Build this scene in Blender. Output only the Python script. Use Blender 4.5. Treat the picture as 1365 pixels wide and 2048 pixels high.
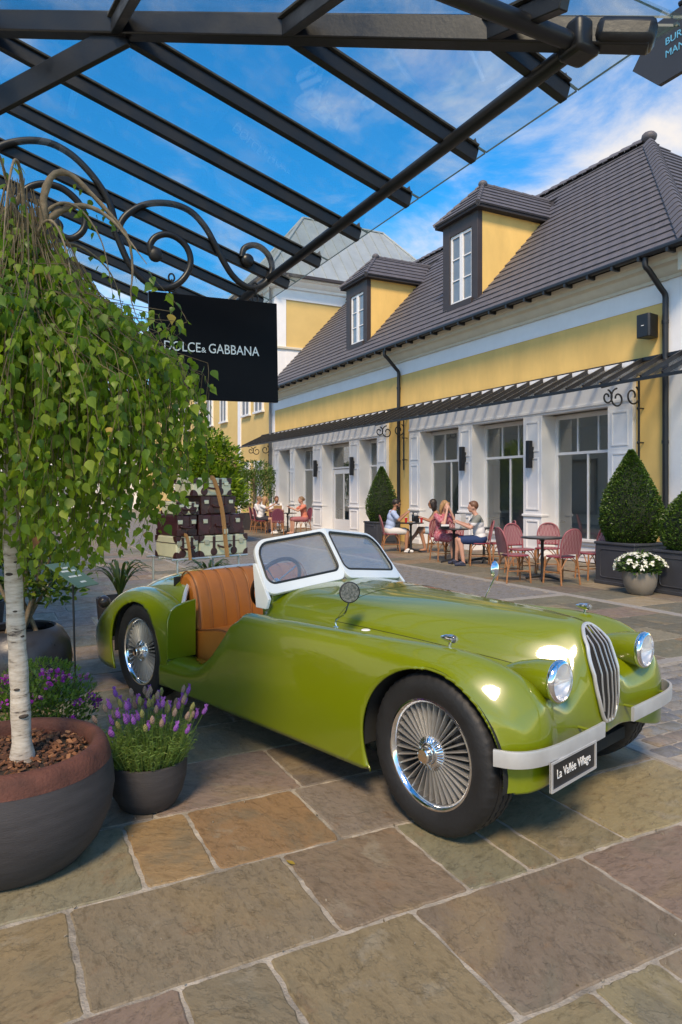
import bpy, bmesh, math, random
from mathutils import Vector, Matrix, Euler
for _o in list(bpy.data.objects): bpy.data.objects.remove(_o)
S = bpy.context.scene
COL = S.collection
PI = math.pi
R = math.radians
random.seed(7)

# ------------------------------------------------------------------ camera
YAW = R(26.96)
cam_d = bpy.data.cameras.new('camera'); cam = bpy.data.objects.new('camera', cam_d); COL.objects.link(cam)
cam.location = (0, 0, 1.55); cam.rotation_euler = (R(90), 0, -YAW)
cam_d.sensor_fit = 'HORIZONTAL'; cam_d.sensor_width = 36; cam_d.lens = 36*1380/1365
cam_d.shift_y = -44/1365; cam_d.clip_start = 0.05; cam_d.clip_end = 2000
S.camera = cam

# ------------------------------------------------------------------ sky and sun
SUN_EL = R(48); SUN_AZ = math.atan2(-0.60, -0.80)          # azimuth measured from +Y towards +X
w = bpy.data.worlds.new('World'); S.world = w; w.use_nodes = True
nt = w.node_tree; nt.nodes.clear()
def N(tree, typ, **kw):
    n = tree.nodes.new(typ)
    for k, v in kw.items(): setattr(n, k, v)
    return n
out = N(nt, 'ShaderNodeOutputWorld'); bg = N(nt, 'ShaderNodeBackground'); bg.inputs['Strength'].default_value = 0.12
sky = N(nt, 'ShaderNodeTexSky', sky_type='NISHITA', sun_disc=False)
sky.sun_elevation = SUN_EL; sky.sun_rotation = SUN_AZ; sky.altitude = 100; sky.air_density = 1.0; sky.dust_density = 0.15; sky.ozone_density = 2.6
tc = N(nt, 'ShaderNodeTexCoord')
sep = N(nt, 'ShaderNodeSeparateXYZ'); nt.links.new(tc.outputs['Generated'], sep.inputs[0])
zz = N(nt, 'ShaderNodeMath', operation='MAXIMUM'); nt.links.new(sep.outputs[2], zz.inputs[0]); zz.inputs[1].default_value = 0.0
za = N(nt, 'ShaderNodeMath', operation='ADD'); nt.links.new(zz.outputs[0], za.inputs[0]); za.inputs[1].default_value = 0.16
dx = N(nt, 'ShaderNodeMath', operation='DIVIDE'); nt.links.new(sep.outputs[0], dx.inputs[0]); nt.links.new(za.outputs[0], dx.inputs[1])
dy = N(nt, 'ShaderNodeMath', operation='DIVIDE'); nt.links.new(sep.outputs[1], dy.inputs[0]); nt.links.new(za.outputs[0], dy.inputs[1])
cmb = N(nt, 'ShaderNodeCombineXYZ'); nt.links.new(dx.outputs[0], cmb.inputs[0]); nt.links.new(dy.outputs[0], cmb.inputs[1])
def wnoise(scale, detail, rough, off, dist=0.0):
    mp = N(nt, 'ShaderNodeMapping'); mp.inputs['Location'].default_value = off
    nt.links.new(cmb.outputs[0], mp.inputs[0])
    n = N(nt, 'ShaderNodeTexNoise'); n.inputs['Scale'].default_value = scale; n.inputs['Detail'].default_value = detail
    n.inputs['Roughness'].default_value = rough; n.inputs['Distortion'].default_value = dist
    nt.links.new(mp.outputs[0], n.inputs['Vector']); return n
n1 = wnoise(0.75, 3, 0.5, (3.7, 5.6, .74)); n2 = wnoise(3.2, 10, 0.62, (4.2, 7.6, .8), 0.35)
mm = N(nt, 'ShaderNodeMath', operation='MULTIPLY_ADD'); nt.links.new(n1.outputs['Fac'], mm.inputs[0]); mm.inputs[1].default_value = 1.25
nt.links.new(n2.outputs['Fac'], mm.inputs[2])
cr = N(nt, 'ShaderNodeValToRGB'); cr.color_ramp.elements[0].position = 0.0; cr.color_ramp.elements[1].position = 1.0
rmp = N(nt, 'ShaderNodeMapRange', interpolation_type='SMOOTHSTEP'); nt.links.new(mm.outputs[0], rmp.inputs[0])
rmp.inputs[1].default_value = 0.99; rmp.inputs[2].default_value = 1.50; rmp.inputs[3].default_value = 0.0; rmp.inputs[4].default_value = 0.92
nt.nodes.remove(cr)
hs = N(nt, 'ShaderNodeHueSaturation'); hs.inputs['Saturation'].default_value = 1.55; hs.inputs['Value'].default_value = 1.05
nt.links.new(sky.outputs[0], hs.inputs['Color'])
mixc = N(nt, 'ShaderNodeMix', data_type='RGBA'); nt.links.new(rmp.outputs[0], mixc.inputs['Factor'])
nt.links.new(hs.outputs[0], mixc.inputs['A']); mixc.inputs['B'].default_value = (3.4, 3.5, 3.6, 1)
nt.links.new(mixc.outputs['Result'], bg.inputs['Color']); nt.links.new(bg.outputs[0], out.inputs[0])
sl = bpy.data.lights.new('sun', 'SUN'); sun = bpy.data.objects.new('sun', sl); COL.objects.link(sun)
sl.energy = 1.75; sl.angle = R(13); sl.color = (1.0, 0.87, 0.69)
sd = Vector((math.sin(SUN_AZ)*math.cos(SUN_EL), math.cos(SUN_AZ)*math.cos(SUN_EL), math.sin(SUN_EL)))
sun.rotation_euler = sd.to_track_quat('Z', 'Y').to_euler(); sun.location = sd*60
vs = S.view_settings; vs.view_transform = 'Standard'; vs.look = 'None'; vs.gamma = 1; vs.use_curve_mapping = False; vs.exposure = 1.24
vs.use_white_balance = True; vs.white_balance_temperature = 7900; vs.white_balance_tint = 14
S.render.engine = 'CYCLES'
S.cycles.max_bounces = 7; S.cycles.diffuse_bounces = 3; S.cycles.transparent_max_bounces = 16; S.cycles.glossy_bounces = 4; S.cycles.transmission_bounces = 4

# ------------------------------------------------------------------ object helpers
def thing(name, label, cat, loc=(0, 0, 0), rotz=0.0, group=None):
    o = bpy.data.objects.new(name, None); COL.objects.link(o); o.empty_display_size = 0.1
    o.location = loc; o.rotation_euler = (0, 0, rotz); tag(o, label, cat, group); return o
def tag(o, label=None, cat=None, group=None, kind=None):
    if label: o['label'] = label
    if cat: o['category'] = cat
    if group: o['group'] = group
    if kind: o['kind'] = kind
    return o
def link(name, me, parent=None, loc=None, rot=None, scale=None):
    o = bpy.data.objects.new(name, me); COL.objects.link(o)
    if parent is not None: o.parent = parent
    if loc is not None: o.location = loc
    if rot is not None: o.rotation_euler = rot
    if scale is not None: o.scale = scale
    return o
def copy_tree(o, parent=None):
    c = o.copy(); COL.objects.link(c); c.parent = parent
    for ch in list(o.children): copy_tree(ch, c)
    return c
def crom(p, t):                       # Catmull-Rom through a list of tuples, t in 0..len-1
    n = len(p); i = min(int(t), n-2); f = t-i
    a, b, c, d = p[max(i-1, 0)], p[i], p[i+1], p[min(i+2, n-1)]
    if i == 0: a = tuple(2*x-y for x, y in zip(b, c))
    if i == n-2: d = tuple(2*y-x for x, y in zip(b, c))
    return tuple(0.5*(2*b[k]+(c[k]-a[k])*f+(2*a[k]-5*b[k]+4*c[k]-d[k])*f*f+(3*b[k]-a[k]-3*c[k]+d[k])*f**3) for k in range(len(b)))
def spline(p, n):
    m = len(p)-1
    return [crom(p, m*i/(n-1)) for i in range(n)]
class MB:
    def __init__(s, off=(0, 0, 0)): s.v = []; s.f = []; s.m = []; s.o = Vector(off); s.mi = 0
    def add(s, vs_, fs, M=None):
        b = len(s.v)
        for p in vs_:
            p = Vector(p)
            if M is not None: p = M @ p
            s.v.append(tuple(p-s.o))
        for f in fs: s.f.append(tuple(b+i for i in f)); s.m.append(s.mi)
        return s
    def box(s, a, b, M=None):
        x0, y0, z0 = [min(p, q) for p, q in zip(a, b)]; x1, y1, z1 = [max(p, q) for p, q in zip(a, b)]
        return s.add([(x0,y0,z0),(x1,y0,z0),(x1,y1,z0),(x0,y1,z0),(x0,y0,z1),(x1,y0,z1),(x1,y1,z1),(x0,y1,z1)],
                     [(0,3,2,1),(4,5,6,7),(0,1,5,4),(1,2,6,5),(2,3,7,6),(3,0,4,7)], M)
    def tube(s, pts, r, n=8, cap=True, flat=None, closed=False):
        pts = [Vector(p) for p in pts]; m = len(pts)
        rs = r if isinstance(r, (list, tuple)) else [r]*m
        vv = []; ff = []; prev = None
        for i, p in enumerate(pts):
            if closed: t = (pts[(i+1) % m]-pts[i-1])
            else: t = (pts[min(i+1, m-1)]-pts[max(i-1, 0)])
            t.normalize()
            if prev is None:
                u = Vector((0, 0, 1)) if abs(t.z) < 0.9 else Vector((1, 0, 0))
                u = (u-t*u.dot(t)).normalized()
            else:
                u = prev-t*prev.dot(t); u = u.normalized() if u.length > 1e-6 else t.orthogonal().normalized()
            prev = u; q = t.cross(u)
            for k in range(n):
                a = 2*PI*k/n
                vv.append(p+u*(math.cos(a)*rs[i])+q*(math.sin(a)*rs[i]*(flat or 1)))
        L = m if closed else m-1
        for i in range(L):
            for k in range(n):
                ff.append((i*n+k, i*n+(k+1) % n, ((i+1) % m)*n+(k+1) % n, ((i+1) % m)*n+k))
        if cap and not closed: ff.append(tuple(range(n-1, -1, -1))); ff.append(tuple((m-1)*n+k for k in range(n)))
        return s.add(vv, ff)
    def bar(s, a, b, w_, h_, up=(0, 0, 1)):         # box beam from a to b, width w_, height h_ along up
        a = Vector(a); b = Vector(b); t = (b-a).normalized(); u = Vector(up); u = (u-t*u.dot(t)).normalized(); q = t.cross(u)
        vv = [p+q*(sx*w_/2)+u*(sz*h_/2) for p in (a, b) for sx, sz in ((-1,-1),(1,-1),(1,1),(-1,1))]
        return s.add(vv, [(0,1,2,3),(7,6,5,4),(0,4,5,1),(1,5,6,2),(2,6,7,3),(3,7,4,0)])
    def lathe(s, prof, n=32, M=None, axis='z', a0=0.0, a1=2*PI):
        full = abs(a1-a0-2*PI) < 1e-6; c = n if full else n+1; vv = []; ff = []
        for i in range(c):
            a = a0+(a1-a0)*i/n
            for r_, z_ in prof:
                x, y = r_*math.cos(a), r_*math.sin(a)
                vv.append((x, y, z_) if axis == 'z' else ((x, z_, y) if axis == 'y' else (z_, x, y)))
        m = len(prof)
        for i in range(n):
            j = (i+1) % c
            for k in range(m-1):
                q = (i*m+k, j*m+k, j*m+k+1, i*m+k+1)
                ff.append(q if axis != 'y' else q[::-1])
        return s.add(vv, ff, M)
    def grid(s, rows, flip=False, M=None):
        m = len(rows[0]); vv = [p for r_ in rows for p in r_]; ff = []
        for i in range(len(rows)-1):
            for k in range(m-1):
                q = (i*m+k, i*m+k+1, (i+1)*m+k+1, (i+1)*m+k)
                ff.append(q[::-1] if flip else q)
        return s.add(vv, ff, M)
    def prism(s, poly, a, b, axis='y', M=None):     # polygon of 2D points extruded along axis from a to b
        n = len(poly)
        def P(p, h):
            return (p[0], h, p[1]) if axis == 'y' else ((h, p[0], p[1]) if axis == 'x' else (p[0], p[1], h))
        vv = [P(p, a) for p in poly]+[P(p, b) for p in poly]
        ff = [tuple(range(n)), tuple(range(2*n-1, n-1, -1))]+[(i, n+i, n+(i+1) % n, (i+1) % n) for i in range(n)]
        return s.add(vv, ff, M)
    def ball(s, c, r, nu=12, nv=8, M=None):
        r = r if isinstance(r, (tuple, list)) else (r, r, r); vv = []; ff = []
        for j in range(nv+1):
            t = PI*j/nv
            for i in range(nu):
                a = 2*PI*i/nu; vv.append((c[0]+r[0]*math.sin(t)*math.cos(a), c[1]+r[1]*math.sin(t)*math.sin(a), c[2]+r[2]*math.cos(t)))
        for j in range(nv):
            for i in range(nu): ff.append((j*nu+i, (j+1)*nu+i, (j+1)*nu+(i+1) % nu, j*nu+(i+1) % nu))
        return s.add(vv, ff, M)
    def mesh(s, name, mat=None, smooth=35, weld=False):
        me = bpy.data.meshes.new(name); me.from_pydata(s.v, [], s.f)
        ms = mat if isinstance(mat, (list, tuple)) else [mat]
        for x in ms:
            if x is not None: me.materials.append(x)
        if len(ms) > 1: me.polygons.foreach_set('material_index', s.m)
        bm = bmesh.new(); bm.from_mesh(me)
        if weld: bmesh.ops.remove_doubles(bm, verts=bm.verts, dist=1e-5)
        bmesh.ops.recalc_face_normals(bm, faces=bm.faces) if weld != 'keep' else None
        bm.to_mesh(me); bm.free()
        if smooth:
            me.polygons.foreach_set('use_smooth', [True]*len(me.polygons)); me.set_sharp_from_angle(angle=R(smooth))
        return me
    def build(s, name, mat, parent=None, smooth=35, bevel=0, weld=False, seg=2):
        o = link(name, s.mesh(name, mat, smooth, weld), parent)
        if bevel:
            b = o.modifiers.new('bevel', 'BEVEL'); b.width = bevel; b.segments = seg; b.limit_method = 'ANGLE'; b.angle_limit = R(40)
        return o

# ------------------------------------------------------------------ materials
MT = {}
def mat(name, col, rough=0.6, metal=0.0, var=0.0, vscale=4.0, bump=0.0, bscale=40.0, coat=0.0, spec=0.5, rvar=0.0, col2=None, detail=6, coords='Object', stretch=None, bdist=0.01, objcol=False, sss=0.0, trans=0.0):
    m = bpy.data.materials.new(name); m.use_nodes = True; t = m.node_tree; b = t.nodes['Principled BSDF']; MT[name] = m
    b.inputs['Roughness'].default_value = rough; b.inputs['Metallic'].default_value = metal
    b.inputs['Specular IOR Level'].default_value = spec; b.inputs['Coat Weight'].default_value = coat; b.inputs['Coat Roughness'].default_value = 0.055
    c4 = (*col, 1); b.inputs['Base Color'].default_value = c4
    tcn = N(t, 'ShaderNodeTexCoord'); vec = tcn.outputs[coords]
    if stretch:
        mp = N(t, 'ShaderNodeMapping'); mp.inputs['Scale'].default_value = stretch; t.links.new(vec, mp.inputs[0]); vec = mp.outputs[0]
    src = None
    if objcol:
        oi = N(t, 'ShaderNodeObjectInfo'); src = oi.outputs['Color']; t.links.new(src, b.inputs['Base Color'])
    if var or col2:
        n = N(t, 'ShaderNodeTexNoise'); n.inputs['Scale'].default_value = vscale; n.inputs['Detail'].default_value = detail; n.inputs['Roughness'].default_value = 0.62
        t.links.new(vec, n.inputs['Vector'])
        mr = N(t, 'ShaderNodeMapRange'); t.links.new(n.outputs['Fac'], mr.inputs[0]); mr.inputs[1].default_value = 0.32; mr.inputs[2].default_value = 0.68
        mx = N(t, 'ShaderNodeMix', data_type='RGBA'); t.links.new(mr.outputs[0], mx.inputs['Factor'])
        if col2: mx.inputs['A'].default_value = c4; mx.inputs['B'].default_value = (*col2, 1)
        elif src is not None:
            lo = N(t, 'ShaderNodeMix', data_type='RGBA', blend_type='MULTIPLY'); lo.inputs['Factor'].default_value = 1; t.links.new(src, lo.inputs['A']); lo.inputs['B'].default_value = (1-var, 1-var, 1-var, 1)
            hi = N(t, 'ShaderNodeMix', data_type='RGBA', blend_type='MULTIPLY'); hi.inputs['Factor'].default_value = 1; t.links.new(src, hi.inputs['A']); hi.inputs['B'].default_value = (1+var, 1+var, 1+var, 1)
            t.links.new(lo.outputs['Result'], mx.inputs['A']); t.links.new(hi.outputs['Result'], mx.inputs['B'])
        else:
            mx.inputs['A'].default_value = tuple(x*(1-var) for x in col)+(1,); mx.inputs['B'].default_value = tuple(min(1, x*(1+var)) for x in col)+(1,)
        t.links.new(mx.outputs['Result'], b.inputs['Base Color'])
        if rvar:
            m2 = N(t, 'ShaderNodeMapRange'); t.links.new(n.outputs['Fac'], m2.inputs[0]); m2.inputs[1].default_value = 0.3; m2.inputs[2].default_value = 0.7
            m2.inputs[3].default_value = max(0, rough-rvar); m2.inputs[4].default_value = min(1, rough+rvar); t.links.new(m2.outputs[0], b.inputs['Roughness'])
    if bump:
        n3 = N(t, 'ShaderNodeTexNoise'); n3.inputs['Scale'].default_value = bscale; n3.inputs['Detail'].default_value = 5; t.links.new(vec, n3.inputs['Vector'])
        bp = N(t, 'ShaderNodeBump'); bp.inputs['Strength'].default_value = bump; bp.inputs['Distance'].default_value = bdist; t.links.new(n3.outputs['Fac'], bp.inputs['Height']); t.links.new(bp.outputs[0], b.inputs['Normal'])
    if trans: leafy(m, trans)
    return m
def leafy(m, amt):                      # light passing through thin leaves
    t = m.node_tree; b = t.nodes['Principled BSDF']; o = t.nodes['Material Output']
    tr = N(t, 'ShaderNodeBsdfTranslucent'); ms = N(t, 'ShaderNodeMixShader'); ms.inputs[0].default_value = amt
    lk = b.inputs['Base Color'].links
    br = N(t, 'ShaderNodeMix', data_type='RGBA', blend_type='MULTIPLY'); br.inputs['Factor'].default_value = 1; br.inputs['B'].default_value = (1.5, 1.6, 0.7, 1)
    if lk: t.links.new(lk[0].from_socket, br.inputs['A'])
    else: br.inputs['A'].default_value = b.inputs['Base Color'].default_value
    t.links.new(br.outputs['Result'], tr.inputs['Color'])
    t.links.new(b.outputs[0], ms.inputs[1]); t.links.new(tr.outputs[0], ms.inputs[2]); t.links.new(ms.outputs[0], o.inputs['Surface'])
def glass(name, tint=(1, 1, 1), ior=1.5, rough=0.0, dirt_sheen=0.0, base=0.0, dlo=0.0):
    m = bpy.data.materials.new(name); m.use_nodes = True; t = m.node_tree; t.nodes.clear(); MT[name] = m
    o = N(t, 'ShaderNodeOutputMaterial'); tr = N(t, 'ShaderNodeBsdfTransparent'); tr.inputs[0].default_value = (*tint, 1)
    g = N(t, 'ShaderNodeBsdfGlossy'); g.inputs['Roughness'].default_value = rough; g.inputs['Color'].default_value = (1, 1, 1, 1)
    lw = N(t, 'ShaderNodeLayerWeight'); lw.inputs['Blend'].default_value = .5; pw = N(t, 'ShaderNodeMath', operation='POWER'); t.links.new(lw.outputs['Facing'], pw.inputs[0]); pw.inputs[1].default_value = 5
    f0 = ((ior-1)/(ior+1))**2; fr = N(t, 'ShaderNodeMath', operation='MULTIPLY_ADD'); t.links.new(pw.outputs[0], fr.inputs[0]); fr.inputs[1].default_value = 1-f0; fr.inputs[2].default_value = f0; ms = N(t, 'ShaderNodeMixShader')
    ad = N(t, 'ShaderNodeMath', operation='ADD', use_clamp=True); t.links.new(fr.outputs[0], ad.inputs[0]); ad.inputs[1].default_value = base
    t.links.new(ad.outputs[0], ms.inputs[0]); t.links.new(tr.outputs[0], ms.inputs[1]); t.links.new(g.outputs[0], ms.inputs[2])
    last = ms.outputs[0]
    if dirt_sheen:
        tcn = N(t, 'ShaderNodeTexCoord'); n = N(t, 'ShaderNodeTexNoise'); n.inputs['Scale'].default_value = 2.3; n.inputs['Detail'].default_value = 8; n.inputs['Roughness'].default_value = 0.7
        t.links.new(tcn.outputs['Object'], n.inputs['Vector'])
        mr = N(t, 'ShaderNodeMapRange'); t.links.new(n.outputs['Fac'], mr.inputs[0]); mr.inputs[1].default_value = 0.5; mr.inputs[2].default_value = 0.8; mr.inputs[3].default_value = dlo; mr.inputs[4].default_value = dirt_sheen
        df = N(t, 'ShaderNodeBsdfDiffuse'); df.inputs[0].default_value = (0.78, 0.79, 0.78, 1); tl = N(t, 'ShaderNodeBsdfTranslucent'); tl.inputs[0].default_value = (0.78, 0.79, 0.78, 1)
        a2 = N(t, 'ShaderNodeMixShader'); a2.inputs[0].default_value = 0.5; t.links.new(df.outputs[0], a2.inputs[1]); t.links.new(tl.outputs[0], a2.inputs[2])
        m3 = N(t, 'ShaderNodeMixShader'); t.links.new(mr.outputs[0], m3.inputs[0]); t.links.new(last, m3.inputs[1]); t.links.new(a2.outputs[0], m3.inputs[2]); last = m3.outputs[0]
    t.links.new(last, o.inputs[0]); return m
def text_mesh(txt, size, font_off=0.0, extrude=0.002, align='CENTER', spacing=1.0, sx=1.0):
    c = bpy.data.curves.new('lettering', 'FONT'); c.body = txt; c.size = size; c.align_x = align; c.align_y = 'CENTER'; c.extrude = extrude; c.offset = font_off; c.space_character = spacing; c.resolution_u = 4
    o = bpy.data.objects.new('lettering_src', c); COL.objects.link(o)
    dg = bpy.context.evaluated_depsgraph_get(); me = bpy.data.meshes.new_from_object(o.evaluated_get(dg))
    bpy.data.objects.remove(o); bpy.data.curves.remove(c)
    if sx != 1.0:
        for v in me.vertices: v.co.x *= sx
    return me
# ------------------------------------------------------------------ ground, paving, setts
def stone_material(name, riven=1.0, scale=1.0, vary=True):
    m = bpy.data.materials.new(name); m.use_nodes = True; t = m.node_tree; b = t.nodes['Principled BSDF']; MT[name] = m
    tcn = N(t, 'ShaderNodeTexCoord'); oi = N(t, 'ShaderNodeObjectInfo')
    off = N(t, 'ShaderNodeVectorMath', operation='MULTIPLY'); cx = N(t, 'ShaderNodeCombineXYZ')
    for i in range(3): t.links.new(oi.outputs['Random'], cx.inputs[i])
    t.links.new(cx.outputs[0], off.inputs[0]); off.inputs[1].default_value = (37.0, 91.0, 53.0)
    ad = N(t, 'ShaderNodeVectorMath', operation='ADD'); t.links.new(tcn.outputs['Object'], ad.inputs[0]); t.links.new(off.outputs[0], ad.inputs[1])
    an = N(t, 'ShaderNodeMath', operation='MULTIPLY'); t.links.new(oi.outputs['Random'], an.inputs[0]); an.inputs[1].default_value = 6.283
    vr = N(t, 'ShaderNodeVectorRotate', rotation_type='Z_AXIS'); t.links.new(ad.outputs[0], vr.inputs['Vector']); t.links.new(an.outputs[0], vr.inputs['Angle']); ad = vr
    def noise(sc, det, ro=.6, st=(1, 1, 1), dist=0.0, rot=0.0):
        mp = N(t, 'ShaderNodeMapping'); mp.inputs['Scale'].default_value = st; mp.inputs['Rotation'].default_value = (0, 0, rot); t.links.new(ad.outputs[0], mp.inputs[0])
        n = N(t, 'ShaderNodeTexNoise'); n.inputs['Scale'].default_value = sc*scale; n.inputs['Detail'].default_value = det; n.inputs['Roughness'].default_value = ro; n.inputs['Distortion'].default_value = dist
        t.links.new(mp.outputs[0], n.inputs['Vector']); return n.outputs['Fac']
    def ramp(src, a, c, lo=0.0, hi=1.0):
        r_ = N(t, 'ShaderNodeMapRange', interpolation_type='SMOOTHSTEP'); t.links.new(src, r_.inputs[0])
        for i, v in enumerate((a, c, lo, hi)): r_.inputs[i+1].default_value = v
        return r_.outputs[0]
    def mulmix(a, fac, colr, typ='MIX'):
        x = N(t, 'ShaderNodeMix', data_type='RGBA', blend_type=typ); t.links.new(fac, x.inputs['Factor']); t.links.new(a, x.inputs['A']); x.inputs['B'].default_value = (*colr, 1); return x.outputs['Result']
    col = oi.outputs['Color']
    big = noise(2.2, 6, .6, (1, 1.5, 1), .5, .5); band = noise(5.0, 10, .72, (1, 1.7, 1), .4, .5); fine = noise(38, 6, .7); spk = noise(120, 3, .7)
    mot = noise(4.6, 9, .68, (1, 1.3, 1), .35, 1.1); strk = noise(13, 8, .74, (1, 2.4, 1), .2, .62)
    col = mulmix(col, ramp(big, .52, .70, 0, .5), (.27, .195, .100))          # ochre staining
    col = mulmix(col, ramp(mot, .57, .68, 0, .5), (.21, .130, .072))          # rusty patches
    col = mulmix(col, ramp(mot, .44, .30, 0, .6), (.275, .240, .175))          # pale worn patches
    col = mulmix(col, ramp(strk, .50, .62, 0, .6), (.62, .60, .56), 'MULTIPLY')
    col = mulmix(col, ramp(big, .47, .33, 0, .55), (.150, .138, .098))          # grey-green bloom
    col = mulmix(col, ramp(band, .42, .68, 0, .5), (.70, .685, .65), 'MULTIPLY')
    col = mulmix(col, ramp(fine, .50, .75, 0, .45), (1.35, 1.33, 1.28), 'MULTIPLY')
    col = mulmix(col, ramp(spk, .62, .75, 0, .6), (.55, .53, .5), 'MULTIPLY')
    t.links.new(col, b.inputs['Base Color'])
    t.links.new(ramp(band, .3, .7, .46, .74), b.inputs['Roughness']); b.inputs['Specular IOR Level'].default_value = .35
    # riven surface: flat cleavage terraces with ragged edges
    ter = noise(3.2, 10, .68, (1, 1.4, 1), .15, .5); ml = N(t, 'ShaderNodeMath', operation='MULTIPLY'); t.links.new(ter, ml.inputs[0]); ml.inputs[1].default_value = 8
    sn = N(t, 'ShaderNodeMath', operation='FRACT'); t.links.new(ml.outputs[0], sn.inputs[0]); fl = N(t, 'ShaderNodeMath', operation='FLOOR'); t.links.new(ml.outputs[0], fl.inputs[0])
    st = N(t, 'ShaderNodeMath', operation='ADD'); t.links.new(ramp(sn.outputs[0], .80, 1.0), st.inputs[0]); t.links.new(fl.outputs[0], st.inputs[1])
    s2 = N(t, 'ShaderNodeMath', operation='MULTIPLY_ADD'); t.links.new(fine, s2.inputs[0]); s2.inputs[1].default_value = 1.3; t.links.new(st.outputs[0], s2.inputs[2])
    s3 = N(t, 'ShaderNodeMath', operation='MULTIPLY_ADD'); t.links.new(strk, s3.inputs[0]); s3.inputs[1].default_value = 1.6; t.links.new(s2.outputs[0], s3.inputs[2]); s2 = s3
    bp = N(t, 'ShaderNodeBump'); bp.inputs['Strength'].default_value = .6*riven; bp.inputs['Distance'].default_value = .0045; t.links.new(s2.outputs[0], bp.inputs['Height'])
    b2 = N(t, 'ShaderNodeBump'); b2.inputs['Strength'].default_value = .3; b2.inputs['Distance'].default_value = .02; t.links.new(big, b2.inputs['Height']); t.links.new(bp.outputs[0], b2.inputs['Normal'])
    t.links.new(b2.outputs[0], b.inputs['Normal'])
    return m
SLABM = stone_material('riven_sandstone'); SETTM = stone_material('granite_sett', .5, 2.2)
MORTAR = mat('pale_mortar', (.32, .285, .23), rough=.95, var=.5, vscale=6, bump=.9, bscale=90, bdist=.008)
EARTH = mat('ground_grey', (.20, .185, .16), rough=.95, var=.2, vscale=2)
KERB = mat('granite_kerb', (.27, .25, .22), rough=.85, var=.18, vscale=30, bump=.3, bscale=120)
gnd = MB().box((-300, -300, -.4), (300, 300, -.030)).build('ground', EARTH, smooth=0); tag(gnd, kind='structure')
def bed(name, x0, y0, x1, y1, z, m):
    o = MB().box((x0, y0, -.2), (x1, y1, z)).build(name, m, smooth=0); tag(o, kind='structure'); return o
HUES = [(.215,.170,.118),(.185,.165,.118),(.165,.158,.112),(.235,.165,.10),(.195,.145,.118),(.150,.142,.108),(.265,.215,.145),(.205,.155,.125),(.175,.145,.115),(.235,.195,.140)]
def slab_mesh(w_, h_, gap=.006, jit=.004, seg=4, cham=.005, thick=.028):
    hw, hh = w_/2-gap, h_/2-gap; rc = min(.014, hw*.25, hh*.25); pts = []
    cs = [(-hw, -hh), (hw, -hh), (hw, hh), (-hw, hh)]
    for i in range(4):
        a, b = cs[i], cs[(i+1) % 4]; L_ = math.hypot(b[0]-a[0], b[1]-a[1]); u = ((b[0]-a[0])/L_, (b[1]-a[1])/L_); nx, ny = u[1], -u[0]
        for k in range(seg+1):
            d = rc+(L_-2*rc)*k/seg; j = random.uniform(-jit, jit*.3); pts.append((a[0]+u[0]*d+nx*j, a[1]+u[1]*d+ny*j))
    n = len(pts); top = []
    for x, y in pts:
        L_ = math.hypot(x, y); top.append((x*(1-cham/L_*1.3), y*(1-cham/L_*1.3), random.uniform(-.0006, .0006)))
    vv = top+[(x, y, -cham*.8) for x, y in pts]+[(x, y, -thick) for x, y in pts]
    ff = [tuple(range(n))]
    for i in range(n):
        j = (i+1) % n; ff += [(n+i, n+j, j, i), (2*n+i, 2*n+j, n+j, n+i)]
    return vv, ff
SLABS = []      # (distance, x, y, w, h, parent)
def course(par, y0, y1, xs):
    for a, b in zip(xs, xs[1:]): SLABS.append((math.hypot((a+b)/2-1.2, (y0+y1)/2-2.2), (a+b)/2, (y0+y1)/2, b-a, y1-y0, par))
def rand_xs(x0, x1, lo=.5, hi=1.05):
    xs = [x0]
    while x1-xs[-1] > hi+.35: xs.append(xs[-1]+random.uniform(lo, hi))
    if x1-xs[-1] > hi: xs.append((xs[-1]+x1)/2)
    xs.append(x1); return xs
pave = bed('pavement', -9, -3, 3.42, 60, -.0045, MORTAR)
rowsY = [-.8, -.2, .4, .98, 1.56, 2.15, 2.73, 3.30, 3.88]
while rowsY[-1] < 34: rowsY.append(rowsY[-1]+random.uniform(.52, .64))
FIX = {1.56: [-2.2, -1.3, -.45, .18, .524, .816, 1.386, 2.22, 2.86, 3.42], 2.15: [-2.6, -1.7, -.6, .255, 1.10, 1.66, 1.965, 2.13, 2.52, 3.42], 2.73: [-2.3, -1.4, -.3, .54, .833, 1.393, 2.02, 2.7, 3.42], .98: [-2, -1.1, -.3, .35, .72, 1.66, 1.95, 2.7, 3.42]}
FIX[1.56] = [-2.2, -1.3, -.45, .524, .816, 1.386, 2.22, 2.86, 3.42]
for a, b in zip(rowsY, rowsY[1:]):
    fx = FIX.get(a) or rand_xs(-7 if a > 8 else -3, 3.42)
    course(pave, a, b, fx)
cross = bed('crossing', 3.50, 4.3, 7.55, 7.55, -.0045, MORTAR)
y = 4.3
while y < 7.5: course(cross, y, min(y+.542, 7.55), rand_xs(3.50, 7.55)); y += .542
terr = bed('terrace', 7.72, 1.0, 11.3, 34, -.0045, MORTAR)
y = 1.0
while y < 33: h_ = random.uniform(.55, .72); course(terr, y, y+h_, rand_xs(7.72, 11.2, .6, 1.1)); y += h_
SLABS.sort(key=lambda s_: s_[0])
def in_view(x, y):
    f = x*math.sin(YAW)+y*math.cos(YAW); r_ = x*math.cos(YAW)-y*math.sin(YAW)
    return f > 0.3 and abs(r_/f) < .62 and f > 1.2
vis = [s_ for s_ in SLABS if in_view(s_[1], s_[2])]; hid = [s_ for s_ in SLABS if not in_view(s_[1], s_[2])]
COLF = {}
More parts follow.
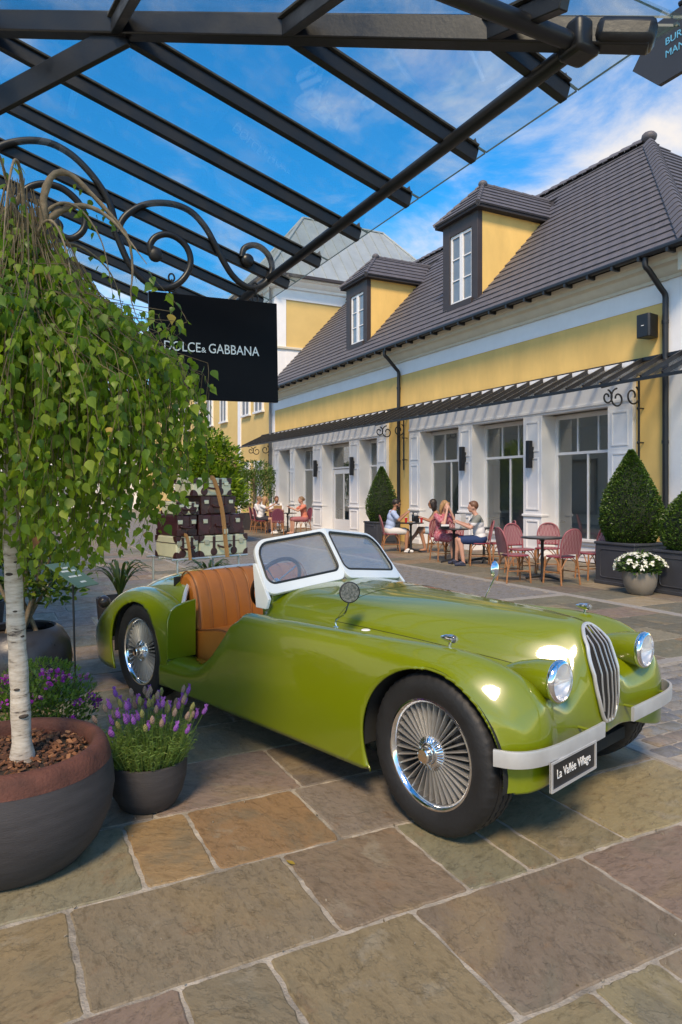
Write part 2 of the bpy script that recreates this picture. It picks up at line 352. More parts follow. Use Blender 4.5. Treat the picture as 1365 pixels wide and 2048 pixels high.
for i, (d, x, y, w_, h_, par) in enumerate(vis[:290]):
    vv, ff = slab_mesh(w_, h_, gap=.0058 if d < 4 else .005, jit=.007 if d < 3 else .004, seg=14 if d < 3 else 3)
    m_ = MB().add(vv, ff); me = m_.mesh('slab', SLABM, 25, weld='keep')
    o = link('slab', me, par, (x, y, random.uniform(-.001, .0015)), (R(random.uniform(-.12, .12)), R(random.uniform(-.12, .12)), R(random.uniform(-.25, .25))))
    c = random.choice(HUES); k = random.uniform(.84, 1.28); o.color = (c[0]*k, c[1]*k, c[2]*k, 1)
for par in (pave, cross, terr):
    rest = [s_ for s_ in vis[290:]+hid if s_[5] is par]
    if not rest: continue
    grp = {}
    m_ = MB()
    for d, x, y, w_, h_, p_ in rest:
        vv, ff = slab_mesh(w_, h_, seg=1); m_.add([(a+x, b+y, c) for a, b, c in vv], ff)
    o = link('paving_slabs', m_.mesh('paving_slabs', SLABM, 25, weld='keep'), par); tag(o, kind='stuff'); o.color = (.215, .168, .112, 1)
# hand-picked slab colours in the foreground
def slab_near(x, y): return min((o for o in pave.children if o.name.startswith('slab')), key=lambda o: (o.location.x-x)**2+(o.location.y-y)**2)
for x, y, c in ((.1,3.0,(.205,.19,.135)),(.68,3.0,(.27,.185,.10)),(1.1,3.0,(.235,.150,.082)),(.68,2.45,(.195,.160,.112)),(1.38,2.45,(.19,.145,.105)),(1.8,2.45,(.185,.175,.118)),(2.05,2.45,(.18,.165,.11)),(2.32,2.45,(.20,.175,.112)),(2.9,2.45,(.255,.215,.125)),(-.2,2.45,(.215,.17,.105)),(.67,1.85,(.185,.155,.105)),(1.1,1.85,(.215,.172,.105)),(1.8,1.85,(.178,.142,.108)),(2.54,1.85,(.205,.152,.122)),(.04,1.85,(.195,.145,.115)),(1.8,1.27,(.20,.148,.112)),(1.2,1.27,(.21,.18,.11)),(2.3,1.27,(.22,.19,.115))):
    slab_near(x, y).color = (c[0]*1.08, c[1]*1.05, c[2]*.98, 1)
# grit and crumbs lying on the paving
deb = MB(); rn_ = random.Random(77)
for i in range(150):
    x = rn_.uniform(-.6, 3.2); y = rn_.uniform(1.1, 4.2); s_ = rn_.uniform(.0012, .0038)
    if rn_.random() < .6: y = min((yy for yy in rowsY), key=lambda v: abs(v-y))+rn_.gauss(0, .02)
    M = Matrix.Translation((x, y, .0022+s_*.4)) @ Euler((rn_.uniform(0, 3), rn_.uniform(0, 3), rn_.uniform(0, 3))).to_matrix().to_4x4()
    deb.box((-s_*1.6, -s_, -s_*.6), (s_*1.6, s_, s_*.6), M)
tag(deb.build('grit', mat('grit_brown', (.10,.075,.045), rough=.9, col2=(.30,.26,.20), vscale=40), pave, smooth=0), kind='stuff')
# kerb strips
for x0, y0, x1, y1 in ((3.42, -3, 3.50, 34), (7.55, 1.0, 7.72, 34), (3.50, 7.55, 7.55, 7.72), (3.50, 4.18, 7.55, 4.30)):
    long_y = (y1-y0) > (x1-x0); kb = bed('kerb', x0, y0, x1, y1, -.006, MORTAR); p = y0 if long_y else x0; e = y1 if long_y else x1
    k = 0
    while p < e-.05 and k < 40:
        q = min(p+.9, e)
        a, b = ((x0+x1)/2, (p+q)/2) if long_y else ((p+q)/2, (y0+y1)/2)
        vv, ff = slab_mesh(x1-x0 if long_y else q-p, q-p if long_y else y1-y0, gap=.004, jit=.002, seg=2)
        link('kerb_stone', MB().add(vv, ff).mesh('kerb_stone', KERB, 25, weld='keep'), kb, (a, b, .001)); p = q; k += 1
# sett road
setts = bed('street', 3.50, -3, 7.55, 4.18, -.010, MORTAR); setts2 = bed('street', 3.50, 7.72, 7.55, 60, -.010, MORTAR)
SETH = [(.19,.19,.195),(.24,.225,.20),(.16,.165,.175),(.22,.19,.165),(.27,.25,.225),(.20,.205,.20)]
variants = []
for k in range(8):
    vv, ff = slab_mesh(.205, .142, gap=.006, jit=.006, seg=3, cham=.010); variants.append(MB().add(vv, ff).mesh('sett', SETTM, 40, weld='keep'))
sp = []
y = -2.9; k = 0
while y < 4.12:
    x = 3.50+(.1025 if k % 2 else 0)+.1
    while x < 7.5: sp.append((math.hypot(x-3.5, y-3.0), x, y)); x += .205
    y += .142; k += 1
sp = [s_ for s_ in sp]; sp.sort(); cnt = 0; joined = MB()
for d, x, y in sp:
    if cnt < 240 and in_view(x, y):
        o = link('sett', random.choice(variants), setts, (x, y, random.uniform(-.003, .002)), (R(random.uniform(-1, 1)), R(random.uniform(-1, 1)), R(random.uniform(-3, 3)))); c = random.choice(SETH); o.color = (*c, 1); cnt += 1
    else:
        joined.add([(x-.096, y-.065, 0), (x+.096, y-.065, 0), (x+.096, y+.065, 0), (x-.096, y+.065, 0), (x-.1, y-.069, -.02), (x+.1, y-.069, -.02), (x+.1, y+.069, -.02), (x-.1, y+.069, -.02)], [(0,1,2,3),(4,5,1,0),(5,6,2,1),(6,7,3,2),(7,4,0,3)])
o = link('sett_paving', joined.mesh('sett_paving', SETTM, 25, weld='keep'), setts); tag(o, kind='stuff'); o.color = (.21, .20, .19, 1)
joined = MB(); y = 7.80; k = 0
while y < 40:
    x = 3.50+(.1025 if k % 2 else 0)+.1
    while x < 7.5:
        z = random.uniform(-.004, .003)
        joined.add([(x-.096, y-.065, z), (x+.096, y-.065, z), (x+.096, y+.065, z), (x-.096, y+.065, z), (x-.1, y-.069, -.02), (x+.1, y-.069, -.02), (x+.1, y+.069, -.02), (x-.1, y+.069, -.02)], [(0,1,2,3),(4,5,1,0),(5,6,2,1),(6,7,3,2),(7,4,0,3)]); x += .205
    y += .142; k += 1
o = link('sett_paving', joined.mesh('sett_paving', SETTM, 25, weld='keep'), setts2); tag(o, kind='stuff'); o.color = (.20, .195, .19, 1)
# ------------------------------------------------------------------ cafe building on the right
OCHRE = mat('ochre_render', (.80, .525, .175), rough=.9, var=.10, vscale=1.6, bump=.35, bscale=55, bdist=.006, stretch=(1, 1, .35))
WHITE = mat('white_painted_timber', (.78, .785, .79), rough=.5, var=.03, vscale=3, bump=.05, bscale=30)
WHITER = mat('white_render', (.84, .84, .83), rough=.85, var=.04, vscale=2, bump=.2, bscale=60)
CREAM = mat('cream_stone_cornice', (.64, .585, .46), rough=.8, var=.06, vscale=3)
TILE = mat('slate_grey_tile', (.104, .098, .108), rough=.62, var=.17, vscale=5, bump=.15, bscale=60, objcol=False, rvar=.1)
TILED = mat('tile_underlay', (.035, .032, .036), rough=.9)
DBROWN = mat('dark_brown_zinc', (.040, .030, .030), rough=.55, var=.1)
IRON = mat('black_iron', (.013, .014, .016), rough=.42, var=.2, vscale=10, bump=.1, bscale=80)
AWN = mat('black_awning_metal', (.030, .031, .034), rough=.40, var=.3, vscale=6, metal=.3)
ZINC = mat('weathered_zinc', (.36, .40, .40), rough=.5, var=.10, vscale=1.5, metal=.3)
SHOPGL = glass('shop_glass', (.80, .84, .84), ior=1.9, base=.03)
DORMGL = mat('curtained_glass', (.20, .23, .25), rough=.08, spec=.8, var=.1)
ROOM = mat('interior_wall', (.72, .71, .69), rough=.9); ROOMF = mat('interior_floor', (.25, .23, .21), rough=.7)
FX = 11.10
caf = thing('cafe_building', 'long ochre cafe building with dark tiled roof, two dormers and white shopfronts', 'building', (FX, 18, 0))
OFF = (FX, 18, 0)
def part(name, fn, m, par=caf, off=OFF, **kw):
    b_ = MB(off); fn(b_); return b_.build(name, m, par, **kw)
BAYS = [(9.27, 17.20, [(9.87, 11.72), (12.32, 14.23), (14.80, 16.64)]), (18.52, 28.0, [(19.11, 20.30), (21.02, 23.18), (24.02, 25.76), (26.28, 27.48)])]
def walls(b_):
    b_.box((FX, 8.53, 0), (FX+.35, 9.27, 5.02)); b_.box((FX, 17.20, 0), (FX+.35, 18.52, 5.02)); b_.box((FX, 28.0, 0), (FX+.35, 28.2, 5.02))
    b_.box((FX, 9.27, 3.35), (FX+.35, 17.20, 5.02)); b_.box((FX, 18.52, 3.35), (FX+.35, 28.0, 5.02))
    b_.box((FX+.35, 8.1, 0), (FX+8.0, 8.4, 5.7)); b_.box((FX+7.7, 8.4, 0), (FX+8.0, 28.2, 5.7))
part('wall', walls, OCHRE, smooth=0)
def band(b_):
    b_.box((FX-.012, 8.53, 5.02), (FX+.35, 28.2, 5.62)); b_.box((FX-.03, 8.08, 0), (FX+.36, 8.53, 5.60))
part('white_band', band, WHITER, smooth=0)
prof = [(0,5.40),(-.05,5.40),(-.06,5.46),(-.10,5.48),(-.15,5.53),(-.19,5.60),(-.25,5.63),(-.30,5.63),(-.31,5.70),(-.36,5.72),(-.40,5.78),(0,5.80)]
part('cornice', lambda b_: b_.prism([(FX-.013+x, z) for x, z in prof], 7.72, 28.2, 'y'), CREAM, smooth=30)
part('cornice', lambda b_: b_.prism([(8.08+x, z) for x, z in prof], FX-.38, FX+8, 'x'), CREAM, smooth=30)
# shopfronts
def rbox(b_, y0, y1, z0, z1, x0, x1): b_.box((x0, y0, z0), (x1, y1, z1))
FR = FX-.10     # front of the white joinery
DEP = .42
for (ya, yb, ops) in BAYS:
    sf = part('shopfront', lambda b_: (b_.box((FR, ya, 3.22), (FX+.10, yb, 3.98)), b_.box((FR-.03, ya-.03, 3.93), (FX, yb+.03, 4.02)), b_.box((FR-.025, ya, 3.27), (FR, yb, 3.33)), [b_.box((FR, a, 0), (FX+DEP, b, 3.22)) for a, b in zip([ya]+[o_[1] for o_ in ops], [o_[0] for o_ in ops]+[yb])]), WHITE, bevel=.006)
    pil = list(zip([ya]+[o_[1] for o_ in ops], [o_[0] for o_ in ops]+[yb]))
    for a, b in pil:             # raised panels on every pilaster, and its plinth and mid moulding
        for z0, z1 in ((2.42, 3.10), (1.10, 2.28), (.22, .86)):
            pn = MB(OFF); e = .10
            for q in (((FR-.018, a+e, z0), (FR, a+e+.03, z1)), ((FR-.018, b-e-.03, z0), (FR, b-e, z1)), ((FR-.017, a+e+.03, z0), (FR, b-e-.03, z0+.03)), ((FR-.017, a+e+.03, z1-.03), (FR, b-e-.03, z1))): pn.box(*q)
            pn.build('panel_moulding', WHITE, sf)
        part('pilaster_moulding', lambda b_: (b_.box((FR-.035, a-.015, .95), (FR+.2, b+.015, 1.0)),), WHITE, sf, bevel=.006)
        part('plinth', lambda b_: b_.box((FR-.03, a-.01, 0), (FR+.2, b+.01, .14)), WHITE, sf, bevel=.006)
    for (a, b) in ops:
        door = (a == 21.02)
        WX = FX+DEP-.10
        w0 = part('door' if door else 'window', lambda b_: (
            b_.box((WX, a, 3.12), (WX+.08, b, 3.22)), b_.box((WX, a, 0.0), (WX+.08, a+.06, 3.12)), b_.box((WX, b-.06, 0.0), (WX+.08, b, 3.12)),
            b_.box((WX, a+.06, 2.33), (WX+.08, b-.06, 2.39)),
            (b_.box((WX, a+.06, 0.0), (WX+.08, b-.06, .46)) if not door else b_.box((WX, a+.06, 0), (WX+.08, a+.5, 2.33)))), WHITE, bevel=.004)
        if not door:
            part('window_sill', lambda b_: (b_.box((WX-.10, a, .44), (WX+.0, b, .50)), b_.box((WX-.05, a, .36), (WX, b, .44))), WHITE, w0, bevel=.005)
            part('base_panel', lambda b_: (b_.box((WX-.015, a+.2, .10), (WX, b-.2, .30)),), WHITE, w0, bevel=.008)
            n3 = 3 if b-a > 1.5 else 2
            for k in range(1, n3):
                y_ = a+.06+(b-a-.12)*k/n3; part('glazing_bar', lambda b_: b_.box((WX+.015, y_-.017, 2.39), (WX+.065, y_+.017, 3.12)), WHITE, w0)
            y_ = (a+b)/2; part('glazing_bar', lambda b_: b_.box((WX+.015, y_-.02, .46), (WX+.065, y_+.02, 2.33)), WHITE, w0)
            ybs = [a+.06+(b-a-.12)*k/n3 for k in range(n3+1)]
            for p_, q_ in zip(ybs, ybs[1:]): part('pane', lambda b_: b_.box((WX+.035, p_+.005, 2.39), (WX+.041, q_-.005, 3.12)), SHOPGL, w0, smooth=0)
            for p_, q_ in ((a+.06, y_-.02), (y_+.02, b-.06)): part('pane', lambda b_: b_.box((WX+.035, p_, .46), (WX+.041, q_, 2.33)), SHOPGL, w0, smooth=0)
        else:
            part('transom_pane', lambda b_: b_.box((WX+.035, a+.06, 2.39), (WX+.041, b-.06, 3.12)), SHOPGL, w0, smooth=0)
            lf = part('door_leaf', lambda b_: (b_.box((WX+.01, a+.5, 0.02), (WX+.06, a+.62, 2.30)), b_.box((WX+.01, b-.22, 0.02), (WX+.06, b-.10, 2.30)), b_.box((WX+.01, a+.62, .02), (WX+.06, b-.22, .48)), b_.box((WX+.01, a+.62, 2.14), (WX+.06, b-.22, 2.30)), b_.box((WX+.01, (a+b)/2+.14, .48), (WX+.06, (a+b)/2+.20, 2.14))), WHITE, w0, bevel=.004)
            part('door_pane', lambda b_: b_.box((WX+.03, a+.62, .48), (WX+.036, b-.22, 2.14)), SHOPGL, w0, smooth=0)
            part('door_handle', lambda b_: b_.box((WX-.04, a+.66, 1.0), (WX-.02, a+.69, 1.35)), IRON, w0)
# interior behind the glass
def room(b_):
    b_.box((FX+3.2, 8.6, 0), (FX+3.3, 28, 3.3)); b_.box((FX+.5, 8.6, 3.25), (FX+3.2, 28, 3.34)); b_.box((FX+.5, 17.4, 0), (FX+3.2, 18.3, 3.25)); b_.box((FX+.5, 8.5, 0), (FX+3.2, 8.6, 3.25)); b_.box((FX+.5, 28.0, 0), (FX+3.2, 28.1, 3.25))
part('interior_wall', room, ROOM, smooth=0)
part('interior_floor', lambda b_: b_.box((FX+.36, 8.6, .0), (FX+3.2, 28, .012)), ROOMF, smooth=0)
for yy, xx in ((10.4, 1.4), (10.9, 2.3), (13.1, 1.5), (15.5, 1.6), (22.3, 1.8), (25, 1.5)):
    it = MB(OFF); it.lathe([(0,0),(.22,.01),(.03,.05),(.03,.72),(.36,.73),(.36,.76),(0,.765)], 20, Matrix.Translation((FX+xx, yy, .015))); it.build('interior_table', ROOMF, caf)
    il = MB(OFF); il.lathe([(.02,.30),(.05,.26),(.20,.05),(.21,.0),(.19,.0),(.04,.25)], 20, Matrix.Translation((FX+xx, yy, 2.25))); il.tube([(FX+xx, yy, 2.5), (FX+xx, yy, 3.25)], .008, 5); il.build('pendant_lamp', CREAM, caf)
# ---- main roof
EX, EZ, TP = 10.62, 5.86, 1.08; SLA = math.atan(TP); RX = 14.73; RZ = EZ+TP*(RX-EX); HY = 7.80; AY = HY+(RX-EX)
def roofbody(b_):
    b_.add([(EX, HY, EZ), (EX, 28.2, EZ), (RX, 28.2, RZ), (RX, AY, RZ), (2*RX-EX, HY, EZ), (2*RX-EX, 28.2, EZ)],
           [(0,3,2,1), (0,4,3), (3,4,5,2), (1,2,5), (0,1,5,4)])
rf = part('roof', roofbody, TILED, smooth=0)
CS = .268; TW = .335
def tile_v(wd, L_=.33): return [(0,-wd/2,.0),(0,wd/2,.0),(L_,wd/2,0),(L_,-wd/2,0),(0,-wd/2,.048),(0,wd/2,.048),(L_,wd/2,.012),(L_,-wd/2,.012)]
TF = [(0,3,2,1),(4,5,6,7),(0,1,5,4),(1,2,6,5),(2,3,7,6),(3,0,4,7)]
def slope_mat(origin, up_dir, across):  # local x up the slope, y across, z normal
    u = Vector(up_dir).normalized(); a_ = Vector(across).normalized(); n_ = u.cross(a_)
    if n_.z < 0: n_ = -n_
    M = Matrix((u, a_, n_)).transposed().to_4x4(); M.translation = Vector(origin); return M
MS = slope_mat((EX-.05, 0, EZ-.05), (1, 0, TP), (0, 1, 0))
TMESH = MB().add(tile_v(TW-.004), TF).mesh('roof_tile', TILE, 0)
cells = []
ncs = int(math.hypot(RX-EX+.05, RZ-EZ+.05)/CS)+1
DORM = [(14.14, 15.62), (19.95, 21.40)]
for c in range(ncs):
    up = c*CS; xw = EX-.05+up*math.cos(SLA); hipY = HY-.05+(xw-EX+.05)
    y = 7.75+(TW/2 if c % 2 else 0)
    while y < 28.3:
        y0, y1 = y-TW/2, y+TW/2
        if y1 > hipY and y0 < 28.2 and up+.1 < (RX-EX)/math.cos(SLA):
            zt = EZ+TP*(xw-EX)
            hid_ = any(d0+.12 < y0 and y1 < d1-.12 and xw > 11.2 and zt < 9.6 for d0, d1 in DORM)
            if not hid_: cells.append((y, c, y0 < hipY+.15))
        y += TW
cells.sort(key=lambda q: q[0]); cnt = 0; rest = MB(OFF)
for y, c, edge in cells:
    jz = random.uniform(-.003, .004)
    if cnt < 300 and not edge and y < 13.5:
        o = bpy.data.objects.new('roof_tile', TMESH); COL.objects.link(o); o.parent = rf; M = MS @ Matrix.Translation((c*CS, y, jz)); o.matrix_local = Matrix.Translation(-Vector(OFF)) @ M; cnt += 1
    else:
        hy = [HY-.05+(c*CS+(0 if k in (0, 1, 4, 5) else .33))*math.cos(SLA) for k in range(8)]
        vv = [(a, max(b+y, hy[k]-.0) , d+jz) for k, (a, b, d) in enumerate(tile_v(TW-.004))]
        rest.add([(a+c*CS, b, d) for a, b, d in vv], TF, MS)
tag(rest.build('roof_tiles', TILE, rf, smooth=0), kind='stuff')
MH = slope_mat((0, HY-.05, EZ-.05), (0, 1, TP), (1, 0, 0)); he = MB(OFF)
for c in range(ncs):
    run = c*CS*math.cos(SLA); x = EX+(TW/2 if c % 2 else 0)
    while x < 2*RX-EX:
        if EX+run-.05 < x+TW/2 and x-TW/2 < 2*RX-EX-run+.05 and run < RX-EX:
            he.add([(a+c*CS, min(max(b+x, EX-.05+(c*CS+a)*math.cos(SLA)), 2*RX-EX+.05-(c*CS+a)*math.cos(SLA)), d) for a, b, d in tile_v(TW-.004)], TF, MH)
        x += TW
tag(he.build('hip_end_tiles', TILE, rf, smooth=0), kind='stuff')
def cap_mesh(w_=.17, L_=.36, ang=.55):
    b_ = MB(); vv = []; n = 6
    for x, lift in ((0, .05), (L_, .022)):
        for k in range(n+1):
            t = -1+2*k/n; vv.append((x, t*w_, lift+.10-(abs(t)**1.35)*.155))
        for k in range(n+1):
            t = -1+2*k/n; vv.append((x, t*w_, lift+.078-(abs(t)**1.35)*.155))
    m = 2*(n+1); ff = []
    for k in range(n): ff += [(k, k+1, m+k+1, m+k), (n+1+k+1, n+1+k, m+n+1+k, m+n+1+k+1), (k, n+1+k, n+1+k+1, k+1), (m+k, m+k+1, m+n+1+k+1, m+n+1+k)]
    ff += [(0, m, m+n+1, n+1), (n, n+1+n, m+n+1+n, m+n)]
    return b_.add(vv, ff).mesh('ridge_tile', TILE, 40)
CAPT = cap_mesh()
def cap_line(a, b, par, off, step=.27, scale=1.0):
    a = Vector(a); b = Vector(b); L_ = (b-a).length; u = (b-a).normalized(); q = Vector((0, 0, 1)).cross(u).normalized(); n_ = u.cross(q); n_ = n_ if n_.z > 0 else -n_; q = n_.cross(u)
    M0 = Matrix((u, q, n_)).transposed().to_4x4(); k = 0
    while k*step < L_-.05:
        M = M0.copy(); M.translation = a+u*(k*step)-Vector(off); o = bpy.data.objects.new('ridge_tile', CAPT); COL.objects.link(o); o.parent = par; o.matrix_local = M @ Matrix.Scale(scale, 4); k += 1
cap_line((EX-.02, HY-.02, EZ+.0), (RX-.18, AY-.18, RZ-.19), rf, OFF)
cap_line((RX, 28.2, RZ+.03), (RX, AY+.30, RZ+.03), rf, OFF, .36)
part('ridge_cap', lambda b_: b_.ball((RX, AY, RZ+.10), (.19, .19, .14), 12, 8), TILE, rf, smooth=60)
# gutter and downpipes
gt = part('gutter', lambda b_: b_.tube([(EX-.10, 7.66, EZ-.055), (EX-.10, 28.2, EZ-.055)], .062, 10), IRON, caf)
part('gutter', lambda b_: b_.tube([(EX-.16, 7.66, EZ-.055), (EX+8, 7.66, EZ-.055)], .062, 10), IRON, caf)
for k in range(34):
    y_ = 8.1+.6*k; part('gutter_bracket', lambda b_: b_.box((EX-.16, y_-.025, EZ-.16), (EX+.05, y_+.025, EZ-.09)), IRON, gt)
for yp in (8.62, 17.87):
    pts = spline([(EX-.06, yp, EZ-.10), (EX-.06, yp, EZ-.26), (EX+.02, yp-.02, EZ-.34), (FX-.20, yp-.05, EZ-.62), (FX-.09, yp-.06, EZ-.74), (FX-.085, yp-.06, EZ-.95)], 16)+[(FX-.085, yp-.06, 3.0), (FX-.085, yp-.06, 0)]
    dp = part('downpipe', lambda b_: b_.tube(pts, .052, 12), IRON, caf)
    for z in (1.2, 2.4, 4.6): part('pipe_collar', lambda b_: b_.tube([(FX-.085, yp-.06, z), (FX-.085, yp-.06, z+.06)], .062, 12), IRON, dp)
# ---- dormers
def dormer(y0, y1, zt, ztop):
    x0 = 11.15; yc = (y0+y1)/2; zroof = lambda x: EZ+TP*(x-EX)
    d = part('dormer', lambda b_: b_.prism([(x0, zroof(x0)-.1), (x0, zt), (EX+(zt-EZ)/TP, zt)], y0, y0+.10, 'y'), OCHRE, smooth=0); part('dormer_cheek', lambda b_: b_.prism([(x0, zroof(x0)-.1), (x0, zt), (EX+(zt-EZ)/TP, zt)], y1-.10, y1, 'y'), OCHRE, d, smooth=0)
    wy0, wy1 = y0+.24, y1-.29; z0 = zroof(x0)+.10; z1 = zt-.42
    part('dormer_surround', lambda b_: (b_.box((x0-.05, y0-.02, z0-.2), (x0+.1, wy0, zt)), b_.box((x0-.05, wy1, z0-.2), (x0+.1, y1+.02, zt)), b_.box((x0-.047, wy0, z1), (x0+.1, wy1, zt)), b_.box((x0-.10, wy0-.05, z0-.16), (x0+.1, wy1+.05, z0))), DBROWN, d, bevel=.006)
    f = part('dormer_window', lambda b_: (b_.box((x0-.01, wy0, z0), (x0+.05, wy0+.07, z1)), b_.box((x0-.01, wy1-.07, z0), (x0+.05, wy1, z1)), b_.box((x0-.012, wy0+.07, z0), (x0+.05, wy1-.07, z0+.07)), b_.box((x0-.012, wy0+.07, z1-.07), (x0+.05, wy1-.07, z1)), b_.box((x0-.02, (wy0+wy1)/2-.07, z0), (x0+.05, (wy0+wy1)/2+.07, z1))), WHITE, d, bevel=.005)
    ym = (wy0+wy1)/2
    for (a, b) in ((wy0+.07, ym-.07), (ym+.07, wy1-.07)):
        for k in range(3):
            za = z0+.07+(z1-z0-.14)*k/3; zb = z0+.07+(z1-z0-.14)*(k+1)/3
            part('dormer_pane', lambda b_: b_.box((x0+.02, a, za+.014), (x0+.03, b, zb-.014)), DORMGL, d, smooth=0)
            if k: part('dormer_glazing_bar', lambda b_: b_.box((x0-.004, a, za-.014), (x0+.045, b, za+.014)), WHITE, d, smooth=0)
    # hipped tiled roof
    ov = .20; ex = x0-.17; hw = (y1-y0)/2+ov; rz = ztop; ax = ex+hw*.95
    rise = rz-zt; xr = EX+(rz-EZ)/TP; xe = EX+(zt-EZ)/TP
    part('dormer_roof', lambda b_: (b_.add([(ex, yc-hw, zt), (ex, yc+hw, zt), (xe, yc+hw, zt), (xe, yc-hw, zt), (ax, yc, rz), (xr, yc, rz)], [(0,4,1),(0,3,5,4),(1,4,5,2),(0,1,2,3)]), b_.box((ex-.01, yc-hw-.01, zt-.07), (xe, yc+hw+.01, zt-.003))), TILED, d, smooth=0)
    tb = MB(OFF); sl = math.hypot(hw, rise); nn = int(sl/.235)+1
    for sgn in (-1, 1):
        M = slope_mat((0, yc+sgn*(hw+.03), zt-.0), (0, -sgn*hw, rise), (1, 0, 0))
        for c in range(nn):
            up = c*.235; fr = up/sl
            xa = ex+(ax-ex)*fr; xb = xe+(xr-xe)*fr+.12; x = xa-(.0 if c % 2 else .14)
            while x < xb:
                tb.add([(min(a, sl+.02-up)+up, min(max(b+x+.14, ex-.03+(ax-ex)*min(1, (up+a)/sl)), xb), e) for a, b, e in tile_v(.278, .29)], TF, M); x += .282
    M = slope_mat((ex-.03, 0, zt), (ax-ex, 0, rise), (0, 1, 0)); sl2 = math.hypot(ax-ex, rise)
    for c in range(int(sl2/.235)+1):
        up = c*.235; y = yc-hw
        while y < yc+hw+.2:
            def cl(v, a): h_ = hw*(1-min(1, (up+a)/sl2))+.02; return min(max(v, yc-h_), yc+h_)
            tb.add([(min(a, sl2-up)+up, cl(b+y, a), e) for a, b, e in tile_v(.278, .29)], TF, M); y += .282
    tag(tb.build('dormer_tiles', TILE, d, smooth=0), kind='stuff')
    for sgn in (-1, 1):
        a_ = Vector((ex-.03, yc+sgn*(hw+.02), zt+.01)); b_ = Vector((ax, yc, rz+.02))
        M_k = 0
        cap = MB(OFF)
        u = (b_-a_).normalized(); L_ = (b_-a_).length
        for k in range(int(L_/.24)+1): cap.tube([a_+u*(k*.24), a_+u*min(L_+.05, k*.24+.27)], [.085, .065], 8, flat=.8)
        tag(cap.build('dormer_hip_tiles', TILE, d, smooth=40), kind='stuff')
    cap = MB(OFF)
    for k in range(int((xr-ax)/.34)+1): cap.tube([(ax+k*.34, yc, rz+.02), (min(ax+k*.34+.37, xr+.1), yc, rz+.02)], [.085, .07], 8)
    cap.ball((ax, yc, rz+.06), (.13, .13, .10), 10, 6)
    tag(cap.build('dormer_ridge_tiles', TILE, d, smooth=40), kind='stuff')
dormer(14.14, 15.62, 8.80, 9.76); dormer(19.95, 21.40, 8.62, 9.55)
# ---- awning along the cafe front
AWNG = glass('awning_glass', (.80, .82, .82), ior=1.6, dirt_sheen=.25)
aw = thing('glass_awning', 'long black-ribbed glass awning over the cafe shopfronts', 'awning', (10.5, 18, 3.5))
AO = (10.5, 18, 3.5); A0 = Vector((11.06, 0, 4.00)); A1 = Vector((9.98, 0, 3.47))
part('awning_sheet', lambda b_: b_.add([(11.06, 6.4, 4.0), (9.98, 6.4, 3.47), (9.98, 29.7, 3.47), (11.06, 29.7, 4.0), (11.06, 6.4, 3.985), (9.98, 6.4, 3.455), (9.98, 29.7, 3.455), (11.06, 29.7, 3.985)], TF), AWNG, aw, AO, smooth=0)
RIBM = MB().bar((.54, 0, .275), (-.56, 0, -.265), .036, .078).mesh('awning_rib', AWN, 0)
k = 0
while 6.5+k*.43 < 29.7: link('awning_rib', RIBM, aw, (.02, 6.5+k*.43-18, .255)); k += 1
part('awning_edge', lambda b_: b_.box((9.955, 6.4, 3.435), (9.985, 29.7, 3.49)), IRON, aw, AO)
part('awning_flashing', lambda b_: b_.box((11.02, 6.4, 3.99), (11.07, 29.7, 4.06)), IRON, aw, AO)
def scroll(cx, cz, r0, turns, a0, dirn, n=28):
    return [(cx+(r0*(1-.72*i/(n-1)))*math.cos(a0+dirn*turns*2*PI*i/(n-1)), cz+(r0*(1-.72*i/(n-1)))*math.sin(a0+dirn*turns*2*PI*i/(n-1))) for i in range(n)]
def awn_bracket(yb):
    o = AO; b_ = MB(o)
    b_.tube([(FX-.13, yb, 2.15), (FX-.13, yb, 3.62)], .022, 8); b_.tube([(FX-.13, yb, 3.60), (FX-.16, yb, 3.66), (9.99, yb, 3.43)], .018, 8)
    br = b_.build('awning_bracket', IRON, aw)
    for pts in (scroll(10.80, 3.33, .20, 1.25, R(60), -1), scroll(10.40, 3.25, .19, 1.25, R(95), 1), scroll(10.13, 3.26, .14, 1.2, R(80), -1)):
        MB(o).tube([(x, yb, z) for x, z in pts], .017, 6).build('scroll', IRON, br)
    for z in (2.45, 3.1): MB(o).tube([(FX-.13, yb, z), (FX+.01, yb, z)], .014, 6).ball((FX-.14, yb, z), .035, 10, 8).build('fixing', IRON, br)
for yb in (9.10, 17.45, 28.6): awn_bracket(yb)
# ---- wall lamps and speaker
for k, (yl, xl, lb) in enumerate(((12.02, FR, 'black rectangular wall lamp between the two right-hand cafe windows'), (14.52, FR, 'black rectangular wall lamp left of the middle cafe window'), (20.66, FR, 'black rectangular wall lamp on the pilaster right of the cafe door'), (23.6, FR, 'black rectangular wall lamp on the pilaster left of the cafe door'))):
    t = thing('wall_lamp', lb, 'wall lamp', (FR, yl, 2.36), group='wall lamps on the cafe front')
    MB().box((-.04, -.05, -.09), (0, .05, .17)).build('back_plate', IRON, t); MB().box((-.15, -.055, -.31), (-.04, .055, .31)).build('lamp_body', IRON, t, bevel=.006)
t = thing('wall_speaker', 'black loudspeaker box high on the ochre wall beside the drainpipe', 'speaker', (FX, 8.86, 4.60))
MB().prism([(-.02,-.10),(-.02,.10),(-.30,.15),(-.33,.12),(-.33,-.12),(-.30,-.15)], -.215, .215, 'z').build('cabinet', IRON, t, bevel=.012)
MB().box((-.338, -.035, -.01), (-.331, .02, .003)).build('badge', MT['white_render'], t); MB().tube([(-.02, 0, 0), (.0, 0, 0)], .05, 10).build('mount', IRON, t)
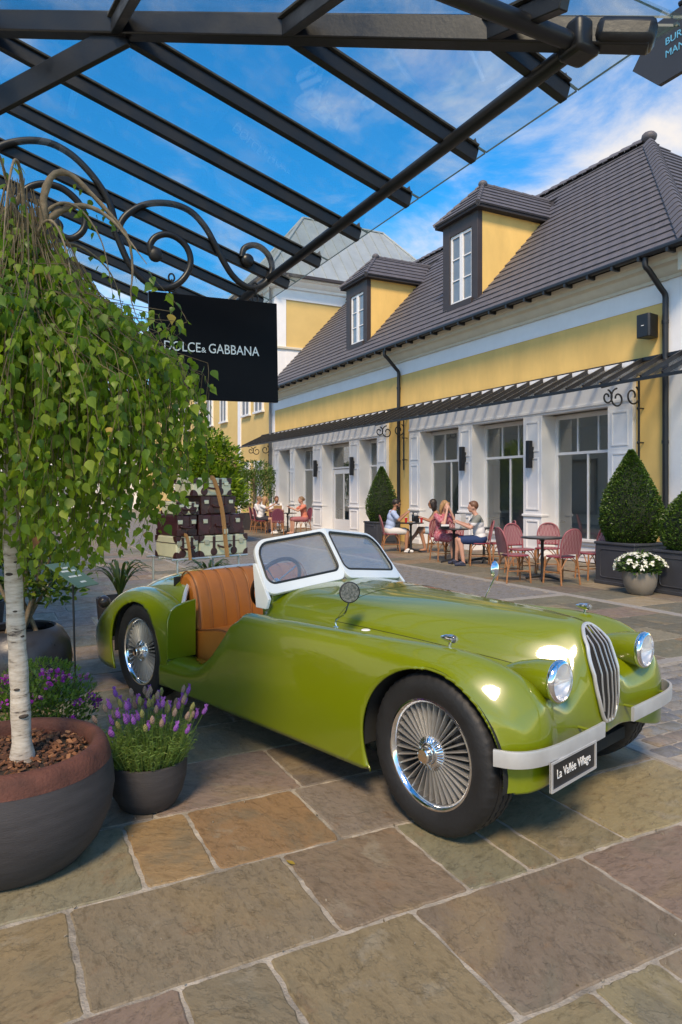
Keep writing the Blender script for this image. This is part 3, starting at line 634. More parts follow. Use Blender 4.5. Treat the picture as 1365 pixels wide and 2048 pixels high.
# ------------------------------------------------------------------ taller building behind with the zinc roof
ZO = (11.1, 28.2, 0)
zb = thing('zinc_roof_building', 'tall ochre building with pale zinc hipped roof behind the cafe', 'building', ZO)
part('wall', lambda b_: (b_.box((11.12, 28.22, 0), (20.4, 33.2, 10.2)), b_.box((11.12, 33.2, 0), (20.4, 70, 8.2))), mat('pale_ochre_render', (.70, .49, .19), rough=.9, var=.06, vscale=.8, bump=.2, bscale=40), zb, ZO, smooth=0)
part('quoin', lambda b_: (b_.box((11.08, 28.18, 0), (11.62, 28.6, 10.0)), b_.box((11.08, 32.8, 0), (11.3, 33.24, 10.0))), WHITER, zb, ZO, smooth=0)
part('string_course', lambda b_: (b_.box((11.62, 28.17, 6.95), (20.4, 28.25, 7.75)), b_.box((11.07, 28.6, 6.95), (11.15, 33.2, 7.75))), WHITER, zb, ZO, smooth=0)
part('string_moulding', lambda b_: b_.box((11.0, 28.10, 7.75), (20.4, 28.3, 7.86)), CREAM, zb, ZO, bevel=.02)
part('frieze', lambda b_: (b_.box((11.07, 28.17, 9.95), (20.45, 33.25, 10.55)),), WHITER, zb, ZO, smooth=0)
pr = [(0,10.40),(-.10,10.42),(-.14,10.52),(-.26,10.58),(-.34,10.70),(-.46,10.74),(-.48,10.86),(0,10.88)]
part('cornice', lambda b_: (b_.prism([(28.17+a, z) for a, z in pr], 10.6, 20.9, 'x'), b_.prism([(11.07+a, z) for a, z in pr], 27.7, 33.6, 'y')), WHITER, zb, ZO, smooth=30)
zr = part('zinc_roof', lambda b_: b_.add([(10.5, 27.6, 10.88), (21.0, 27.6, 10.88), (21.0, 33.6, 10.88), (10.5, 33.6, 10.88), (13.5, 30.6, 14.72), (18.0, 30.6, 14.72)], [(0,1,5,4),(1,2,5),(2,3,4,5),(3,0,4),(0,3,2,1)]), ZINC, zb, ZO, smooth=0)
part('zinc_gutter', lambda b_: (b_.box((10.42, 27.52, 10.80), (21.05, 27.66, 10.92)), b_.box((10.42, 27.66, 10.80), (10.55, 33.6, 10.92))), DBROWN, zb, ZO)
k = 0; x = 10.9
while x < 21:
    run = min(3.0, x-10.5 if x < 13.5 else (21.0-x if x > 18 else 3.0))
    if run > .2: part('standing_seam', lambda b_: b_.bar((x, 27.6, 10.90), (x, 27.6+run, 10.90+run*1.28), .035, .06), ZINC, zr, ZO)
    x += .62
y = 28.0
while y < 33.5:
    run = min(y-27.6, 33.6-y)
    if run > .2: part('standing_seam', lambda b_: b_.bar((10.5, y, 10.90), (10.5+run, y, 10.90+run*1.28), .035, .06), ZINC, zr, ZO)
    y += .62
for a, b in (((10.5,27.6,10.9),(13.5,30.6,14.74)), ((21,27.6,10.9),(18,30.6,14.74)), ((13.5,30.6,14.74),(18,30.6,14.74)), ((10.5,33.6,10.9),(13.5,30.6,14.74))): part('hip_flashing', lambda b_: b_.bar(a, b, .14, .07), ZINC, zr, ZO)
for yw in (29.6, 31.4, 35.0, 37.6, 40.2, 42.8, 45.4):
    for zw in (1.0, 5.2):
        f = part('window', lambda b_: (b_.box((11.02, yw, zw), (11.14, yw+.07, zw+1.9)), b_.box((11.02, yw+1.03, zw), (11.14, yw+1.1, zw+1.9)), b_.box((11.02, yw+.07, zw+1.83), (11.14, yw+1.03, zw+1.9)), b_.box((11.03, yw+.5, zw), (11.13, yw+.6, zw+1.83)), b_.box((10.98, yw-.08, zw-.09), (11.16, yw+1.18, zw))), WHITE, zb, ZO, smooth=0)
        part('pane', lambda b_: b_.box((11.05, yw+.07, zw), (11.118, yw+1.03, zw+1.83)), DORMGL, f, ZO, smooth=0)
part('downpipe', lambda b_: b_.tube([(10.98, 28.45, 0), (10.98, 28.45, 10.6)], .06, 10), mat('grey_pipe', (.16,.17,.18), rough=.5, metal=.4), zb, ZO)
# closing building at the end of the street, seen only through gaps in the birch
eb = thing('far_shop_building', 'pale building closing the far end of the street behind the birch', 'building', (0, 58, 0)); EO = (0, 58, 0)
part('wall', lambda b_: b_.box((-24, 58, 0), (11, 64, 6.4)), WHITER, eb, EO, smooth=0)
part('roof', lambda b_: b_.prism([(57.6, 6.4), (64.4, 6.4), (61, 10.0)], -24.4, 11.2, 'x'), TILE, eb, EO, smooth=0)
for x in range(-22, 10, 3):
    f = part('window', lambda b_: b_.box((x, 57.93, .6), (x+1.8, 58.02, 2.9)), WHITE, eb, EO, smooth=0); part('pane', lambda b_: b_.box((x+.1, 57.91, .7), (x+1.7, 57.925, 2.8)), DORMGL, f, EO, smooth=0)
# the shop the canopy hangs on, out of frame to the left (it shows in reflections)
lb = thing('canopy_shop_building', 'cream shop building carrying the glass canopy beside the street', 'building', (-1.2, 5.3, 0)); LO = (-1.2, 5.3, 0)
part('wall', lambda b_: b_.box((-9, 5.3, 0), (-1.2, 40, 5.0)), mat('cream_render', (.62, .58, .49), rough=.9, var=.05, vscale=1), lb, LO, smooth=0)
part('roof', lambda b_: b_.prism([(-9.4, 5.0), (-1.0, 5.0), (-5.1, 6.8)], 5.0, 40.3, 'y'), TILE, lb, LO, smooth=0)
for yw in (6.2, 9.4, 12.6, 15.8, 19, 22.2, 25.4, 28.6):
    f = part('window', lambda b_: (b_.box((-1.2, yw, .45), (-1.12, yw+2.2, .60)), b_.box((-1.2, yw, 2.8), (-1.12, yw+2.2, 2.95)), b_.box((-1.2, yw, .6), (-1.12, yw+.12, 2.8)), b_.box((-1.2, yw+2.08, .6), (-1.12, yw+2.2, 2.8))), IRON, lb, LO, smooth=0); part('pane', lambda b_: b_.box((-1.19, yw+.12, .6), (-1.165, yw+2.08, 2.8)), DORMGL, f, LO, smooth=0)
# ------------------------------------------------------------------ glass canopy overhead
STEEL = mat('canopy_steel', (.0095, .0105, .013), rough=.42, var=.25, vscale=5, bump=.06, bscale=60, rvar=.12)
MOSS = mat('weathered_steel_top', (.06, .063, .058), rough=.75, var=.5, vscale=18, bump=.3, bscale=50, col2=(.018, .019, .019))
CGL = glass('canopy_glass', (.93, .965, .96), ior=1.6, dirt_sheen=.12)
KO = (0, 4, 3.3)
can = thing('glass_canopy', 'black steel and glass canopy with sloping rafters overhead', 'canopy', KO)
SLP = .31; XE, YE = 2.20, 1.77; ZE = 3.245      # eave corner, centre height of the rafters there
def zc(d): return ZE+SLP*d
def cpart(name, fn, m, par=can, **kw):
    b_ = MB(KO); fn(b_); return b_.build(name, m, par, **kw)
def rafter(p0, p1):
    b_ = MB(KO); b_.bar(p0, p1, .042, .070); u = (Vector(p1)-Vector(p0)).normalized()
    o = b_.build('rafter', STEEL, can, bevel=.004)
    t_ = MB(KO); up = Vector((0, 0, 1)); a = Vector(p0)+up*.046; b = Vector(p1)+up*.046; t_.bar(a, b, .072, .010); t_.build('rafter_cap', MOSS, o)
    q = u.cross(up).normalized(); e = Vector(p0)
    f_ = MB(KO); f_.add([e+q*.026-u*.004+up*.03, e-q*.026-u*.004+up*.03, e-u*.004+up*.10, e+q*.026+u*.045+up*.045, e-q*.026+u*.045+up*.045, e+u*.035+up*.055], [(0,1,2),(3,5,4),(0,2,5,3),(1,4,5,2),(0,3,4,1)]); f_.build('rafter_tip', STEEL, o, smooth=0)
RY = [2.20, 2.82, 3.44, 4.06, 4.68, 5.29, 5.90, 6.52, 7.12]
for y in RY:
    d1 = min(XE+1.2, y-YE-.02)
    rafter((XE, y, zc(0)), (XE-d1, y, zc(d1)))
for x in (1.77, 1.15, .53, -.09, -.71):
    d1 = XE-x-.02; rafter((x, YE, zc(0)), (x, YE+d1, zc(d1)))
# hip rafter with a shaped end block
h0 = Vector((XE, YE, zc(0))); h1 = Vector((-1.2, YE+XE+1.2, zc(3.48)))
cpart('hip_beam', lambda b_: b_.bar(h0, h1, .075, .105), STEEL, bevel=.008)
hb_ = cpart('hip_end_block', lambda b_: b_.bar(h0+Vector((.012,-.012,-.004)), h0+Vector((-.14,.14,.043)), .115, .10), STEEL, bevel=.03)
# brace below the hip down to the wall
b0 = Vector((.58, 3.39, zc(1.72)-.05)); b1 = Vector((-1.2, 5.17, 3.10))
cpart('hip_brace', lambda b_: b_.bar(b0, b1, .03, .13), STEEL, bevel=.004)
# purlins carrying the rafters near the eaves
zp = zc(.26)-.062
cpart('purlin', lambda b_: b_.tube([(2.02, 1.95, zp), (2.02, 7.3, zp)], .034, 12), STEEL, smooth=60)
cpart('purlin', lambda b_: b_.tube([(2.02, 1.95, zp), (-1.2, 1.95, zp)], .034, 12), STEEL, smooth=60)
cpart('corner_block', lambda b_: b_.box((1.96, 1.89, zp-.055), (2.08, 2.01, zp+.075)), STEEL, bevel=.02)
cpart('wall_beam', lambda b_: b_.box((-1.2, 5.2, zc(3.48)-.08), (-1.14, 7.4, zc(3.48)+.06)), STEEL)
GEDGE = mat('glass_edge', (.05, .085, .08), rough=.3)
def pane_(pts):
    b_ = MB(KO); vv = pts+[(x, y, z+.010) for x, y, z in pts]; b_.add(vv, TF[:2]); b_.mi = 1; b_.add(vv, TF[2:]); b_.build('glass_pane', [CGL, GEDGE], can, smooth=0)
# glass panes, one between each pair of rafters
gz = .055
edges = [YE-.06]+[(a+b)/2*0+b for a, b in zip(RY, RY)]+[7.4]
edges = [YE-.06]+RY+[7.45]
for a, b in zip(edges, edges[1:]):
    a_, b_ = a+.004, b-.004
    def P(x, y): return (x, y, zc(XE-x)+gz)
    la, lb_ = min(XE+1.2, a_-YE), min(XE+1.2, b_-YE)
    pts = [P(XE+.07, a_), P(XE+.07, b_), P(XE-lb_+.03, b_), P(XE-la+.03, a_)]
    pane_(pts)
xs = [XE+.06, 1.77, 1.15, .53, -.09, -.71, -1.2]
for a, b in zip(xs, xs[1:]):
    a_, b_ = a-.004, b+.004; la, lb_ = XE-a_, XE-b_
    pts = [(a_, YE-.07, zc(-.07)+gz), (b_, YE-.07, zc(-.07)+gz), (b_, YE+lb_-.04, zc(lb_-.04)+gz), (a_, YE+la-.04, zc(la-.04)+gz)]
    pane_(pts)
# wrought iron scroll bracket carrying the shop sign
SCY = 5.25
SC = [[(.836,3.469),(.854,3.548),(.909,3.629),(1.011,3.706),(1.134,3.748),(1.269,3.755),(1.387,3.718),(1.488,3.625),(1.559,3.514),(1.621,3.403),(1.705,3.284),(1.8,3.217),(1.886,3.208),(1.985,3.263),(2.04,3.374),(2.018,3.475),(1.952,3.537),(1.875,3.549),(1.804,3.509),(1.783,3.438)],
      [(.818,3.466),(.92,3.25),(1.05,3.13),(1.172,3.111),(1.269,3.153),(1.343,3.242),(1.373,3.345),(1.347,3.439),(1.278,3.502),(1.191,3.521),(1.111,3.488),(1.067,3.423),(1.073,3.366)],
      [(-1.15,2.6),(-.75,3.0),(-.4,3.42),(-.16,3.70),(-.032,3.84),(.061,3.931),(.156,3.984),(.269,4.019),(.384,4.023),(.502,3.981),(.605,3.905),(.702,3.799),(.773,3.683),(.809,3.558),(.818,3.466)],
      [(.156,3.564),(.212,3.66),(.285,3.714),(.368,3.734),(.468,3.715),(.562,3.642),(.609,3.541),(.592,3.446),(.528,3.383),(.46,3.377),(.421,3.416)]]
sb = thing('scroll_bracket', 'curling black wrought iron bracket under the glass canopy, holding the black shop sign', 'bracket', (.8, SCY, 3.3)); SO = (.8, SCY, 3.3)
for pl2 in SC:
    MB(SO).tube([(x, SCY, z-.035) for x, z in spline(pl2, len(pl2)*5)], .025, 10).build('scroll', STEEL, sb, smooth=60)
for x, z in ((1.832,3.42),(1.105,3.352),(.409,3.45)): MB(SO).ball((x, SCY, z-.035), (.055,.035,.055), 14, 10).build('scroll_end', STEEL, sb, smooth=60)
# ------------------------------------------------------------------ shop sign
SIGNB = mat('gloss_black_sign', (.0035, .004, .006), rough=.35, spec=.08, var=.1)
LETS = mat('brushed_letter', (.62, .62, .60), rough=.35, metal=.7)
GX = (1.06, 2.085, 2.245, 3.045); GN = 'DOLCE & GABBANA'
sg = thing('hanging_shop_sign', 'glossy black rectangular hanging shop sign with silver lettering', 'shop sign', (1.575, SCY, 2.25))
sg.rotation_euler = (0, R(-.9), R(-3))
MB().box((-.505, -.02, 0), (.505, .02, .80)).build('sign_board', SIGNB, sg, bevel=.004)
def letters(txt, size, sx, m): 
    me = text_mesh(txt, size, extrude=.004, sx=sx); me.materials.append(m); return me
for txt, xx, sz, dz, wd in (('DOLCE', -.262, .105, 0, .275), ('&', -.098, .058, -.014, .036), ('GABBANA', .142, .105, 0, .405)):
    me = letters(txt, sz, 1.0, LETS); w0_ = max(v.co.x for v in me.vertices)-min(v.co.x for v in me.vertices)
    for v in me.vertices: v.co.x *= wd/w0_
    link('sign_lettering', me, sg, (xx, -.0245, .395+dz), (R(90), 0, 0))
for xx in (-.33, .33):
    ch = MB(); z = .80
    for k in range(3):
        c = Vector((xx, 0, z+.028)); rg = [c+(Vector((math.cos(2*PI*i/14)*.022, 0, math.sin(2*PI*i/14)*.030)) if k % 2 == 0 else Vector((0, math.cos(2*PI*i/14)*.022, math.sin(2*PI*i/14)*.030))) for i in range(14)]; ch.tube(rg, .007, 6, closed=True); z += .048
    tag(ch.build('chain', STEEL, sg), kind='stuff')
# ------------------------------------------------------------------ blade sign entering at the top right
t = thing('pointed_blade_sign', 'dark grey blade sign with a pointed end and blue lettering', 'sign', (3.0, 1.35, 0))
SGR = mat('dark_grey_sign', (.030, .034, .041), rough=.45, var=.08); LBL = mat('blue_letter', (.10, .42, .62), rough=.5)
yo = -1.35
MB().prism([(2.52+yo,3.737),(2.407+yo,3.874),(2.378+yo,3.900),(.15,3.905),(.15,3.580),(2.363+yo,3.580)], -.012, .012, 'x').build('sign_panel', SGR, t, bevel=.002)
for s_, z in (('BUR', 3.770), ('MAN', 3.708)):
    me = text_mesh(s_, .050, extrude=.001, align='LEFT'); me.materials.append(LBL); link('sign_lettering', me, t, (-.0135, 2.322+yo, z), (R(90), 0, R(-90)))
MB().tube([(0, 0, 0), (0, 0, 4.1)], .045, 14).build('post', STEEL, t); MB().tube([(0, 0, 3.92), (0, .9, 3.92)], .014, 8).build('hanger_bar', STEEL, t)
# ------------------------------------------------------------------ foliage helpers
def leaf_verts(L_, w_, fold=.18, curl=.12, kind='birch'):
    if kind == 'birch': pr = [(0,.0),(.10,.33),(.27,.5),(.48,.39),(.68,.20),(.86,.06),(1,0)]
    elif kind == 'lance': pr = [(0,.05),(.25,.4),(.5,.5),(.8,.25),(1,0)]
    else: pr = [(0,.12),(.35,.5),(.75,.42),(1,0)]
    vv = []; ff = []
    for i, (t, h) in enumerate(pr):
        z = -curl*L_*t*t; vv += [(t*L_, h*w_, z+fold*h*w_), (t*L_, 0, z), (t*L_, -h*w_, z+fold*h*w_)]
    for i in range(len(pr)-1):
        a = 3*i; ff += [(a, a+1, a+4, a+3), (a+1, a+2, a+5, a+4)]
    return vv, ff
def rot_to(d, roll=0.0):
    d = Vector(d).normalized(); q = d.to_track_quat('X', 'Z').to_matrix().to_4x4(); return q @ Matrix.Rotation(roll, 4, 'X')
def add_leaf(mb, p, d, roll, lv, s=1.0):
    M = Matrix.Translation(p) @ rot_to(d, roll) @ Matrix.Scale(s, 4); mb.add(lv[0], lv[1], M)
LG = [mat('birch_leaf_a', (.155,.25,.026), rough=.42, var=.25, vscale=14, trans=.5, spec=.35), mat('birch_leaf_b', (.085,.17,.02), rough=.38, var=.25, vscale=14, trans=.45, spec=.4), mat('birch_leaf_c', (.235,.32,.04), rough=.45, var=.2, vscale=14, trans=.55, spec=.3)]
LYEL = mat('yellow_leaf', (.36,.25,.04), rough=.6, var=.2, trans=.3); LBRN = mat('brown_leaf', (.20,.085,.03), rough=.7, var=.2, trans=.2)
BARKT = mat('twig_bark', (.115,.085,.045), rough=.8, var=.3, vscale=20)
def birch_bark():
    m = mat('white_birch_bark', (.60,.555,.49), rough=.75, bump=.25, bscale=70); t = m.node_tree; b = t.nodes['Principled BSDF']
    tcn = N(t, 'ShaderNodeTexCoord'); mp = N(t, 'ShaderNodeMapping'); mp.inputs['Scale'].default_value = (2.2, 2.2, 11); t.links.new(tcn.outputs['Object'], mp.inputs[0])
    n = N(t, 'ShaderNodeTexNoise'); n.inputs['Scale'].default_value = 5.5; n.inputs['Detail'].default_value = 7; n.inputs['Roughness'].default_value = .7; t.links.new(mp.outputs[0], n.inputs['Vector'])
    r_ = N(t, 'ShaderNodeValToRGB'); e = r_.color_ramp.elements; e[0].position = .35; e[0].color = (.055,.042,.035,1); e[1].position = .43; e[1].color = (.36,.31,.25,1); x = e.new(.62); x.color = (.52,.475,.41,1)
    t.links.new(n.outputs['Fac'], r_.inputs[0]); t.links.new(r_.outputs[0], b.inputs['Base Color']); return m
BIRCH = birch_bark(); LIMB = mat('tan_branch_bark', (.20,.15,.095), rough=.75, var=.35, vscale=25, bump=.4, bscale=60)
CHAR = mat('charcoal_pot', (.040,.037,.039), rough=.72, var=.22, vscale=5, bump=.35, bscale=40, stretch=(1, 1, 7), bdist=.004)
TERRA = mat('rust_pot_rim', (.095,.032,.021), rough=.8, var=.35, vscale=10, bump=.5, bscale=90)
GLOSSP = mat('glazed_black_pot', (.022,.024,.030), rough=.34, var=.25, vscale=8, bump=.1, bscale=50, rvar=.1)
GREYP = mat('grey_pot', (.075,.075,.075), rough=.7, var=.2)
SOIL = mat('soil', (.030,.020,.013), rough=.95, var=.4, vscale=30, bump=.8, bscale=60)
def pot(name, label, loc, prof, m, soil_r, soil_z, n=48, group=None):
    t = thing(name, label, 'pot', loc, group=group); MB().lathe(prof, n).build('pot_wall', m, t, smooth=45)
    MB().lathe([(soil_r, soil_z), (soil_r*.6, soil_z+.008), (0, soil_z+.012)], 24).build('soil', SOIL, t); return t
# ------------------------------------------------------------------ weeping birch in the big pot
PB = Vector((.085, 3.24, 0))
bp0 = thing('round_planter', 'large round charcoal planter with rusty red rim holding the birch', 'planter', PB)
MB().lathe([(0,0),(.275,0),(.30,.015),(.355,.08),(.398,.18),(.412,.27),(.406,.34),(.396,.392)], 72).build('pot_wall', CHAR, bp0, smooth=60)
MB().lathe([(.397,.392),(.390,.42),(.380,.447),(.366,.466),(.340,.472),(.322,.464),(.316,.44),(.312,.38)], 72).build('pot_rim', TERRA, bp0, smooth=60)
MB().lathe([(.314,.405),(.2,.415),(0,.42)], 32).build('soil', SOIL, bp0)
CH = [mat('bark_chip_a', (.16,.065,.028), rough=.85, var=.3, vscale=30), mat('bark_chip_b', (.075,.032,.018), rough=.9, var=.3, vscale=30), mat('bark_chip_c', (.26,.12,.055), rough=.85, var=.2, vscale=30)]
for k in range(3):
    b_ = MB()
    for i in range(230 if k < 2 else 90):
        a = random.uniform(0, 2*PI); r_ = .30*math.sqrt(random.random()); L_ = random.uniform(.012, .034); wd = L_*random.uniform(.4, .8); h_ = random.uniform(.003, .008)
        M = Matrix.Translation((r_*math.cos(a), r_*math.sin(a), .421+random.uniform(0, .012))) @ Euler((random.uniform(-.6, .6), random.uniform(-.6, .6), random.uniform(0, 6.3))).to_matrix().to_4x4()
        b_.add([(-L_/2,-wd/2,-h_/2),(L_/2,-wd*.3,-h_/2),(L_*.45,wd/2,-h_/2),(-L_*.4,wd*.4,-h_/2),(-L_/2,-wd/2,h_/2),(L_/2,-wd*.3,h_/2),(L_*.45,wd/2,h_/2),(-L_*.4,wd*.4,h_/2)], TF, M)
    tag(b_.build('bark_mulch', CH[k], bp0, smooth=0), kind='stuff')
bt = thing('weeping_birch', 'weeping birch with white trunk and long hanging leafy twigs', 'tree', (.12, 3.19, .41)); BO = Vector((.12, 3.19, .41))
tr = spline([(.122,3.185,.38),(.108,3.19,.75),(.090,3.195,1.10),(.078,3.2,1.45),(.085,3.2,2.0),(.115,3.2,2.35),(.150,3.2,2.60)], 40)
MB(BO).tube(tr, [.041-.015*(i/39)**.8+.002*math.sin(i*1.9)+(.008 if i < 2 else 0) for i in range(40)], 18).build('trunk', BIRCH, bt, smooth=60)
SCAR = mat('bark_scar', (.05,.038,.03), rough=.9, bump=.6, bscale=90)
for z_, a_, s_ in ((.62,-1.3,1.3),(.70,-1.9,.8),(.92,-.9,.7),(1.02,-1.6,.6),(1.18,-2.1,1.0),(1.26,-1.2,.6)):
    i_ = min(range(40), key=lambda k: abs(tr[k][2]-z_)); r_ = .041-.015*(i_/39)**.8; c_ = Vector(tr[i_])+Vector((math.cos(a_), math.sin(a_), 0))*(r_-.003)
    MB(BO).ball((0,0,0), (.010*s_, .016*s_, .007*s_), 10, 8, Matrix.Translation(c_) @ Matrix.Rotation(a_, 4, 'Z')).build('bark_scar', SCAR, bt, smooth=60)
rnd = random.Random(21)
limbs = []
LP = [  # main limbs traced from the photograph, then others around the crown
 [(.15,3.2,2.58),(.20,3.17,2.66),(.20,3.16,2.78),(.235,3.15,2.88),(.30,3.15,2.90),(.38,3.15,2.84),(.46,3.14,2.76),(.54,3.13,2.66),(.56,3.13,2.52),(.55,3.12,2.40),(.58,3.12,2.30)],
 [(.15,3.2,2.58),(.22,3.18,2.70),(.30,3.16,2.76),(.38,3.14,2.77),(.46,3.10,2.72),(.52,3.06,2.64),(.60,3.02,2.52)],
 [(.15,3.2,2.56),(.10,3.15,2.68),(.06,3.10,2.80),(.02,3.02,2.88),(-.06,2.95,2.84),(-.12,2.88,2.70)],
 [(.15,3.2,2.50),(.16,3.30,2.66),(.18,3.42,2.74),(.20,3.56,2.70),(.22,3.70,2.55)]]
for k in range(9):
    a = 2*PI*k/9+.3; u = Vector((math.cos(a), math.sin(a), 0)); h_ = rnd.uniform(.10, .26); r_ = rnd.uniform(.34, .50); b0 = Vector((.14, 3.2, 2.45+rnd.uniform(-.1, .12)))
    LP.append([tuple(b0), tuple(b0+u*r_*.25+Vector((0,0,h_))), tuple(b0+u*r_*.55+Vector((0,0,h_*1.1))), tuple(b0+u*r_*.85+Vector((0,0,h_*.3))), tuple(b0+u*r_+Vector((0,0,-.2)))])
for i, q in enumerate(LP):
    pts = spline(q, 26); limbs.append(pts); r0 = .020 if i < 2 else .0105
    MB(BO).tube(pts, [r0*(1-.93*k/25)*(1+.12*math.sin(k*2.3+i)) for k in range(26)], 9).build('branch', LIMB, bt, smooth=60)
crown_r = [(2.95,.16),(2.75,.34),(2.5,.585),(2.2,.735),(1.9,.81),(1.6,.78),(1.3,.66),(1.1,.56)]
def rmax(z):
    for (z0, r0), (z1, r1) in zip(crown_r, crown_r[1:]):
        if z >= z1: return r0+(r1-r0)*(z0-z)/(z0-z1)
    return .6
lvs = [leaf_verts(L_, w_, f, c) for L_, w_, f, c in ((.046,.032,.15,.10),(.039,.028,.25,.3),(.052,.036,.10,.05),(.033,.025,.2,.4))]
jl = [MB(BO), MB(BO), MB(BO), MB(BO), MB(BO)]; tw = MB(BO); singles = []
cx0, cy0 = .11, 3.22
camv = Vector((0, 0, 1.55))
for i in range(600):
    a = rnd.uniform(0, 2*PI); q = math.sqrt(rnd.random())*.98+.02
    # the side turned to the camera and street gets most of the hanging twigs
    zt = 2.68-.45*q*q+rnd.uniform(-.12, .06); ze = (1.20 if math.cos(a) > -.1 else 1.28)+.40*q**5+rnd.random()**1.5*.50
    if rnd.random() < .22: ze += rnd.uniform(.2, .6)
    u = Vector((math.cos(a), math.sin(a), 0)); path = []
    n = 12; wob = rnd.uniform(0, 6)
    ext = q*.45
    for k in range(n+1):
        s_ = k/n; z = zt+(ze-zt)*s_; base = rmax(z)*q
        r_ = base*(.55+.45*min(1, s_*3.0))
        path.append(Vector((cx0, cy0, 0))+u*r_+Vector((.03*math.sin(wob+s_*5), .03*math.cos(wob*1.7+s_*4), z)))
    # droop from the limb: add an arching lead-in
    lead = path[0]-u*(.10*q)+Vector((0, 0, .10+.10*rnd.random()))
    path = [lead]+path
    tw.tube(path, [.0019-.0012*k/(n+1) for k in range(n+2)], 4, cap=False)
    L_ = sum((path[k+1]-path[k]).length for k in range(n+1)); d = .10+rnd.uniform(.0, .06); k = 0; acc = 0.0; side = 1
    while d < L_:
        while k < n and acc+(path[k+1]-path[k]).length < d: acc += (path[k+1]-path[k]).length; k += 1
        sg_ = path[k+1]-path[k]; p = path[k]+sg_*min(1, (d-acc)/max(sg_.length, 1e-5))
        az = rnd.uniform(0, 2*PI); dr_ = Vector((math.cos(az)*.75, math.sin(az)*.75, -.9-rnd.random()*.9)).normalized()
        p2 = p+dr_*.016+Vector((math.cos(az), math.sin(az), 0))*.008
        idx = rnd.choices((0, 1, 2, 3, 4), (42, 30, 28, .35, .15))[0]; lv = rnd.choice(lvs); roll = rnd.uniform(-2.6, 2.6); s_ = rnd.uniform(.72, 1.2)
        singles.append(((p2-camv).length, p2, dr_, roll, lv, s_, idx)); d += rnd.uniform(.019, .038)
# leaves along the limbs' outer ends and a loose crown top
for pts in limbs:
    for k in range(10, 26):
        if rnd.random() < .5:
            az = rnd.uniform(0, 6.28); dr_ = Vector((math.cos(az)*.6, math.sin(az)*.6, -.8)).normalized(); singles.append((9, Vector(pts[k])+dr_*.02, dr_, rnd.uniform(-2, 2), rnd.choice(lvs), rnd.uniform(.7, 1.1), rnd.choice((0, 1, 2))))
def leaf_front(s_):
    p = s_[1]; f = p.x*math.sin(YAW)+p.y*math.cos(YAW); r_ = p.x*math.cos(YAW)-p.y*math.sin(YAW); return r_/f > -.485
singles.sort(key=lambda s_: s_[0] if leaf_front(s_) else 50+s_[0])
LMAT = LG+[LYEL, LBRN]
lmesh = {}
for s_ in singles[300:]: add_leaf(jl[s_[6]], s_[1], s_[2], s_[3], s_[4], s_[5])
crown = None
for k in range(5):
    if jl[k].v:
        o = link('crown' if k == 0 else 'crown_leaves', jl[k].mesh('crown', LMAT[k], 60, weld='keep'), bt); tag(o, kind='stuff')
        if crown is None: crown = o
tag(tw.build('twigs', BARKT, bt, smooth=60), kind='stuff')
for s_ in singles[:300]:
    key = (lvs.index(s_[4]), s_[6])
    if key not in lmesh: lmesh[key] = MB().add(*s_[4]).mesh('leaf', LMAT[s_[6]], 60, weld='keep')
    o = bpy.data.objects.new('leaf', lmesh[key]); COL.objects.link(o); o.parent = crown
    o.matrix_local = Matrix.Translation(s_[1]-BO) @ rot_to(s_[2], s_[3]) @ Matrix.Scale(s_[5], 4)
# ------------------------------------------------------------------ lavender pot
LV = Vector((.695, 3.47, 0))
lp = thing('lavender_pot', 'small charcoal pot of flowering lavender beside the large planter', 'potted plant', LV)
MB().lathe([(0,0),(.115,0),(.135,.01),(.168,.07),(.185,.14),(.190,.20),(.190,.226),(.180,.230),(.176,.215),(.172,.15)], 56).build('pot', CHAR, lp, smooth=60)
MB().lathe([(.175,.200),(0,.21)], 24).build('soil', SOIL, lp)
LAVL = [mat('lavender_leaf_a', (.14,.235,.045), rough=.6, trans=.3), mat('lavender_leaf_b', (.075,.145,.035), rough=.6, trans=.25), mat('lavender_leaf_c', (.16,.22,.05), rough=.6, trans=.3)]
LAVF = [mat('lavender_flower', (.30,.10,.42), rough=.7, trans=.25), mat('lavender_faded', (.36,.24,.18), rough=.8, trans=.2), mat('lavender_bud', (.28,.27,.09), rough=.8, trans=.2)]
rnd = random.Random(5); mbs = [MB(), MB(), MB()]; fl = [MB(), MB(), MB()]
def blade(mb, p, d, L_, w_, bend=.2):
    d = Vector(d).normalized(); q = d.cross(Vector((rnd.uniform(-1, 1), rnd.uniform(-1, 1), .2))).normalized(); g = Vector((0, 0, -bend*L_))
    mb.add([p+q*w_*.6, p-q*w_*.6, p+d*L_*.55-q*w_+g*.3, p+d*L_*.55+q*w_+g*.3, p+d*L_+g], [(0,1,2,3), (3,2,4)])
for i in range(620):
    a = rnd.uniform(0, 2*PI); r_ = .17*math.sqrt(rnd.random()); H_ = rnd.uniform(.13, .25)*(1.15-.4*r_/.17); lean = r_/.17*.55
    p = Vector((r_*math.cos(a), r_*math.sin(a), .205)); d = Vector((math.cos(a)*lean+rnd.uniform(-.2, .2), math.sin(a)*lean+rnd.uniform(-.2, .2), 1)).normalized()
    mi = rnd.choices((0, 1, 2), (4, 4, 2))[0]; blade(mbs[mi], p, d, H_, .0022, .05)
    z = .02
    while z < H_:
        b = rnd.uniform(0, 6.28); ld = Vector((math.cos(b), math.sin(b), rnd.uniform(.3, 1.0))); blade(mbs[rnd.choices((0, 1, 2), (4, 4 if z < H_*.5 else 1, 2 if z > H_*.5 else .3))[0]], p+d*z, ld, rnd.uniform(.018, .034), .0016); z += rnd.uniform(.010, .02)
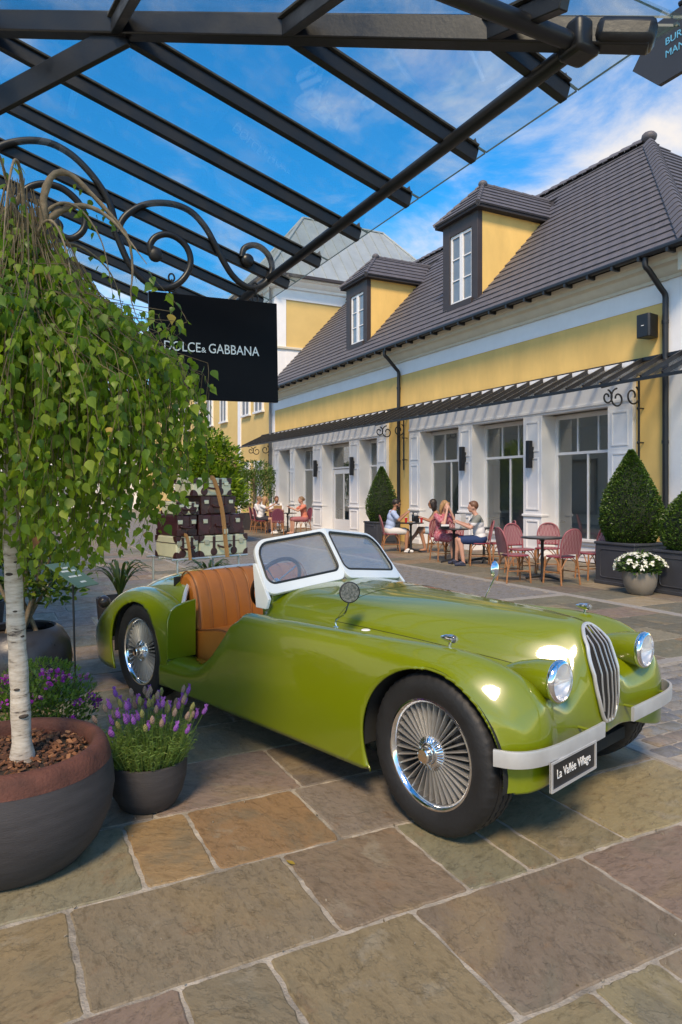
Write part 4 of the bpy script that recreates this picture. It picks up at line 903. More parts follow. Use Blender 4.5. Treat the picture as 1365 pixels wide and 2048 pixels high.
for i in range(82):
    a = rnd.uniform(0, 2*PI); r_ = .16*math.sqrt(rnd.random()); H_ = rnd.uniform(.20, .30); lean = r_/.16*.42
    p = Vector((r_*math.cos(a), r_*math.sin(a), .21)); d = Vector((math.cos(a)*lean+rnd.uniform(-.12, .12), math.sin(a)*lean+rnd.uniform(-.12, .12), 1)).normalized(); top = p+d*H_
    mbs[0].tube([p, top], .0013, 4, cap=False); kind = rnd.choices((0, 1, 2), (5, 3, 3))[0]
    hd = MB()
    for k in range(26):
        t = k/26; b = k*2.4; rr = .0075*math.sin(PI*min(1, t*.9+.12)); c = top+d*(t*.036)+Vector((math.cos(b)*rr, math.sin(b)*rr, 0)); fl[kind].ball(c, (.0056, .0056, .006), 5, 4)
    for k in range(5 if kind == 0 else 0):
        b = rnd.uniform(0, 6.28); ld = Vector((math.cos(b)*.5, math.sin(b)*.5, 1)); blade(fl[0], top+d*.034, ld, .022, .0055, .1)
for k in range(3): tag(link('lavender_foliage', mbs[k].mesh('lavender_foliage', LAVL[k], 0, weld='keep'), lp), kind='stuff')
for k in range(3): tag(link('lavender_flowers', fl[k].mesh('lavender_flowers', LAVF[k], 60, weld='keep'), lp), kind='stuff')
# ------------------------------------------------------------------ shrubs
def shrub(name, label, loc, potprof, potmat, soil_r, soil_z, blobs, nl, lk, leafm, stems=0, cat='potted plant', seed=1, flowers=None, group=None, up=.5, stemm=None):
    rn = random.Random(seed); t = thing(name, label, cat, loc, group=group)
    if potprof:
        MB().lathe(potprof, 48).build('pot', potmat, t, smooth=50); MB().lathe([(soil_r, soil_z), (0, soil_z+.01)], 24).build('soil', SOIL, t)
    lv = [leaf_verts(L_, w_, .2, .2, k_) for L_, w_, k_ in lk]; mb_ = [MB() for _ in leafm]; tot = sum(b[1][0]*b[1][1]*b[1][2] for b in blobs)
    for (c, rad) in blobs:
        n = int(nl*(rad[0]*rad[1]*rad[2])/tot)
        for i in range(n):
            while True:
                v = Vector((rn.uniform(-1, 1), rn.uniform(-1, 1), rn.uniform(-1, 1)))
                if v.length <= 1 and (v.length > .45 or rn.random() < .35): break
            p = Vector((c[0]+v.x*rad[0], c[1]+v.y*rad[1], c[2]+v.z*rad[2])); d = Vector((v.x+rn.uniform(-.6, .6), v.y+rn.uniform(-.6, .6), v.z*.6+up+rn.uniform(-.5, .5)))
            j = rn.randrange(len(leafm)) if v.z < .2 else rn.choice([0]+list(range(len(leafm)))); add_leaf(mb_[j], p, d, rn.uniform(-1.2, 1.2), rn.choice(lv), rn.uniform(.7, 1.2))
    for j, b_ in enumerate(mb_):
        if b_.v: tag(link('crown' if j == 0 else 'crown_leaves', b_.mesh('crown', leafm[j], 60, weld='keep'), t), kind='stuff')
    for i in range(stems):
        (c, rad) = rn.choice(blobs); a = rn.uniform(0, 6.28); q = rn.uniform(.01, soil_r*.5)
        p0 = Vector((q*math.cos(a), q*math.sin(a), soil_z)); p3 = Vector(c)+Vector((rn.uniform(-.6, .6)*rad[0], rn.uniform(-.6, .6)*rad[1], rn.uniform(-.2, .5)*rad[2])); m1 = p0.lerp(p3, .5)+Vector((rn.uniform(-.08, .08), rn.uniform(-.08, .08), .05))
        MB().tube(spline([tuple(p0), tuple(m1), tuple(p3)], 9), [.018-.0015*k for k in range(9)], 7).build('stem', stemm or LIMB, t, smooth=60)
    return t
# magenta-flowered shrub between the planter and the car
PGL = [mat('milkwort_leaf_a', (.095,.185,.030), rough=.45, trans=.3), mat('milkwort_leaf_b', (.045,.10,.024), rough=.4, trans=.25), mat('milkwort_leaf_c', (.17,.26,.04), rough=.5, trans=.35)]
MAG = [mat('magenta_petal', (.42,.035,.42), rough=.6, trans=.3), mat('pale_magenta_petal', (.55,.25,.42), rough=.6, trans=.3)]
sh = shrub('flowering_shrub', 'bushy green shrub with magenta flowers behind the birch trunk', (.24, 4.00, -.05), [(0,.05),(.15,.05),(.20,.08),(.225,.22),(.225,.33),(.21,.335),(.20,.28)], GREYP, .2, .30, [((0,0,.44),(.27,.27,.17)),((-.14,.02,.42),(.2,.2,.14)),((.12,-.05,.42),(.18,.18,.14)),((.0,.0,.52),(.18,.18,.13))], 2700, ((.034,.013,'lance'),(.028,.011,'lance')), PGL, seed=3, up=.9)
rnd = random.Random(8); ros = [MB(), MB()]; petals = [MB(), MB()]; lvp = leaf_verts(.030, .012, .2, -.15, 'lance'); lpet = leaf_verts(.017, .014, .3, .2, 'oval')
for i in range(130):      # leaf rosettes at shoot tips
    a = rnd.uniform(0, 6.28); e = rnd.uniform(.05, 1.4); c = Vector((math.cos(a)*math.cos(e)*.27, math.sin(a)*math.cos(e)*.27, .44+math.sin(e)*.22)); nrm = Vector((math.cos(a)*math.cos(e), math.sin(a)*math.cos(e), math.sin(e)+.6)).normalized()
    for k in range(9):
        b = k*2.4; u = nrm.orthogonal().normalized(); q = nrm.cross(u); add_leaf(ros[i % 2], c+nrm*(.004*k), (u*math.cos(b)+q*math.sin(b))*(1-.07*k)+nrm*(.35+.1*k), 0, lvp, 1-.06*k)
for i in range(26):
    a = rnd.uniform(2.6, 6.6) if i < 18 else rnd.uniform(0, 6.28); e = rnd.uniform(-.1, 1.2); c = Vector((math.cos(a)*math.cos(e)*.285, math.sin(a)*math.cos(e)*.285, .43+math.sin(e)*.23))
    for k in range(16):
        d = Vector((rnd.uniform(-1, 1), rnd.uniform(-1, 1), rnd.uniform(-.3, 1))); add_leaf(petals[0 if rnd.random() < .75 else 1], c+d*.016, d, rnd.uniform(-2, 2), lpet, rnd.uniform(.8, 1.3))
for k in range(2):
    tag(link('leaf_rosettes', ros[k].mesh('leaf_rosettes', PGL[2 if k else 0], 60, weld='keep'), sh), kind='stuff'); tag(link('flowers', petals[k].mesh('flowers', MAG[k], 60, weld='keep'), sh), kind='stuff')
# glazed black pots with camellia behind
CAM = [mat('camellia_leaf_a', (.085,.16,.022), rough=.3, trans=.3, spec=.5), mat('camellia_leaf_b', (.032,.075,.018), rough=.28, trans=.25, spec=.5), mat('camellia_leaf_c', (.17,.23,.03), rough=.4, trans=.35)]
BPP = [(0,0),(.22,0),(.27,.04),(.345,.18),(.365,.32),(.345,.44),(.29,.53),(.25,.555),(.235,.545),(.24,.50)]
shrub('camellia_in_glazed_pot', 'leafy camellia in a round glossy black pot behind the green sign', (.19, 5.55, 0), BPP, GLOSSP, .245, .49, [((.08,-.05,.98),(.30,.28,.24)),((-.15,.0,1.15),(.28,.28,.25)),((.24,-.06,.90),(.24,.22,.20)),((.05,.1,1.35),(.3,.3,.25))], 1700, ((.070,.034,'oval'),(.055,.028,'oval')), CAM, 11, seed=9)
shrub('tall_shrub_in_black_pot', 'dark tall shrub in a black pot at the left edge behind the birch trunk', (-.62, 6.3, 0), [(0,0),(.26,0),(.32,.1),(.36,.4),(.37,.72),(.35,.73),(.34,.66)], GLOSSP, .34, .66, [((0,0,1.5),(.5,.5,.45)),((.1,0,2.0),(.4,.4,.4)),((-.2,0,1.2),(.4,.4,.3))], 1300, ((.075,.036,'oval'),), CAM, 8, seed=10)
# strap-leaved plants and a dark-leaved bush behind the car's tail
STR = [mat('strap_leaf_a', (.045,.085,.02), rough=.4, trans=.25), mat('strap_leaf_b', (.08,.12,.03), rough=.45, trans=.3)]; DRK = [mat('plum_leaf', (.040,.018,.022), rough=.4, trans=.2), mat('dark_green_leaf', (.025,.045,.015), rough=.4, trans=.2)]
def strap_plant(label, loc, H_, n, seed):
    rn = random.Random(seed); t = thing('strap_leaved_plant', label, 'potted plant', loc, group='strap-leaved plants behind the car')
    MB().lathe([(0,0),(.17,0),(.22,.2),(.24,.42),(.22,.42),(.21,.36)], 32).build('pot', CHAR, t, smooth=50)
    for j in range(n):
        a = rn.uniform(0, 6.28); r_ = rn.uniform(.2, .42); h_ = rn.uniform(.6, 1.0)*H_; w_ = rn.uniform(.012, .02); b_ = MB(); rows_ = []
        for k in range(8):
            s_ = k/7; rr = r_*s_**1.3; z = .38+h_*(s_-.62*s_**2.6); ww = w_*(.5+1.2*s_)*(1-s_**3)+.001; u = Vector((math.cos(a), math.sin(a), 0)); q = Vector((-u.y, u.x, 0)); c = u*rr+Vector((0, 0, z)); rows_.append([tuple(c+q*ww), tuple(c-Vector((0,0,ww*.4))), tuple(c-q*ww)])
        b_.grid(rows_); b_.build('leaf', STR[j % 2], t, smooth=60)
strap_plant('strap-leaved plant in a pot just behind the tail of the car', (1.22, 7.55, 0), .95, 34, 4)
strap_plant('strap-leaved plant in a pot beyond the luggage rack of the car', (2.35, 8.1, 0), .75, 34, 6)
shrub('plum_leaved_shrub', 'dark plum-leaved shrub in a pot hanging over the paving behind the birch', (-.15, 7.7, 0), [(0,0),(.2,0),(.26,.2),(.28,.45),(.26,.45),(.25,.4)], CHAR, .25, .4, [((0,0,1.15),(.35,.35,.28)),((.1,-.1,.9),(.3,.3,.2))], 700, ((.07,.024,'lance'),), DRK, 7, seed=14)
# bushes further down the street
BR = [mat('laurel_leaf_a', (.19,.30,.028), rough=.4, trans=.35), mat('laurel_leaf_b', (.055,.11,.018), rough=.4, trans=.3), mat('laurel_leaf_c', (.28,.38,.04), rough=.45, trans=.4)]
shrub('laurel_bush', 'bright green bushy laurel in a planter beyond the stacked suitcases', (5.75, 19.6, 0), [(0,0),(.4,0),(.5,.5),(.52,.7),(.46,.7),(.45,.6)], CHAR, .46, .6, [((0,0,1.6),(.95,.95,.8)),((.15,0,2.4),(.75,.75,.6)),((-.5,.2,2.2),(.7,.7,.7)),((.45,-.2,1.3),(.6,.6,.5)),((-.1,.1,2.85),(.6,.6,.5))], 7500, ((.15,.062,'oval'),(.12,.05,'oval')), BR, 6, seed=17)
WEEP = [mat('vine_leaf_a', (.055,.115,.016), rough=.5, trans=.3), mat('vine_leaf_b', (.10,.17,.022), rough=.5, trans=.35)]
wv = shrub('trailing_tree', 'weeping tree with trailing green branches beside the far cafe tables', (9.2, 25.6, 0), [(0,0),(.4,0),(.48,.5),(.5,.65),(.46,.65),(.45,.55)], CHAR, .45, .55, [((0,0,2.35),(.75,.75,.35))], 700, ((.10,.045,'oval'),), WEEP, 0, seed=19)
MB().tube([(0,0,.5),(.03,0,1.4),(0,.02,2.4)], .06, 8).build('trunk', LIMB, wv, smooth=60)
rnd = random.Random(31); vb = [MB(), MB()]; lw = leaf_verts(.10, .042, .2, .2, 'oval')
for i in range(190):
    a = rnd.uniform(0, 6.28); q = math.sqrt(rnd.random())*.82; z = 2.35; ze = rnd.uniform(.8, 2.1)
    while z > ze: add_leaf(vb[rnd.randrange(2)], Vector((math.cos(a)*q+rnd.uniform(-.04, .04), math.sin(a)*q+rnd.uniform(-.04, .04), z)), (rnd.uniform(-1, 1), rnd.uniform(-1, 1), -1.2), rnd.uniform(-1, 1), lw, rnd.uniform(.6, 1.1)); z -= rnd.uniform(.04, .09)
for k in range(2): tag(link('trailing_branches', vb[k].mesh('trailing_branches', WEEP[k], 60, weld='keep'), wv), kind='stuff')
shrub('red_leaved_bush', 'reddish maple bush behind the trailing tree', (8.9, 28.3, 0), [(0,0),(.3,0),(.36,.5),(.34,.5),(.33,.45)], CHAR, .33, .45, [((0,0,2.3),(.6,.6,.6))], 500, ((.13,.05,'lance'),), [mat('maple_leaf', (.16,.035,.045), rough=.5, trans=.3)], 5, seed=23)
# ------------------------------------------------------------------ clipped box cones in lead-grey planters
BOXL = [mat('box_leaf_a', (.060,.125,.018), rough=.45, trans=.2), mat('box_leaf_b', (.030,.070,.012), rough=.4, trans=.15), mat('box_leaf_c', (.085,.15,.022), rough=.5, trans=.25)]
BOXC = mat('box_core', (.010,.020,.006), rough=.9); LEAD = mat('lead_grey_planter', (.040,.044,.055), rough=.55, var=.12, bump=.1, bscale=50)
def topiary(label, loc, hb, rb, ph, pw, seed, nl):
    rn = random.Random(seed); t = thing('topiary_cone', label, 'topiary', loc, group='clipped box cones in planters')
    prf = [(0,.72),(.08,.88),(.22,.99),(.36,.98),(.55,.80),(.75,.48),(.92,.18),(1.0,.02)]
    def rad(s_):
        for (a, r0), (b, r1) in zip(prf, prf[1:]):
            if s_ <= b: return (r0+(r1-r0)*(s_-a)/(b-a))*rb
        return .01
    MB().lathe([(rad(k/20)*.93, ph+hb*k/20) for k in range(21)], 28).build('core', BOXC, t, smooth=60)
    mbb = [MB(), MB(), MB()]; lv = leaf_verts(.038, .022, .2, .1, 'oval')
    lump = [(rn.uniform(0, 6.28), rn.random(), rn.uniform(.95, 1.06)) for _ in range(60)]
    for i in range(nl):
        s_ = rn.random()**1.25; a = rn.uniform(0, 2*PI); k = 1+.03*math.sin(a*5+s_*9+seed)+.025*math.sin(a*11-s_*23)
        r_ = rad(s_)*k*rn.uniform(.93, 1.03)+.005; p = Vector((math.cos(a)*r_, math.sin(a)*r_, ph+hb*s_)); d = Vector((math.cos(a)+rn.uniform(-.7, .7), math.sin(a)+rn.uniform(-.7, .7), .55+rn.uniform(-.6, .6)))
        add_leaf(mbb[rn.choices((0, 1, 2), (5, 4, 2))[0]], p, d, rn.uniform(-1.5, 1.5), lv, rn.uniform(.7, 1.15))
    for k in range(3): tag(link('crown' if k == 0 else 'crown_leaves', mbb[k].mesh('crown', BOXL[k], 60, weld='keep'), t), kind='stuff')
    h = pw/2
    pb = MB().box((-h, -h, .0), (h, h, ph-.04)).build('planter_box', LEAD, t, bevel=.01)
    MB().box((-h-.02, -h-.02, ph-.045), (h+.02, h+.02, ph)).build('planter_rim', LEAD, t, bevel=.012); MB().box((-h-.015, -h-.015, 0), (h+.015, h+.015, .06)).build('planter_foot', LEAD, t, bevel=.01)
    for sx, sy in ((-1, 0), (0, -1), (1, 0), (0, 1)):      # raised panel outline with notched corners on each face
        e = .10; z0, z1 = .12, ph-.12; w_ = h-e; n_ = .05
        pts2 = [(-w_+n_, z0), (w_-n_, z0), (w_-n_*.3, z0+n_*.3), (w_, z0+n_), (w_, z1-n_), (w_-n_*.3, z1-n_*.3), (w_-n_, z1), (-w_+n_, z1), (-w_+n_*.3, z1-n_*.3), (-w_, z1-n_), (-w_, z0+n_), (-w_+n_*.3, z0+n_*.3)]
        MB().tube([(sx*(h+.003), q, z) if sx else (q, sy*(h+.003), z) for q, z in pts2], .009, 6, closed=True).build('panel_moulding', LEAD, t)
    return t
topiary('clipped box cone in a dark planter behind the white flower pot', (9.40, 7.95, 0), 1.50, .47, .70, .78, 3, 11000)
topiary('clipped box cone in a dark planter cut off by the right edge', (9.35, 6.75, 0), 1.02, .48, .66, .80, 4, 7000)
topiary('clipped box cone beside the cafe door behind the man in blue', (9.95, 17.0, 0), 1.55, .43, .66, .74, 5, 6000)
# white flowers in a taupe pot
TAUPE = mat('taupe_pot', (.21,.185,.15), rough=.65, var=.08, vscale=4); WFL = mat('white_petal', (.80,.80,.76), rough=.6, trans=.25); FLG = [mat('flower_leaf_a', (.06,.13,.022), rough=.45, trans=.3), mat('flower_leaf_b', (.03,.07,.016), rough=.45, trans=.25)]
wf = shrub('white_flower_pot', 'taupe round pot of white flowers in front of the dark planters', (8.62, 7.13, 0), [(0,0),(.14,0),(.17,.02),(.225,.13),(.245,.25),(.24,.34),(.225,.345),(.22,.30)], TAUPE, .22, .31, [((0,0,.42),(.33,.33,.15)),((0,0,.50),(.2,.2,.12))], 900, ((.065,.03,'oval'),), FLG, 0, seed=27)
rnd = random.Random(44); pb_ = MB(); lpet = leaf_verts(.052, .040, .1, .3, 'oval')
for i in range(62):
    a = rnd.uniform(0, 6.28); e = rnd.uniform(-.15, 1.4); c = Vector((math.cos(a)*math.cos(e)*.36, math.sin(a)*math.cos(e)*.36, .42+math.sin(e)*.20)); nr = Vector((math.cos(a)*math.cos(e), math.sin(a)*math.cos(e), math.sin(e)*.8+.4)).normalized(); u = nr.orthogonal().normalized(); q = nr.cross(u)
    for k in range(5): b = 2*PI*k/5+i; add_leaf(pb_, c, (u*math.cos(b)+q*math.sin(b))+nr*.35, 0, lpet, rnd.uniform(.8, 1.1))
tag(link('flowers', pb_.mesh('flowers', WFL, 60, weld='keep'), wf), kind='stuff')
# ------------------------------------------------------------------ little green sign on a stake
PLC = [Vector((.301,4.819,1.075)), Vector((.474,5.072,1.052)), Vector((.662,4.959,.910)), Vector((.514,4.699,.916))]; c0 = sum(PLC, Vector())/4
st = thing('garden_sign', 'small green sign on a thin black stake beside the birch trunk', 'sign', (c0.x, c0.y, 0))
SG = mat('sage_green_sign', (.085,.155,.095), rough=.55, var=.06); SGW = mat('sign_print_white', (.70,.72,.68), rough=.6)
MB().tube([(.02, -.02, 0), (0, 0, c0.z-.004)], .0065, 8).build('stake', STEEL, st)
ux = (PLC[1]-PLC[0]+PLC[2]-PLC[3]).normalized(); uy = (PLC[0]-PLC[3]+PLC[1]-PLC[2]); uy = (uy-ux*uy.dot(ux)).normalized(); un = ux.cross(uy)
Ms = Matrix((ux, uy, un)).transposed().to_4x4(); Ms.translation = c0-Vector((c0.x, c0.y, 0))
b_ = MB(); b_.box((-.15, -.135, -.002), (.15, .135, .002), Ms); b_.build('sign_plate', SG, st)
for k, (yy, wd, xx) in enumerate(((.075, .12, .0), (.04, .18, .0), (-.02, .17, .0), (-.085, .07, .0))):
    b_ = MB(); rn = random.Random(k); x = xx-wd/2
    while x < xx+wd/2: w_ = rn.uniform(.005, .012); b_.box((x, yy-.008, .0022), (x+w_, yy+.008, .0026), Ms); x += w_+.0035
    tag(b_.build('sign_print', SGW, st, smooth=0), kind='stuff')
# a few fallen leaves
for i, (x, y, lab) in enumerate(((.62, 1.72, 'yellow fallen leaf on the foreground slab near the bottom edge'), (1.12, 2.62, 'small yellow fallen leaf near the course joint left of the front wheel'))):
    o = link('fallen_leaf', MB().add(*leaf_verts(.045, .022, .3, -.2, 'lance')).mesh('fallen_leaf', LYEL, 60, weld='keep'), None, (x, y, .006), (0, .1, 1.1+i)); tag(o, lab, 'leaf')
# ------------------------------------------------------------------ the green roadster
PAINT = mat('olive_paint', (0.152, 0.193, 0.0045), rough=0.32, coat=1.0, spec=0.4, var=0.03, vscale=1.5)
CHROME = mat('chrome', (0.82, 0.83, 0.85), rough=0.08, metal=1.0, rvar=0.05, var=0.03, vscale=20)
SATIN = mat('satin_aluminium', (0.62, 0.62, 0.61), rough=0.38, metal=0.55, var=0.08, vscale=9, rvar=0.1)
BLK = mat('black_plastic', (0.012, 0.012, 0.013), rough=0.5)
RUBBER = mat('tyre_rubber', (0.011, 0.011, 0.012), rough=0.62, var=0.25, vscale=6, bump=0.2, bscale=60, rvar=0.1)
LEATHER = mat('tan_leather', (0.42, 0.132, 0.022), rough=0.42, var=0.12, vscale=3, bump=0.12, bscale=160, bdist=0.003)
STITCH = mat('dark_leather_seam', (0.20, 0.062, 0.014), rough=0.6)
WHITEP = mat('white_frame_paint', (0.80, 0.80, 0.79), rough=0.3, var=0.03)
WSGLASS = glass('windscreen_glass', (0.93, 0.95, 0.95), ior=2.1, rough=0.01, dirt_sheen=0.32, dlo=0.10)  # whitish veil mixed into the panes stands in for reflected cloud
LENS = glass('lamp_glass', (0.95, 0.96, 0.97), ior=1.5, dirt_sheen=.3, dlo=.18); REFL = mat('lamp_reflector', (.9, .9, .9), rough=.38, metal=.8)
WOODW = mat('dark_wood_rim', (0.045, 0.016, 0.008), rough=0.45, spec=0.3)
INNER = mat('dark_wheel_well', (0.010, 0.011, 0.010), rough=0.9)
PLATEB = mat('plate_black', (0.012, 0.012, 0.013), rough=0.4)
PLATEW = mat('plate_lettering_white', (0.78, 0.78, 0.76), rough=0.5)

car = thing('vintage_roadster', 'olive green open vintage roadster with tan leather bench seat parked on the paving', 'car', (2.49, 2.80, 0), R(-73.56))

def patch(ctrl, nu, nv):
    """bicubic Catmull-Rom surface through a control grid (rows of points)"""
    cols = [spline(r_, nv) for r_ in ctrl]                       # each row resampled across
    return [list(r_) for r_ in zip(*[spline([c[k] for c in cols], nu) for k in range(nv)])]
def mirror(rows): return [[(x, -y, z) for x, y, z in r_] for r_ in rows]

FRONT = [   # x, y (outward), z : centre line ... hood ... valley ... fender crest ... sill
 [(-1.40,0,.955),(-1.40,.20,.950),(-1.41,.40,.925),(-1.43,.535,.865),(-1.44,.595,.795),(-1.44,.635,.775),(-1.44,.70,.805),(-1.44,.765,.785),(-1.44,.80,.70),(-1.44,.805,.46),(-1.44,.785,.19)],
 [(-0.95,0,.950),(-0.95,.18,.945),(-0.95,.37,.915),(-0.95,.49,.850),(-0.95,.545,.785),(-0.95,.60,.768),(-0.95,.69,.812),(-0.95,.765,.785),(-0.95,.80,.70),(-0.95,.805,.46),(-0.95,.785,.19)],
 [(-0.45,0,.943),(-0.45,.16,.936),(-0.45,.32,.895),(-0.45,.42,.825),(-0.45,.475,.762),(-0.45,.56,.762),(-0.45,.675,.822),(-0.45,.76,.785),(-0.45,.80,.69),(-0.45,.808,.46),(-0.45,.79,.19)],
 [(-0.05,0,.936),(-0.05,.13,.924),(-0.05,.26,.870),(-0.05,.345,.785),(-0.05,.40,.735),(-0.05,.51,.760),(-0.05,.655,.832),(-0.05,.76,.778),(-0.05,.803,.67),(-0.05,.812,.45),(-0.05,.80,.20)],
 [(0.17,0,.924),(0.17,.11,.908),(0.17,.21,.845),(0.17,.285,.755),(0.17,.34,.705),(0.18,.47,.735),(0.18,.635,.818),(0.17,.752,.755),(0.17,.797,.64),(0.17,.807,.46),(0.17,.80,.27)],
 [(0.34,0,.905),(0.33,.085,.882),(0.33,.155,.805),(0.33,.22,.715),(0.33,.28,.665),(0.335,.44,.690),(0.345,.61,.760),(0.305,.735,.690),(0.28,.785,.595),(0.275,.798,.47),(0.28,.795,.335)],
 [(0.425,0,.815),(0.415,.10,.785),(0.40,.17,.720),(0.395,.23,.645),(0.395,.30,.610),(0.41,.43,.625),(0.435,.585,.665),(0.395,.71,.615),(0.345,.765,.545),(0.335,.785,.455),(0.335,.785,.345)],
 [(0.468,0,.690),(0.450,.10,.665),(0.43,.175,.620),(0.425,.245,.575),(0.43,.32,.550),(0.445,.44,.555),(0.468,.565,.575),(0.440,.685,.545),(0.385,.745,.500),(0.365,.768,.435),(0.36,.772,.348)],
 [(0.475,0,.560),(0.458,.10,.550),(0.442,.18,.525),(0.438,.25,.500),(0.442,.33,.485),(0.456,.44,.480),(0.475,.56,.480),(0.452,.67,.462),(0.405,.728,.440),(0.385,.752,.405),(0.378,.758,.345)],
 [(0.466,0,.400),(0.455,.10,.398),(0.446,.18,.392),(0.444,.25,.382),(0.448,.33,.368),(0.462,.44,.335),(0.474,.55,.312),(0.456,.65,.302),(0.420,.705,.298),(0.398,.735,.298),(0.386,.748,.300)],
]
ARCH_F = (0.0, 0.36, 0.385); ARCH_R = (-2.745, 0.355, 0.372)
def body_half(rows, flip, holes):
    mb = MB(); mb.grid(rows, flip)
    me = mb.mesh('tmp', None, 0)
    bm = bmesh.new(); bm.from_mesh(me); bpy.data.meshes.remove(me)
    bmesh.ops.remove_doubles(bm, verts=bm.verts, dist=1e-5)
    for cx, cz, rad in holes:
        dead = []
        for f in bm.faces:
            c = f.calc_center_median()
            if abs(c.y) > 0.50 and math.hypot(c.x-cx, c.z-cz) < rad and not (c.z > cz and abs(c.y) < 0.60): dead.append(f)
        bmesh.ops.delete(bm, geom=dead, context='FACES')
        for v in bm.verts:
            if v.is_boundary and abs(v.co.y) > 0.5:
                d = math.hypot(v.co.x-cx, v.co.z-cz)
                if abs(d-rad) < 0.035 and d > 1e-4 and (v.co.z > 0.215 or cx > -1):
                    v.co.x = cx+(v.co.x-cx)*rad/d; v.co.z = cz+(v.co.z-cz)*rad/d
    return bm
def bm_obj(name, bms, material, parent, thick=0.0, smooth=50):
    me = bpy.data.meshes.new(name); bmA = bmesh.new()
    for b in bms:
        t = bpy.data.meshes.new('t'); b.to_mesh(t); b.free(); bmA.from_mesh(t); bpy.data.meshes.remove(t)
    bmesh.ops.remove_doubles(bmA, verts=bmA.verts, dist=1e-4)
    bmesh.ops.recalc_face_normals(bmA, faces=bmA.faces)
    bmA.to_mesh(me); bmA.free(); me.materials.append(material)
    me.polygons.foreach_set('use_smooth', [True]*len(me.polygons)); me.set_sharp_from_angle(angle=R(smooth))
    o = link(name, me, parent)
    if thick:
        sm = o.modifiers.new('solid', 'SOLIDIFY'); sm.thickness = thick; sm.offset = -1
    return o
rows = patch(FRONT, 150, 121)
# bonnet shut lines and hinge: thin dark gaps set into the bonnet sides
def top_pt(x, y):                       # height of the front body at (x, |y|)
    best = None
    for r_ in rows:
        for p in r_:
            d = (p[0]-x)**2+(p[1]-abs(y))**2
            if (best is None or d < best[0]): best = (d, p[2])
    return best[1]
# door side panels with the swooping cut-out
SIDE = [FRONT[0][4:]]
for x, zc in ((-1.52,.745),(-1.60,.665),(-1.68,.585),(-1.77,.505),(-1.87,.440),(-1.98,.405),(-2.12,.392),(-2.30,.390),(-2.385,.390)):
    SIDE.append([(x,.575,zc-.02),(x,.635,zc-.008),(x,.70,zc),(x,.765,zc-.012),(x,.797,zc-.05),(x,.803,zc*.5+.10),(x,.785,.19)])
sr = patch(SIDE, 70, 73); srm = mirror(sr)
front_body = bm_obj('body', [body_half(rows, False, [ARCH_F]), body_half(mirror(rows), True, [ARCH_F]), body_half(sr, False, [ARCH_R]), body_half(srm, True, [ARCH_R])], PAINT, car, 0.012)
for sd_ in (1, -1):                        # from the inside: kick panel closes the door's inner side
    MB().box((-0.6, sd_*.575, .17), (-2.40, sd_*.560, .36)).build('inner_sill', INNER, car)
# rear fender pontoons
RF = []
for x, zt, yo, yi, zb in ((-2.285,.70,.80,.58,.19),(-2.34,.725,.803,.55,.19),(-2.46,.770,.808,.52,.19),(-2.62,.803,.812,.50,.19),(-2.80,.815,.815,.48,.19),(-2.98,.800,.815,.46,.18),(-3.15,.752,.81,.44,.17),(-3.32,.665,.795,.40,.17),(-3.47,.545,.765,.36,.185),(-3.58,.42,.72,.32,.21),(-3.63,.31,.66,.28,.235)):
    h = zt-zb
    RF.append([(x,yi,zb+h*.75),(x,yi+(yo-yi)*.30,zt-h*.035),(x,yi+(yo-yi)*.55,zt),(x,yi+(yo-yi)*.80,zt-h*.06),(x,yo-.008,zt-h*.22),(x,yo,zt-h*.5),(x,yo-.015,zb)])
rr = patch(RF, 80, 44)
for nm, rws, fl in (('rear_fender', rr, False), ('rear_fender', mirror(rr), True)):
    bm_obj(nm, [body_half(rws, fl, [ARCH_R])], PAINT, car, 0.012)
# tail deck behind the seat
DK = []
for x, zt, wd, zb in ((-2.36,.945,.66,.42),(-2.50,.948,.66,.42),(-2.72,.935,.645,.40),(-2.95,.905,.62,.38),(-3.18,.855,.585,.36),(-3.40,.775,.54,.33),(-3.58,.665,.485,.30),(-3.70,.54,.42,.27),(-3.765,.42,.36,.25)):
    h = zt-zb
    DK.append([(x,0,zt),(x,wd*.35,zt-h*.015),(x,wd*.62,zt-h*.07),(x,wd*.82,zt-h*.19),(x,wd*.95,zt-h*.40),(x,wd,zt-h*.68),(x,wd*.985,zb)])
DK[0] = [(x-.245*max(0, 1-(y/.60)**4), y, z) for x, y, z in DK[0]]; DK[1] = [(x-.135*max(0, 1-(y/.60)**4), y, z) for x, y, z in DK[1]]
dr = patch(DK, 70, 40)
MBt = MB()
rear_deck = bm_obj('tail_deck', [body_half(dr, False, []), body_half(mirror(dr), True, [])], PAINT, car, 0.010)
tl = MB(); last = dr[-1]; ring = [p for p in last]+[(p[0],-p[1],p[2]) for p in reversed(last[1:])]
tl.add([(-3.785, 0, .33)]+ring, [(0, i+1, (i+1) % len(ring)+1) for i in range(len(ring))])
tl.build('tail_panel', PAINT, car)
# bright tube added along the cockpit's rear edge, imitating the sky reflected there
e0 = dr[0]; rim = [(p[0]+.004, p[1], p[2]-.004) for p in e0[:34]]; rim = [(p[0], -p[1], p[2]) for p in reversed(rim[1:])]+rim
MB().tube(rim, .016, 8).build('cockpit_edge_glint', SATIN, car)
